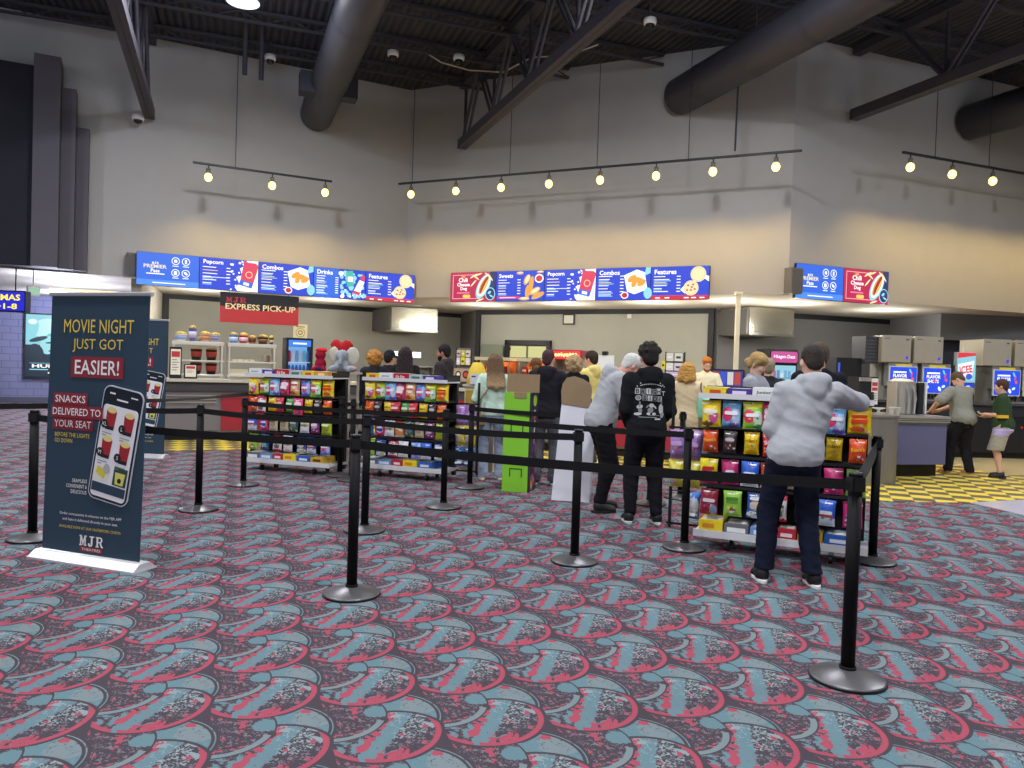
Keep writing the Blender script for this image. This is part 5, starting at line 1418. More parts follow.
# ------------------------------------------------------------------ roof: girders, joists, ducts, cameras, track lights
GA = math.radians(111.0); DX, DY = math.cos(GA), math.sin(GA)        # girders and ducts run this way, into the left wall
GM = mat('4A4750', .6, .2); GM2 = mat('3A3840', .65, .2); DUCT = mat('3E3D45', .42, .35, 0, .5, .06, 3.0)
def along(p, s, dx=0.0, z=None): return Vector((p[0] - DX * s + DY * dx, p[1] - DY * s - DX * dx, p[2] if z is None else z))
for p, lab, L, webs in (((-7.80, 16.1, 6.47), 'dark steel roof girder running into the left wall at upper left', 15, (0.9, 1.3, 2.6, 4.0)), ((-1.38, 18.08, 6.62), 'dark steel roof girder with double struts above the middle of the room', 18, (.25, .7, 2.3, 3.9)), ((6.72, 15.48, 6.72), 'dark steel roof girder running into the wall at upper right', 15, (2.1, 4.0))):
    t = thing('roof_girder', lab, 'girder', (p[0], p[1], p[2]), 0)
    b = MB(); b.M = Matrix.Translation(-Vector(p))
    R = Matrix.Rotation(GA, 3, 'Z')
    for s in (-1, 1): 
        c = along(p, L / 2, s * .075); b.box((c.x, c.y, p[2] + .09), (L, .045, .20), GM, R=R); c = along(p, L / 2, s * .055); b.box((c.x, c.y, p[2]), (L, .10, .03), GM, R=R)
    b.build('bottom_chord', t)
    b = MB(); b.M = Matrix.Translation(-Vector(p)); c = along(p, L / 2); b.box((c.x, c.y, ZC - .12), (L, .2, .16), GM2, R=R); b.build('top_chord', t)
    s = webs[0]; k = 0
    nodes = [webs[0] + (4.0 if len(webs) == 2 else 2.0) * i for i in range(7)]
    for i, s0 in enumerate(nodes):
        for s1, rr in ((s0, .035), (s0 + 1.0, .0), (s0 - 1.0, .0)):
            if s1 < 0 or s1 > L: continue
            b = MB(); b.M = Matrix.Translation(-Vector(p))
            if rr: b.tube([along(p, s0, 0, p[2] + .1), along(p, s1, 0, ZC - .15)], .04, GM2, 6)
            else:
                for q in (-.05, .05): b.tube([along(p, s0, q, p[2] + .12), along(p, s1, q, ZC - .15)], .035, GM, 6)
            b.build('strut', t)
def inside(x, y):
    def v(fr): return -(x - fr.x) * math.sin(fr.a) + (y - fr.y) * math.cos(fr.a)
    return v(WL) < -.06 and (v(WC) < -.06 or v(WR) < -.06)
JA = math.radians(20.0); jc, js = math.cos(JA), math.sin(JA)
k = 0
for s in np.arange(.9, 9.0, 1.5):
    px, py = -2.7 + js * s * 1.0, 18.2 - jc * s
    pts = [u for u in np.arange(-16, 17, .1) if inside(px + jc * u, py + js * u) and abs(px + jc * u) < 15]
    if len(pts) < 8: continue
    runs = []; st = pts[0]; pv = pts[0]
    for u in pts[1:]:
        if u - pv > .15: runs.append((st, pv)); st = u
        pv = u
    runs.append((st, pv))
    for (a, c) in runs:
        if c - a < 1.5: continue
        k += 1
        t = thing('bar_joist', 'dark open-web bar joist under the ribbed roof deck', 'joist', (px + jc * a, py + js * a, 7.93), JA, 'bar joists under the roof deck'); L = c - a
        b = MB(); b.box((L / 2, 0, .02), (L, .07, .045), GM2); b.build('bottom_chord', t)
        b = MB(); b.box((L / 2, 0, ZC - 7.93 - .05), (L, .09, .06), GM2); b.build('top_chord', t)
        b = MB(); n = max(2, int(L / .45)); b.tube([(L * i / n, 0, .03 if i % 2 else ZC - 7.93 - .07) for i in range(n + 1)], .014, GM2, 5); b.build('web', t)
# round ducts
def duct(p, r, L, lab, flange=None):
    t = thing('air_duct', lab, 'duct', p)
    b = MB()
    n = 22; pts = [Vector((-DX * L * i / n, -DY * L * i / n, 0)) for i in range(n + 1)]
    b.tube(pts, r, DUCT, 28); b.build('pipe', t)
    for s in np.arange(.9, L, 1.5):
        b = MB(); q = lambda u: Vector((-DX * u, -DY * u, 0)); b.tube([q(s - .03), q(s + .03)], r * 1.025, DUCT, 28, False); b.build('seam_ring', t)
    for s in (2.4, 5.4, 8.4):
        b = MB(); c = Vector((-DX * s, -DY * s, 0)); b.tube([c + Vector((0, 0, r)), c + Vector((0, 0, ZC - p[2]))], .012, GM2, 5); b.build('hanger_rod', t)
    if flange:
        b = MB(); c = Vector((-DX * flange, -DY * flange, -.05)); b.box(tuple(c), (.35, 1.15, .42), mat('35343C', .6, .2), GA); b.build('collar_box', t)
duct((-4.72, 17.70, 7.17), .37, 14, 'dark round air duct with a square collar, upper left', 2.1)
duct((3.30, 15.98, 7.25), .38, 14, 'long dark round air duct in the upper middle right')
duct((9.78, 16.70, 7.15), .38, 13, 'dark round air duct at the upper right edge')
# dome cameras
for (x, y, z), l in (((-5.33, 16.20, 7.85), 'white dome camera under the roof, leftmost, left of the square duct collar'), ((-2.67, 15.78, 7.85), 'white dome camera under the roof, right of the round duct'), ((-1.32, 15.87, 7.85), 'white dome camera under the roof near the middle girder'), ((2.29, 13.96, 7.85), 'white dome camera under the roof, rightmost, above the middle track light')):
    t = thing('dome_camera', l, 'security camera', (x, y, z), 0, 'white dome cameras')
    b = MB(); b.lathe([(.0, .06), (.11, .06), (.12, .0), (.11, -.04), (.085, -.05)], WHITE, n=20); b.build('housing', t)
    b = MB(); b.lathe([(.085, -.05), (.07, -.1), (.04, -.125), (0, -.13)], mat('1C1C22', .2), n=18); b.build('dome', t)
    b = MB(); b.tube([(0, 0, .06), (0, 0, ZC - z)], .02, GM2, 6); b.build('stem', t)
t = thing('dome_camera', 'white dome camera fixed to the left girder, low on the wall side', 'security camera', (-7.92, 15.85, 6.40), 0, 'white dome cameras')
b = MB(); b.lathe([(0, .06), (.1, .06), (.12, .0), (.11, -.05)], WHITE, n=18); b.build('housing', t); b = MB(); b.lathe([(.09, -.05), (.07, -.1), (0, -.13)], mat('1C1C22', .2), n=18); b.build('dome', t)
# draped cable
b = MB(); pts = [(-2.0, 16.0, 7.98), (-1.7, 16.0, 7.8), (-1.1, 15.9, 7.62), (-.4, 15.9, 7.6), (.2, 15.9, 7.93), (.9, 15.6, 7.86), (1.5, 15.3, 7.98)]
b.tube(pts, .016, mat('B8A898', .6), 6); tag(b.build('cable'), 'pale cable sagging between the roof joists in the middle', 'cable')
# track lights with bare warm bulbs
def track(lab, fr, v, z, u0, u1, bulbs, cables, grp=None):
    t = thing('track_light', lab, 'light', fr.p(0, v, z), fr.a)
    b = MB(); b.box(((u0 + u1) / 2, 0, 0), (u1 - u0, .045, .04), BLACKP); b.build('rail', t)
    for u in cables:
        b = MB(); b.tube([(u, 0, .02), (u, 0, ZC - z)], .008, mat('2A2A30', .5), 5); b.build('suspension_cable', t)
    for u in bulbs:
        h = MB(); h.tube([(u, 0, -.02), (u, 0, -.09)], .014, GM2, 8); h.lathe([(.03, -.2), (.042, -.16), (.042, -.09), (0, -.08)], mat('6A6660', .5, .3), (u, 0, 0), 14); ho = h.build('lamp_holder', t)
        g = MB(); g.ell((u, 0, -.265), (.075, .075, .085), glow('FFD862', 7.0), 14); g.build('bulb', ho)
        p = fr.p(u, v, z - .265); lamp('SPOT', (p[0], p[1], p[2] - .02), 3400, (1, .68, .22), .07, (0, 0, 0), math.radians(128), 1.0)
def ux(fr, v, X): # u on the line for a given world x
    return (X - fr.x + v * math.sin(fr.a)) / math.cos(fr.a)
uu = lambda X: ux(WC, -1.0, X)
track('black track with eight bare warm bulbs above the centre menu screens', WC, -1.0, 5.66, uu(-2.78), uu(5.2), [uu(X) for X in (-2.47, -1.4, -.38, .64, 1.67, 2.73, 3.74, 4.79)], [uu(X) for X in (-2.45, -.2, 1.6, 3.3)])
ul = lambda X: ux(WL, -1.0, X)
track('black track with three bare warm bulbs above the left menu screens', WL, -1.0, 5.48, ul(-6.69), ul(-4.14), [ul(-6.42), ul(-5.28), ul(-4.27)], [ul(-5.95)])
ur = lambda X: ux(WR, -1.0, X)
track('black track with bare warm bulbs at the upper right edge', WR, -1.0, 5.9, ur(7.41), ur(13.5), [ur(X) for X in (7.6, 8.65, 9.72, 10.8, 11.9, 13.0)], [ur(8.2), ur(9.6), ur(12)])
b = MB(); b.tube([(4.05, 14.4, 5.70), (4.06, 14.4, 7.0), (4.03, 14.4, ZC)], .018, BLACKP, 6); tag(b.build('power_conduit'), 'thin black power conduit dropping to the centre track light', 'conduit')
for i, (x, y, z0) in enumerate(((-5.5, 15.2, 7.12), (-5.24, 15.4, 7.10))):
    b = MB(); b.tube([(x, y, z0), (x, y, ZC)], .05, GM2, 8); tag(b.build('vent_pipe'), 'short dark pipe hanging from the roof at upper left, ' + ('left' if i == 0 else 'right') + ' of two', 'pipe', 'short roof pipes')

# ------------------------------------------------------------------ passage: sign, exit light, poster
t = thing('hanging_sign', 'blue lit sign with yellow CINEMAS 1-8 lettering at the left edge', 'sign', (-9.62, 15.0, 2.27), 0)
b = MB(); b.rbox((-.85, .06, .2), (1.7, .16, .42), mat('14143A', .4), .02, 'Y'); b.build('housing', t)
b = MB(); b.rect(-1.68, .015, -.02, .385, glow('1A22C8', 1.1), -.025); YG = glow('FFE23A', 1.4); b.text('CINEMAS', -.1, .275, .12, YG, -.029, .86, 'r', .02); b.text('1-8', -.16, .10, .11, YG, -.029, .27, 'r', .02); b.poly([(-.58, .05), (-.47, .10), (-.58, .15)], YG, -.029); b.rect(-.72, .085, -.58, .115, YG, -.029); b.build('lit_face', t)
for u in (-.25, -1.4):
    b = MB(); b.tube([(u, .06, .41), (u, .06, ZS - 2.27)], .012, BLACKP, 6); b.build('hanger', t)
t = thing('exit_sign', 'small white and green exit light seen edge-on beside the blue sign', 'sign', (-9.80, 15.5, 2.62), 1.2)
b = MB(); b.rbox((0, 0, .1), (.26, .05, .2), mat('D8E2DA', .5), .01, 'Y'); b.build('case', t); b = MB(); b.rect(-.10, .04, .10, .16, glow('A8DCC0', .8), -.028); b.build('lit_face', t); b = MB(); b.tube([(0, 0, .2), (0, 0, ZS - 2.62)], .014, WHITE, 6); b.build('stem', t)
t = thing('poster_screen', 'tall lit teal film poster screen on the blue block wall', 'screen', PW.p(-.44, -.01, .74), PW.a)
b = MB(); b.rbox((.6, -.05, .92), (1.22, .1, 1.9), mat('20202C', .5), .02, 'Y'); b.build('frame', t)
b = MB(); b.rect(.03, .03, 1.17, .95, glow('0E2438', 1.0), -.105); b.rect(.03, .95, 1.17, 1.83, glow('8CD2DE', 1.0), -.105)
for k, (x, z, rx, rz, c, ro) in enumerate(((.55, 1.45, .52, .34, 'BEEFF2', .2), (.2, 1.35, .16, .4, '8CD8E2', -.3), (.75, 1.0, .36, .5, '5FC4D2', .1), (.6, .95, .26, .34, '9CE0E6', -.2), (.95, 1.2, .2, .3, 'D8F4F4', 0), (.35, 1.12, .3, .08, '12384C', .3), (.3, .75, .22, .3, '0E2A3C', .4), (.62, 1.02, .12, .03, '0E3A4A', .1), (.68, .78, .1, .03, '1A4A5A', 0), (.2, 1.62, .14, .1, 'E8FAFA', 0))):
    b.disc(x, z, rx * .8, min(rz, .4) * .8, glow(c, 1.0), -.107 - k * .001, 18, ro)
b.rect(.14, .41, 1.06, .425, glow('7FC4DA', 1.0), -.12); b.text('HUNT', .6, .335, .1, WH, -.12, .8, bold=.03); b.rect(.14, .22, .6, .245, CYAN, -.12); b.rect(.64, .215, 1.0, .25, glow('C83A44', 1.0), -.12); b.rect(.6, .12, .95, .16, WH, -.12); b.build('display', t)
# ------------------------------------------------------------------ the people
def decal(target, b, name, m=None):
    """wrap flat printing onto the back of a garment"""
    o = b.build(name, target)
    for v in o.data.vertices:
        hit, loc, nor, fi = target.ray_cast(Vector((v.co.x, -1.0, v.co.z)), Vector((0, 1, 0)))
        v.co.y = (loc.y if hit else -.14) - .007 + v.co.y * .1
    return o
def grid(b, x0, z0, x1, z1, m, n=4, y=0.0, sk=0.0):
    for i in range(n):
        for j in range(n):
            a, c = x0 + (x1 - x0) * i / n, x0 + (x1 - x0) * (i + 1) / n; d, e = z0 + (z1 - z0) * j / n, z0 + (z1 - z0) * (j + 1) / n
            b.poly([(a + sk * d, d), (c + sk * d, d), (c + sk * e, e), (a + sk * e, e)], m, y)

P1 = person('man from behind in a pale grey hoodie and jeans, reaching over the right rack', (2.045, 5.47, 0), -.05, 1.74, 1.08, lean=6, tilt=.22, hands=((-.08, .30, 1.06), (.43, .44, 1.33)), elbow=((-.5, -1, -.7), (1, -.05, -.25)),
            feet=((-.17, .03), (.155, -.05)), hair='buzz', hairc='2E2622', topc='AAADB3', pants='161B2C', head=(18, -4), vox=.009, seed=1.0, hem=.87, pz=.10, shoe='16161A', sole='E4E4E4')[0]
for sh in [c for c in P1.children if c.name.startswith('shoe')]:
    pass
P2 = person('young man seen from behind in a black hoodie with white BRIGHT SIDE print', (1.335, 7.46, 0), .06, 1.765, 1.04, hands=((-.14, .17, .95), (.14, .17, .95)), elbow=((-.55, -1, -.3), (.55, -1, -.3)),
            feet=((-.125, .03), (.125, .0)), hair='curly', hairc='231D1C', topc='1C1D22', pants='191A20', legs='jogger', pz=.07, head=(4, 6), vox=.009, seed=2.0, hem=.84, shoe='1A1A1E', sole='DADAD8')[0]
hd = [c for c in P2.children if c.name.startswith('hoodie')][0]
b = MB(); PW_ = mat('C9C9CC', .8); PG_ = mat('8A8A90', .8); PK_ = mat('22232A', .9)
bpy.context.view_layer.update()
for i, ch in enumerate('BRIGHT'):
    x = -.125 + i * .05; z = 1.30 - (.006 * (i % 2)) - (.012 if i == 5 else 0)
    if i < 5: grid(b, x - .022, z - .028, x + .022, z + .028, PW_ if i % 2 == 0 else PG_, 3)
    b.text(ch, x, z, .042, PK_ if i < 5 else PW_, -.02, bold=.02)
b.disc(-.115, 1.235, .026, .026, PW_); b.text('@', -.115, 1.235, .034, PK_, -.02)
for i, ch in enumerate('SIDE'):
    x = -.06 + i * .05; grid(b, x - .022, 1.21 - .003 * i, x + .022, 1.262 - .003 * i, PG_ if i % 2 == 0 else PW_, 3); b.text(ch, x, 1.236 - .003 * i, .042, PK_, -.02, bold=.02)
for k in range(12):
    a0, a1 = PI * (.14 + .06 * k), PI * (.14 + .06 * (k + .7)); 
    b.poly([(.12 * math.cos(a0) + .0, 1.335 + .04 * math.sin(a0)), (.12 * math.cos(a1), 1.335 + .04 * math.sin(a1)), (.112 * math.cos(a1), 1.331 + .034 * math.sin(a1)), (.112 * math.cos(a0), 1.331 + .034 * math.sin(a0))], PW_)
for x, z in ((-.10, 1.375), (.09, 1.378), (.115, 1.36), (.13, 1.345), (-.13, 1.345)): b.disc(x, z, .006, .006, PW_)
for x, z, rx, rz, m, ro in ((-.10, 1.15, .028, .02, PW_, .3), (-.10, 1.175, .008, .03, PG_, 0), (-.095, 1.115, .018, .026, PG_, .2), (-.115, 1.08, .035, .014, PW_, .1), (.01, 1.165, .026, .02, PW_, 0), (.0, 1.12, .03, .026, PG_, .5), (-.03, 1.155, .02, .008, PG_, .9), (.045, 1.15, .022, .008, PW_, -.8), (-.02, 1.085, .018, .012, PW_, 0), (.035, 1.085, .018, .012, PW_, 0), (.11, 1.13, .026, .05, PW_, .1), (.11, 1.19, .008, .03, PG_, -.1), (.12, 1.075, .02, .03, PG_, -.5)):
    b.disc(x, z, rx, rz, m, 0, 12, ro)
grid(b, -.11, 1.048, .06, 1.055, PG_, 3); grid(b, .04, 1.03, .10, 1.042, PW_, 2); grid(b, -.02, 1.068, .09, 1.072, PG_, 3)
decal(hd, b, 'back_print')
P3 = person('white-haired old man leaning forward in a grey hoodie and black trousers', (.96, 8.10, 0), -1.40, 1.78, 1.12, lean=17, neckf=.13, hands=((-.17, .42, .99), (.17, .40, .97)), elbow=((-.8, -1, -.6), (.8, -1, -.6)), feet=((-.12, .08), (.12, -.02)),
            neckh=-.01, hair='white', hairc='C9C7C2', skin='rosy', topc='ADAFB4', pants='17171B', legs='jogger', head=(26, 6), vox=.010, seed=3.0, shoe='121214', sole='1E1E20', hem=.88)[0]
b = MB()
for k in range(5): b.disc(.0, 1.28 - k * .05, .012, .018, mat('2A2A30', .8), 0, 8)
P4 = person('man seen from behind in a dark hoodie, grey trousers and blue trainers', (.455, 9.78, 0), -.2, 1.74, 1.04, hands=((-.14, .2, .98), (.14, .2, .98)), elbow=((-1, -.8, -.3), (1, -.8, -.3)), hair='buzz', hairc='4A2F33', topc='25242B', pants='66666E', head=(6, -10), seed=4.0, shoe='2E3F8C', sole='E6E6EA', hem=.86)
P5 = person('woman seen from behind with long hair, mint top and pale jeans', (-.24, 10.06, 0), .12, 1.66, .98, True, hands=((-.2, .22, .98), (.2, .22, .98)), hair='long', hairc='54402F', tipc='A98C68', top='sweater', topc='D0ECDA', pants='A6B6CE', head=(10, 8), seed=5.0, shoe='C9B8AE', sole='E8E4DE', hem=.90)
P6 = person('person with fluffy ginger hair and a dark jacket behind the middle rack', (-2.17, 11.95, 0), .1, 1.69, 1.0, True, hair='fluffy', hairc='B8813C', top='jacket', topc='33333A', seed=6.0)
P7 = person('person in a dark navy cap behind the middle rack', (-2.02, 12.5, 0), -.55, 1.70, 1.0, cap='20253A', top='jacket', topc='26262C', seed=7.0)
P8 = person('woman with long dark wavy hair behind the middle rack', (-1.66, 11.75, 0), .05, 1.75, 1.0, True, hair='wavy', hairc='33292B', top='jacket', topc='25252B', seed=8.0)
P9 = person('dark-haired bearded man in a charcoal hoodie facing left behind the middle rack', (-1.13, 12.45, 0), 1.25, 1.83, 1.05, beard='1E1818', hairc='1C1819', topc='3B3739', head=(6, 6), skin='tan', seed=9.0)
P10 = person('brown-haired woman in a pale top, half hidden behind the man in the dark hoodie', (.34, 11.1, 0), .1, 1.63, .95, True, hair='updo', hairc='6B4426', top='sweater', topc='D5CEC6', seed=10.0)
P11 = person('person with fluffy greying blonde hair in black, behind the white standee', (.87, 10.75, 0), .0, 1.69, 1.0, True, hair='fluffy', hairc='A98D68', top='sweater', topc='1E1E22', seed=11.0)
P12 = person('dark-haired man in a yellow hoodie behind the white standee', (1.24, 12.0, 0), .75, 1.79, 1.05, hairc='33271E', topc='DCCB7C', pants='4A4640', head=(8, 10), seed=12.0)
P13 = person('blonde woman seen from behind in a cream coat, left of the right rack', (2.36, 10.25, 0), -.1, 1.64, 1.05, True, hair='bob', hairc='B98A45', top='coat', topc='E5D0A8', pants='C7AE8C', hem=.62, head=(10, -15), seed=13.0)
P14 = person('red-haired bearded man with glasses in a cream shirt behind the counter, looking down', (3.55, 13.9, 0), PI - .05, 1.80, 1.0, hair='side', hairc='B06A28', beard='96592F', glasses=True, top='shirt', topc='E6DDBA', head=(22, 0), skin='pale', hands=((-.18, .32, 1.08), (.18, .32, 1.08)), seed=14.0)
P15 = person('woman with blonde pinned-up hair in a grey jacket looking down behind the right rack', (2.84, 8.85, 0), -2.3, 1.76, 1.0, True, hair='updo', hairc='A98A58', top='jacket', topc='9A9EA6', head=(26, 8), skin='pale', hands=((-.15, .33, 1.0), (.15, .33, 1.0)), seed=15.0)
P16 = person('grey-blonde person in a dark jacket, behind the woman with pinned-up hair', (3.50, 10.4, 0), -.3, 1.73, 1.05, hair='short', hairc='94846C', top='jacket', topc='2C2F36', seed=16.0)
P17 = person('person in a black jacket hidden behind the man in the pale grey hoodie', (3.10, 7.7, 0), -.15, 1.84, 1.1, hair='short', hairc='4B3C2E', top='jacket', topc='1D1F25', seed=17.0)
P18 = person('man in an olive grey t-shirt bending over the drinks counter at right', (7.29, 12.25, 0), .32, 1.68, 1.30, lean=12, hands=((-.34, .32, 1.08), (-.06, .42, 1.06)), elbow=((-1, -.4, -.3), (1, -.5, -.5)), feet=((-.15, .12), (.13, -.06)),
              hair='buzz', hairc='5A4632', top='tee', topc='87877C', pants='211F24', sleeve='short', head=(40, 35), seed=18.0, hem=.80, shoe='9A8158', sole='C8B088')
P19 = person('boy in a green and gold jersey, grey shorts and black shoes at the drinks counter', (7.76, 11.98, 0), 1.0, 1.56, 1.28, lean=4, hands=((-.08, .25, 1.12), (.12, .26, 1.08)), elbow=((-.5, -1, -.5), (.5, -1, -.5)), hair='short', hairc='4A3122',
              top='jersey', topc='33472F', pants='A39D90', legs='short', sleeve='short', cuff='D9A93C', head=(8, 0), seed=19.0, shoe='17171B', sole='2A2A2E', hem=.82)
q = SDF(); bw_ = 1.28; q.ell((0, 0, .96), (.158 * bw_ + .012, .118 * bw_ + .014, .13), None, .05).ell((0, -.035, .89), (.15 * bw_ + .01, .1 * bw_ + .012, .12), None, .05)
for i in (0, 1): q.cap(P19[1][i][3], P19[1][i][4], .1 * bw_ + .012, .085 * bw_, .04)
q.cut((0, 0, .755), (0, 0, -1)).cut((0, 0, .88), (0, 0, 1)); mesh_obj('undershirt', q.mesh(.012), cloth('B9ABDA'), P19[0], (.004, 12.0), 3.0)

# bags people carry
def tote(label, loc, rz, w, h, d, m, strap, sm):
    t = thing('shoulder_bag', label, 'bag', loc, rz)
    b = MB(); vs = []; 
    for z, sx, sy in ((0, .92, 1.0), (.03, 1, 1.1), (h * .6, 1.0, .9), (h, .95, .35)):
        for k in range(16):
            a = 2 * PI * k / 16; cx, cy = math.cos(a), math.sin(a); q = (abs(cx) ** 3 + abs(cy) ** 3) ** (-1 / 3)
            vs.append((w / 2 * sx * cx * q, d / 2 * sy * cy * q, z))
    fs = [(i * 16 + k, i * 16 + (k + 1) % 16, (i + 1) * 16 + (k + 1) % 16, (i + 1) * 16 + k) for i in range(3) for k in range(16)] + [tuple(range(16))[::-1], tuple(range(48, 64))]
    b.add(vs, fs, m, True); b.build('body', t)
    b = MB(); b.tube(strap, .009, sm, 6); b.build('strap', t)
    return t
tote('tan crossbody bag hanging at the left hip of the woman in mint', (-.46, 10.0, .72), .2, .26, .26, .10, mat('A98B62', .7, 0, 0, .3, .15, 30), [(.0, .0, .26), (.05, -.085, .36), (.15, -.135, .52), (.27, -.11, .64), (.31, -.02, .715)], mat('A08058', .7))
tote('mint green quilted tote bag on the shoulder of the blonde woman', (2.63, 10.16, .90), -.1, .30, .30, .12, mat('8CCDB0', .7, 0, 0, .3, .25, 40), [(-.07, 0, .28), (-.11, -.07, .40), (-.10, .02, .47), (-.05, .09, .42), (.03, .05, .28)], mat('3A3430', .7))
# ------------------------------------------------------------------ drinks machines on the right
BKR = Fr(7.11, 14.73, .10)
t = thing('back_counter', 'black cabinet row under the drink machines on the right', 'cabinet', BKR.p(0, 0, .01), BKR.a)
CBM = mat('24252B', .45)
b = MB(); b.box((2.7, .42, .05), (5.3, .7, .1), BLACK); b.build('plinth', t)
b = MB(); b.box((2.7, .42, .58), (5.4, .8, .95), CBM); b.build('cabinet_body', t)
b = MB(); b.rbox((2.7, .40, 1.07), (5.5, .9, .05), mat('4A4B52', .35), .02); b.build('worktop', t)
for i in range(6):
    d = MB(); d.rbox((.47 + i * .89, .012, .46), (.86, .02, .68), mat('1F2026', .4), .01, 'Y'); do = d.build('door', t)
    h = MB(); h.disc(.47 + i * .89 - .12, .62, .025, .025, mat('B83A44', .4), -.002); h.build('lock', do) if i == 3 else None
    h = MB(); h.box((.47 + i * .89 + .36, -.01, .72), (.02, .03, .14), STEEL); h.build('handle', do)
    d = MB(); d.rbox((.47 + i * .89, .012, .93), (.86, .02, .2), mat('2C2D34', .4), .01, 'Y'); d.build('drawer', t)
FB = glow('1D46D8', 1.25)
def fountain(label, u):
    t = thing('soda_fountain', label, 'drink dispenser', BKR.p(u, .12, 1.106), BKR.a, 'soda fountains on the back counter')
    w = .60
    b = MB(); b.box((w / 2, .42, .36), (w, .5, .72), mat('A29E94', .4, .3)); b.build('cabinet', t)
    b = MB(); b.box((w / 2, .15, .50), (w, .24, .46), mat('A9A69E', .35, .6)); b.build('head', t)
    b = MB(); b.rbox((w / 2, .02, .40), (w - .02, .03, .52), WHITE, .015, 'Y'); b.build('screen_frame', t)
    b = MB(); b.rect(.025, .16, w - .025, .645, FB, -.0); b.text('HEY NOW', .2, .56, .0, WH, -.004) if False else None
    b.rect(.09, .53, .36, .56, WH, -.003); b.text('FLAVOR', .23, .475, .07, WH, -.003, .29, bold=.03); b.text('SHOTS', .22, .385, .07, WH, -.003, .24, bold=.03)
    b.disc(.25, .39, .03, .03, glow('E0406A', 1.2), -.004)
    for x, z, rx, rz, c, ro in ((.44, .57, .02, .05, '6AC8E8', .4), (.47, .50, .016, .05, 'E2406A', -.3), (.49, .42, .028, .035, 'E2563A', 0), (.44, .29, .04, .025, 'D8F0E0', .5), (.11, .27, .03, .03, 'BFD8F8', 0), (.36, .24, .03, .05, 'E8F0FA', .5)): b.disc(x, z, rx, rz, glow(c, 1.2), -.005, 12, ro)
    b.M = Matrix.Translation((0, .004, 0)); b.build('screen', t)
    b = MB(); b.rect(w * .25, .66, w * .8, .70, glow('D8C83A', .8), .02); b.box((w * .525, .03, .68), (w * .56, .016, .045), mat('D8C83A', .5)); b.build('yellow_tag', t)
    for k in range(8):
        v = MB(); v.lathe([(.012, 0), (.022, .04), (.022, .09), (0, .09)], BLACKP, (w * (k + .7) / 8.4, .06, .05), 10); v.build('valve', t)
    b = MB(); b.box((w / 2, .02, .012), (w, .24, .024), STEEL); 
    b.build('drip_tray', t)
IB = mat('BDB6A6', .3, .35, 0, .5, .06, 5.0)
def ice(label, u, side=True):
    t = thing('ice_machine', label, 'ice machine', BKR.p(u, .12, 1.106 + .73), BKR.a, 'steel ice machines above the soda fountains')
    b = MB(); b.box((.30, .36, .26), (.58, .68, .52), mat('B0AA98', .4, .35)); b.build('cabinet', t)
    b = MB(); b.rbox((.30, .012, .27), (.60, .03, .52), IB, .012, 'Y'); b.build('front_panel', t)
    b = MB(); b.rect(.50, .07, .55, .13, glow('3A3AE0', 1.2), -.006); b.build('blue_display', t)
    b = MB(); b.rect(.49, .44, .55, .465, mat('4A4A50', .5), -.006); b.rect(.04, .46, .16, .475, mat('6A6A70', .5), -.006); b.build('badge', t)
fountain('soda fountain with blue FLAVOR SHOTS screen, left of the ice drink sign', .27); fountain('soda fountain with blue FLAVOR SHOTS screen, beside the man in grey tee', .97)
fountain('soda fountain with blue FLAVOR SHOTS screen, right of the boy', 2.46); fountain('soda fountain with blue FLAVOR SHOTS screen, cut by the right edge of the photo', 3.11)
ice('steel ice machine, leftmost of the row', .10); ice('steel ice machine, second from left, near the dark wall', .77); ice('steel ice machine, third from left, above the boy', 2.22); ice('steel ice machine at the right edge of the photo', 2.90)
t = thing('vent_cabinet', 'dark louvred cabinet left of the first ice machine', 'cabinet', BKR.p(-.18, .2, 1.8), BKR.a)
b = MB(); b.box((.15, .3, .27), (.26, .5, .54), mat('34343A', .6)); b.build('case', t)
for k in range(7):
    b = MB(); b.box((.15, .045, .06 + k * .065), (.23, .012, .03), mat('4A4A50', .6)); b.build('louvre', t)
b = MB(); b.box((.15, .45, -.35), (.05, .05, .7), BLACK); b.build('bracket', t)
t = thing('frozen_drink_machine', 'frozen drink machine with red and blue ICEE panel on the right back counter', 'drink dispenser', BKR.p(1.66, .1, 1.106), BKR.a)
b = MB(); b.box((.24, .4, .36), (.46, .6, .72), mat('3A3A44', .5)); b.build('cabinet', t)
b = MB(); b.box((.24, .1, .68), (.40, .1, .60), mat('B8C4CC', .4)); b.build('panel_frame', t)
b = MB(); b.rect(.05, .40, .43, .97, glow('8FD4E6', 1.0), .045); b.poly([(.05, .86), (.43, .92), (.43, .97), (.05, .97)], glow('E0303A', 1.1), .043); b.poly([(.08, .50), (.36, .44), (.40, .82), (.06, .74)], glow('F4F6FA', 1.1), .042)
b.text('ICEE', .23, .64, .15, glow('D8304A', 1.1), .040, .27, bold=.03, rot=.16); b.disc(.3, .5, .07, .06, glow('3A5AD0', 1.1), .041); b.disc(.14, .56, .04, .04, glow('3A5AD0', 1.1), .041); b.build('lit_panel', t)
b = MB(); b.rect(.03, .2, .45, .37, glow('1E3FC8', 1.1), .085); b.rect(.08, .24, .2, .33, glow('E0506A', 1.1), .082); b.disc(.32, .285, .05, .04, glow('D8E8FA', 1.1), .082); b.build('lower_panel', t)
for x_ in (.14, .34):
    b = MB(); b.lathe([(.02, 0), (.03, .05), (.03, .1), (0, .1)], BLACKP, (x_, .06, .08), 10); b.build('valve', t)
b = MB(); b.tube([(.2, .1, .97), (.2, .1, 1.15)], .012, WHITE, 6); b.build('pin', t)
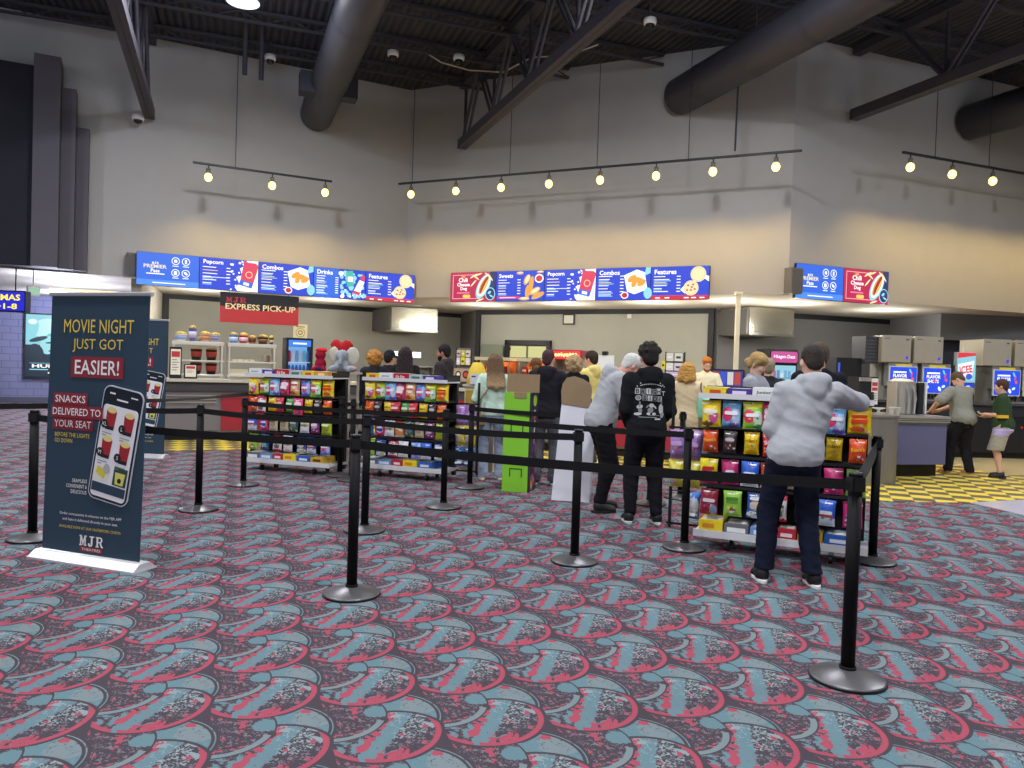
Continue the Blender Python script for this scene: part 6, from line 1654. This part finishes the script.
# front drinks counter: ice and drink dispenser, cups
t = thing('drink_dispenser', 'rounded steel drink dispenser standing on the drinks counter', 'drink dispenser', KR.p(.20, .30, .956), KR.a)
b = MB(); b.rbox((.18, .14, .27), (.34, .38, .50), STEEL, .12, 'Z', 6); b.build('body', t)
b = MB(); b.lathe([(.0, .57), (.12, .56), (.17, .53), (.175, .50)], mat('E9E2C4', .4), (.18, .14, 0), 24); b.build('lid', t)
for x_ in (.13, .24):
    b = MB(); b.tube([(x_, -.06, .45), (x_, -.09, .25), (x_, -.06, .02)], .028, mat('CFCFD0', .3, .7), 8); b.build('side_rail', t)
b = MB(); b.rbox((.42, .14, .26), (.10, .34, .50), BLACKP, .03); b.build('black_side', t); b = MB(); b.rbox((.49, .10, .27), (.03, .30, .50), WHITE, .012); b.build('white_edge', t)
t = thing('coffee_dispenser', 'black coffee dispenser with white menu card at the end of the drinks counter', 'coffee machine', KR.p(-.44, .22, .99), KR.a)
b = MB(); b.rbox((0, .1, .27), (.34, .3, .54), BLACKP, .03); b.build('body', t)
b = MB(); b.rect(.03, .12, .15, .52, mat('E6E0DA', .5), -.056); b.rect(.04, .40, .14, .46, mat('C23A44', .5), -.058); b.rect(.04, .33, .14, .38, mat('C23A44', .5), -.058)
for k in range(4): b.rect(.05, .28 - k * .035, .13, .295 - k * .035, mat('8A8680', .6), -.058)
b.build('menu_card', t)
b = MB(); b.rbox((-.08, -.05, .5), (.2, .04, .06), STEEL, .01); b.build('tap_bar', t)
for k, u in enumerate((-.08, .03)):
    b = MB(); b.lathe([(.028, 0), (.042, .12), (.045, .12), (.045, .115), (.04, .115)], mat('ECEAE6', .5), n=16); tag(b.build('paper_cup', None, 0, KR.p(u, .10, .956 if u > -.2 else .956), 0), 'white paper cup on the drinks counter, ' + ('left one of two' if k == 0 else 'right one of two'), 'cup', 'white cups on the drinks counter')
b = MB(); b.lathe([(.02, 0), (.03, .01), (.015, .05), (.09, .075), (.095, .085), (0, .07)], mat('E2E2D8', .5), n=20); tag(b.build('bowl', None, 0, KR.p(-.50, -.12, .99), 0), 'small white pedestal bowl before the coffee dispenser', 'bowl')
# ice cream freezer, black cooler
t = thing('ice_cream_freezer', 'glass-door ice cream freezer with pink lit header at the back right', 'freezer', (5.86, 17.3, .0), .15)
b = MB(); b.rbox((.34, .36, 1.06), (.72, .6, 2.1), BLACKP, .03); b.build('cabinet', t)
b = MB(); b.rbox((.34, .05, 1.93), (.70, .06, .30), mat('2A2026', .4), .05, 'Y'); b.rbox((.34, .016, 1.93), (.64, .02, .25), glow('C8489A', 1.0), .04, 'Y'); b.text('Häagen-Dazs', .34, 1.93, .10, WH, .0, .52, bold=.01); b.build('header', t)
b = MB(); b.rect(.03, .2, .65, 1.74, glow('9AD8EC', .9), .052); b.rect(.03, .2, .07, 1.74, glow('E8F8FF', 1.4), .05)
r = random.Random(5)
for k in range(5):
    b.rect(.08, 1.44 - k * .26, .64, 1.46 - k * .26, glow('5FA8C0', .7), .049)
    for j in range(6):
        x0 = .1 + j * .09; hgt = r.uniform(.1, .19); b.rect(x0, 1.46 - k * .26, x0 + .07, 1.46 - k * .26 + hgt, glow(r.choice(('DDEEF8', '7FB8E0', 'C86A8A', 'EAF4FA', '6A98D0')), .8), .048)
b.build('glass_door', t)
b = MB(); b.box((.67, .02, 1.0), (.02, .03, .5), STEEL); b.build('handle', t)
t = thing('cooler_cabinet', 'tall black cooler between the hooded man and the ice machines', 'cabinet', (6.40, 15.0, .0), .1)
b = MB(); b.rbox((.26, .3, .95), (.52, .55, 1.9), mat('17181C', .5), .02); b.build('body', t); b = MB(); b.rect(.03, 1.55, .07, 1.80, glow('3A5AE0', 1.2), .02); b.build('blue_strip', t); b = MB(); b.box((.48, .0, 1.2), (.02, .03, .5), BLACK); b.build('handle', t)

# ------------------------------------------------------------------ centre back of house
def warmer(label, u, w, fr, v, z, base='E0702E'):
    t = thing('food_warmer', label, 'food warmer', fr.p(u, v, z), fr.a)
    b = MB(); b.box((w / 2, .22, .03), (w, .44, .06), STEEL); b.build('base', t)
    for x_ in (.015, w - .015):
        for y_ in (.02, .42):
            b = MB(); b.box((x_, y_, .31), (.025, .025, .5), mat('8A8478', .4, .6)); b.build('post', t)
    b = MB(); b.rbox((w / 2, .22, .58), (w + .04, .5, .06), mat('C9BC98', .4), .02); b.build('roof', t)
    b = MB(); b.box((w / 2, .43, .3), (w - .05, .012, .46), mat('C4743A', .6)); b.build('back_plate', t)
    b = MB(); b.box((w / 2, .22, .30), (w - .05, .36, .012), mat('8A8478', .4, .6)); b.build('shelf', t)
    p = fr.p(u + w / 2, v + .2, z + .5); lamp('POINT', p, 3.5, (1, .55, .2), .05)
    n = int((w - .08) / .13)
    for zz in (.06, .306):
        for k in range(n):
            c = ('D8481E', 'B8282A', 'E88A2A', 'C83A1E', '7A1E22')[(k + int(zz * 20)) % 5]
            o = MB(); o.rbox((0, 0, .07), (.11, .22, .14), mat(c, .5), .02); o.rect(-.04, .05, .04, .09, mat('F0DDB0', .5), -.112)
            tag(o.build('food_box', None, 0, fr.p(u + .1 + k * .13, v + .2, z + zz), fr.a), {'D8481E': 'orange-red', 'B8282A': 'red', 'E88A2A': 'amber', 'C83A1E': 'bright red', '7A1E22': 'dark red'}[c] + ' food box on the ' + ('lower' if zz < .2 else 'upper') + ' shelf of ' + label.split(' on ')[0].split(',')[0], 'food box', 'food boxes in ' + label.split(' on ')[0])
warmer('the wide food warmer on the centre counter behind the woman in mint', 1.66, .72, KC, .30, 1.066); warmer('the narrow food warmer on the centre counter right of the woman in mint', 2.55, .48, KC, .30, 1.066)
def tower(label, loc, rz, cols):
    t = thing('merchandise_rack', label, 'display rack', loc, rz)
    b = MB(); b.box((.16, .12, .02), (.34, .26, .04), BLACKP); b.build('base', t)
    for x_ in (.0, .32):
        b = MB(); b.box((x_, .12, .40), (.02, .02, .76), BLACKP); b.build('upright', t)
    b = MB(); b.box((.16, .13, .40), (.30, .012, .74), mat('6F6C66', .6)); b.build('panel', t)
    for k, (x0, z0, w, h, c) in enumerate(cols):
        b = MB(); b.rbox((x0 + w / 2, .09, z0 + h / 2), (w, .06, h), mat(c, .5), .008, 'Y'); b.rect(x0 + w * .2, z0 + h * .35, x0 + w * .8, z0 + h * .6, mat('3A3638' if k % 2 else 'F2EFE6', .5), .056); b.build('card', t)
    return t
tw = tower('merchandise rack with yellow and white cards behind the bearded man', (-1.16, 15.0, 1.07), -.3, [(.03, .44, .07, .14, 'D8D0DC'), (.12, .44, .08, .15, 'E0CE3A'), (.22, .44, .08, .14, 'DAD6D2'), (.03, .60, .08, .13, 'C9B4AC'), (.13, .60, .07, .13, 'C8C048'), (.22, .60, .08, .13, 'D8CEC4')])
b = MB(); b.rbox((.16, .06, .24), (.34, .02, .26), mat('B09A84', .6), .01, 'Y'); b.disc(.08, .25, .06, .07, mat('3A2A26', .5), .048); b.disc(.08, .25, .035, .04, mat('E8D8C8', .5), .046); b.disc(.24, .25, .07, .08, mat('2A1E1E', .5), .048); b.disc(.24, .25, .045, .05, mat('C8483A', .5), .046); b.build('round_badges', tw)
tw = tower('merchandise rack with pale cards and round black-white badge, right of the black hoodie', (2.58, 12.95, 1.07), -.4, [(.02, .46, .12, .13, 'E4E0D8'), (.16, .46, .13, .13, 'DAD4E0'), (.02, .62, .12, .14, 'DCD8CC'), (.16, .62, .13, .14, 'E2DED0'), (.02, .35, .27, .09, 'D8B8E0'), (-.06, .48, .06, .14, 'E0D040')])
b = MB(); b.rbox((.16, .06, .18), (.32, .02, .3), mat('C4BEB4', .6), .01, 'Y'); b.disc(.16, .2, .11, .11, mat('1E1E20', .5), .048); b.disc(.16, .2, .085, .085, mat('E8E4DC', .5), .046); b.disc(.16, .2, .055, .055, mat('1E1E20', .5), .044); b.disc(.16, .2, .02, .03, mat('E8E4DC', .5), .042); b.build('round_badge', tw)
# popcorn machine with red lit header
t = thing('popcorn_machine', 'popcorn machine with a glowing red header behind the blonde heads', 'popcorn machine', (.80, 15.4, .0), -.4); t.scale = (.72, .9, 1)
b = MB(); b.box((.42, .3, .55), (.84, .58, 1.1), mat('8A2A2E', .5)); b.build('base_cabinet', t)
b = MB(); b.box((.42, .56, 1.4), (.84, .03, .62), STEEL); b.box((.02, .3, 1.4), (.03, .56, .62), STEEL); b.box((.82, .3, 1.4), (.03, .56, .62), STEEL); b.build('case', t)
b = MB(); b.rbox((.42, .3, 1.78), (.86, .6, .20), mat('7A1A22', .5), .02, 'Y'); b.build('header', t)
b = MB(); b.rect(.02, 1.70, .82, 1.86, glow('E0202E', 1.6), -.003)
r = random.Random(3)
for k in range(8): b.disc(.10 + k * .085, 1.78 + r.uniform(-.01, .01), .034, .045, glow('FBE08A', 1.8), -.005, 9, r.uniform(0, 3))
b.build('lit_header', t)
b = MB()
r = random.Random(9)
for k in range(60): b.ell((r.uniform(.08, .76), r.uniform(.08, .5), 1.1 + r.uniform(0, .16)), (.04, .04, .03), mat('E8D08A', .8), 6)
o = b.build('popcorn', t); o['kind'] = 'stuff'
lamp('POINT', (1.1, 15.0, 1.95), 6, (1, .2, .2), .1)
t = thing('point_of_sale', 'white screen of a till behind the yellow hoodie, black box on top', 'till', (1.62, 13.75, 1.066), -.5)
b = MB(); b.rbox((0, 0, .02), (.2, .2, .04), WHITE, .02); b.build('foot', t); b = MB(); b.tube([(0, .02, .04), (0, .02, .4)], .025, WHITE, 8); b.build('stem', t)
b = MB(); b.rbox((0, 0, .55), (.44, .04, .30), mat('E4E4E2', .5), .015, 'Y'); b.build('screen', t); b = MB(); b.box((.05, .0, .735), (.10, .06, .07), BLACKP); b.build('camera_box', t)
t = thing('till_screen', 'black till with coloured screen behind the red-haired man', 'till', (4.05, 14.3, 1.0), -.43)
b = MB(); b.rbox((0, 0, .03), (.3, .24, .06), BLACKP, .02); b.build('foot', t); b = MB(); b.rbox((0, 0, .38), (.62, .05, .42), BLACKP, .02, 'Y'); b.build('screen', t); b = MB(); b.rect(-.28, .2, .28, .56, glow('2A3A9A', .8), -.03)
for k, c in enumerate(('C83A4A', '3A5AD8', 'E8E4DC', 'C84A3A')): b.rect(-.26 + k * .13, .3, -.15 + k * .13, .54, glow(c, .8), -.034)
b.build('lit_face', t); b = MB(); b.box((0, .05, .12), (.08, .06, .2), BLACKP); b.build('stem', t)
# the till's own table
for (x, y, z, rz, lab) in ((4.05, 14.42, 1.0, -.43, 'low steel prep table under the black till'),):
    t = thing('prep_table', lab, 'table', (x, y, .0), rz)
    b = MB(); b.box((0, 0, z - .02), (1.0, .6, .04), STEEL); b.build('top', t)
    for sx in (-.45, .45):
        for sy in (-.25, .25):
            b = MB(); b.box((sx, sy, (z - .04) / 2), (.05, .05, z - .04), STEEL); b.build('leg', t)
# plush toys on a small stand between the left and middle racks
t = thing('display_table', 'small display stand holding plush toys behind the left rack', 'table', (-2.62, 11.3, 0), -.2)
b = MB(); b.rbox((0, 0, 1.33), (.66, .44, .03), mat('C9C4B6', .5), .02); b.build('top', t)
for sx in (-.28, .28):
    for sy in (-.17, .17):
        b = MB(); b.box((sx, sy, .66), (.03, .03, 1.32), mat('B8B2A4', .5)); b.build('leg', t)
b = MB(); b.box((0, 0, .9), (.6, .4, .02), mat('C9C4B6', .5)); b.build('shelf', t)
def plush(name, label, cat, loc, rz, parts, wr=(.006, 40.0)):
    root = None
    for nm, m, fn in parts:
        q = SDF(); fn(q); o = mesh_obj(name if root is None else nm, q.mesh(.01), cloth(m), root, wr)
        if root is None: root = o; tag(o, label, cat); o.location = loc; o.rotation_euler = (0, 0, rz)
    return root
plush('plush_elephant', 'grey plush elephant with big cream ears on the toy stand', 'soft toy', (-2.50, 11.16, 1.345), 0, [
    ('body', '9BA2AA', lambda q: (q.ell((0, 0, .10), (.11, .1, .10), None, .03), q.ell((0, -.03, .24), (.09, .085, .085), None, .04), q.cap((0, -.1, .22), (.0, -.15, .12), .03, .022, .03), q.cap((-.08, -.08, .06), (-.13, -.14, .04), .045, .045, .02), q.cap((.08, -.08, .06), (.13, -.14, .04), .045, .045, .02))),
    ('ear', 'CFCBBE', lambda q: q.ell((.15, .0, .24), (.10, .03, .13), None, .02)), ('ear', 'CFCBBE', lambda q: q.ell((-.13, .02, .26), (.07, .03, .11), None, .02)), ('blanket', 'B7A4AA', lambda q: q.ell((.14, -.1, .05), (.10, .06, .045), None, .02))])
plush('plush_toy', 'dark red plush toy sitting at the left of the toy stand', 'soft toy', (-2.83, 11.2, 1.345), 0, [
    ('body', 'A02038', lambda q: (q.ell((0, 0, .10), (.08, .08, .10), None, .03), q.ell((0, -.01, .24), (.075, .07, .07), None, .03), q.cap((-.05, -.05, .05), (-.08, -.1, .03), .035, .03, .02), q.cap((.05, -.05, .05), (.08, -.1, .03), .035, .03, .02))),
    ('hat', 'D8303C', lambda q: q.ell((.01, 0, .31), (.085, .07, .035), None, .02)), ('trousers', '3A3A78', lambda q: q.ell((0, -.005, .04), (.085, .09, .045), None, .02))])
for i, (x, z, c) in enumerate(((-2.66, 1.63, 'white paw print'), (-2.53, 1.60, 'white stripes'))):
    pass
b = MB(); RH = cloth('B82A30')
pts = [(0, -.10), (.10, .02), (.12, .09), (.09, .14), (.045, .15), (0, .10), (-.045, .15), (-.09, .14), (-.12, .09), (-.10, .02)]
n = len(pts)
vs = [(p[0] * k, y, p[1] * k + .10) for y, k in ((-.05, .75), (-.03, 1.0), (.03, 1.0), (.05, .75)) for p in pts]
b.add(vs, [(i * n + k, i * n + (k + 1) % n, (i + 1) * n + (k + 1) % n, (i + 1) * n + k) for i in range(3) for k in range(n)] + [tuple(range(n))[::-1], tuple(range(3 * n, 4 * n))], RH, True)
me_h = b.build('heart_cushion')
me_h.location = (-2.56, 11.36, 1.50); me_h.scale = (1.35, 1.2, 1.3); tag(me_h, 'red heart cushion with white marks above the plush elephant', 'cushion')
b = MB(); W_ = mat('EEDDDD', .8); 
for x, z, rx, rz in ((-.06, .16, .03, .035), (-.085, .2, .012, .018), (-.05, .215, .012, .018), (.05, .14, .014, .05), (.085, .14, .012, .05)): b.disc(x, z, rx, rz, W_, -.054)
b.build('white_print', me_h)
b = MB(); b.box((0, 0, .11), (.16, .03, .22), mat('6A6A70', .6)); b.build('prop', me_h); me_h.children[-1].location = (0, .06, -.12)
t = thing('back_shelf', 'steel back shelf with a white lit strip above, behind the long-haired heads', 'shelf', BL.p(-2.55, -.02, 0), BL.a)
b = MB(); b.rbox((.75, -.25, 1.0), (1.7, .46, .05), STEEL, .01); b.box((.75, -.22, .5), (1.6, .4, .95), mat('7C7C78', .5)); b.build('bench', t)
b = MB(); b.rbox((.62, -.06, 1.77), (1.15, .08, .20), mat('B8B8B4', .5), .01, 'Y'); b.build('light_case', t); b = MB(); b.rect(.07, 1.685, 1.17, 1.855, glow('F6FAFF', 2.2), -.104); b.build('lit_strip', t)
b = MB(); b.rbox((.75, -.18, 1.42), (1.5, .3, .03), STEEL, .01); b.build('upper_board', t)
for k in range(4):
    b = MB(); b.box((.02 + k * .49, -.18, 1.21), (.02, .28, .38), mat('9A9A94', .4, .5)); b.build('bracket', t)
for k, (u_, c, hh, nm) in enumerate(((.14, 'D8D4CC', .22, 'white'), (.36, '8A8680', .2, 'grey'), (.62, 'E0C43A', .26, 'yellow'), (.85, 'C9C5BC', .18, 'pale grey'), (1.2, '7A3A34', .2, 'brown-red'))):
    b = MB(); b.lathe([(.05, 0), (.06, hh * .75), (.03, hh * .9), (.03, hh), (0, hh)], mat(c, .4), n=14); tag(b.build('bottle', None, 0, BL.p(-2.55 + u_, -.28, 1.026), 0), nm + ' bottle on the steel back shelf behind the long-haired heads', 'bottle', 'bottles on the back shelf')
small('yellow_drink_tub', 'yellow slotted tub with a white notice in front, left of the woman in mint', 'tub', (-.50, 10.85, 1.24), -.2, lambda b: (b.lathe([(.15, 0), (.14, .1), (.11, .22), (.07, .30), (.06, .31), (0, .31)], mat('E6C43A', .5), n=22), b.rect(-.06, -.0, .14, .15, mat('E4E2EC', .5), -.165), b.rect(-.04, .1, .02, .12, mat('3A3A4A', .5), -.168)))
t = thing('display_table', 'pale display stand under the yellow tub at the right end of the middle rack', 'table', (-.42, 10.9, 0), -.2)
b = MB(); b.rbox((0, 0, 1.22), (.5, .4, .03), mat('D8CDB8', .5), .02); b.build('top', t)
b = MB(); b.box((0, 0, .6), (.44, .34, 1.2), mat('D4C4A4', .6)); b.build('pedestal', t)
b = MB(); b.rect(-.2, .9, -.06, 1.15, mat('B8963A', .6), -.174); b.disc(.08, 1.05, .1, .08, mat('3A4468', .5), -.174); b.disc(.06, 1.0, .05, .05, mat('A8A8C0', .5), -.176); b.build('printed_front', t)
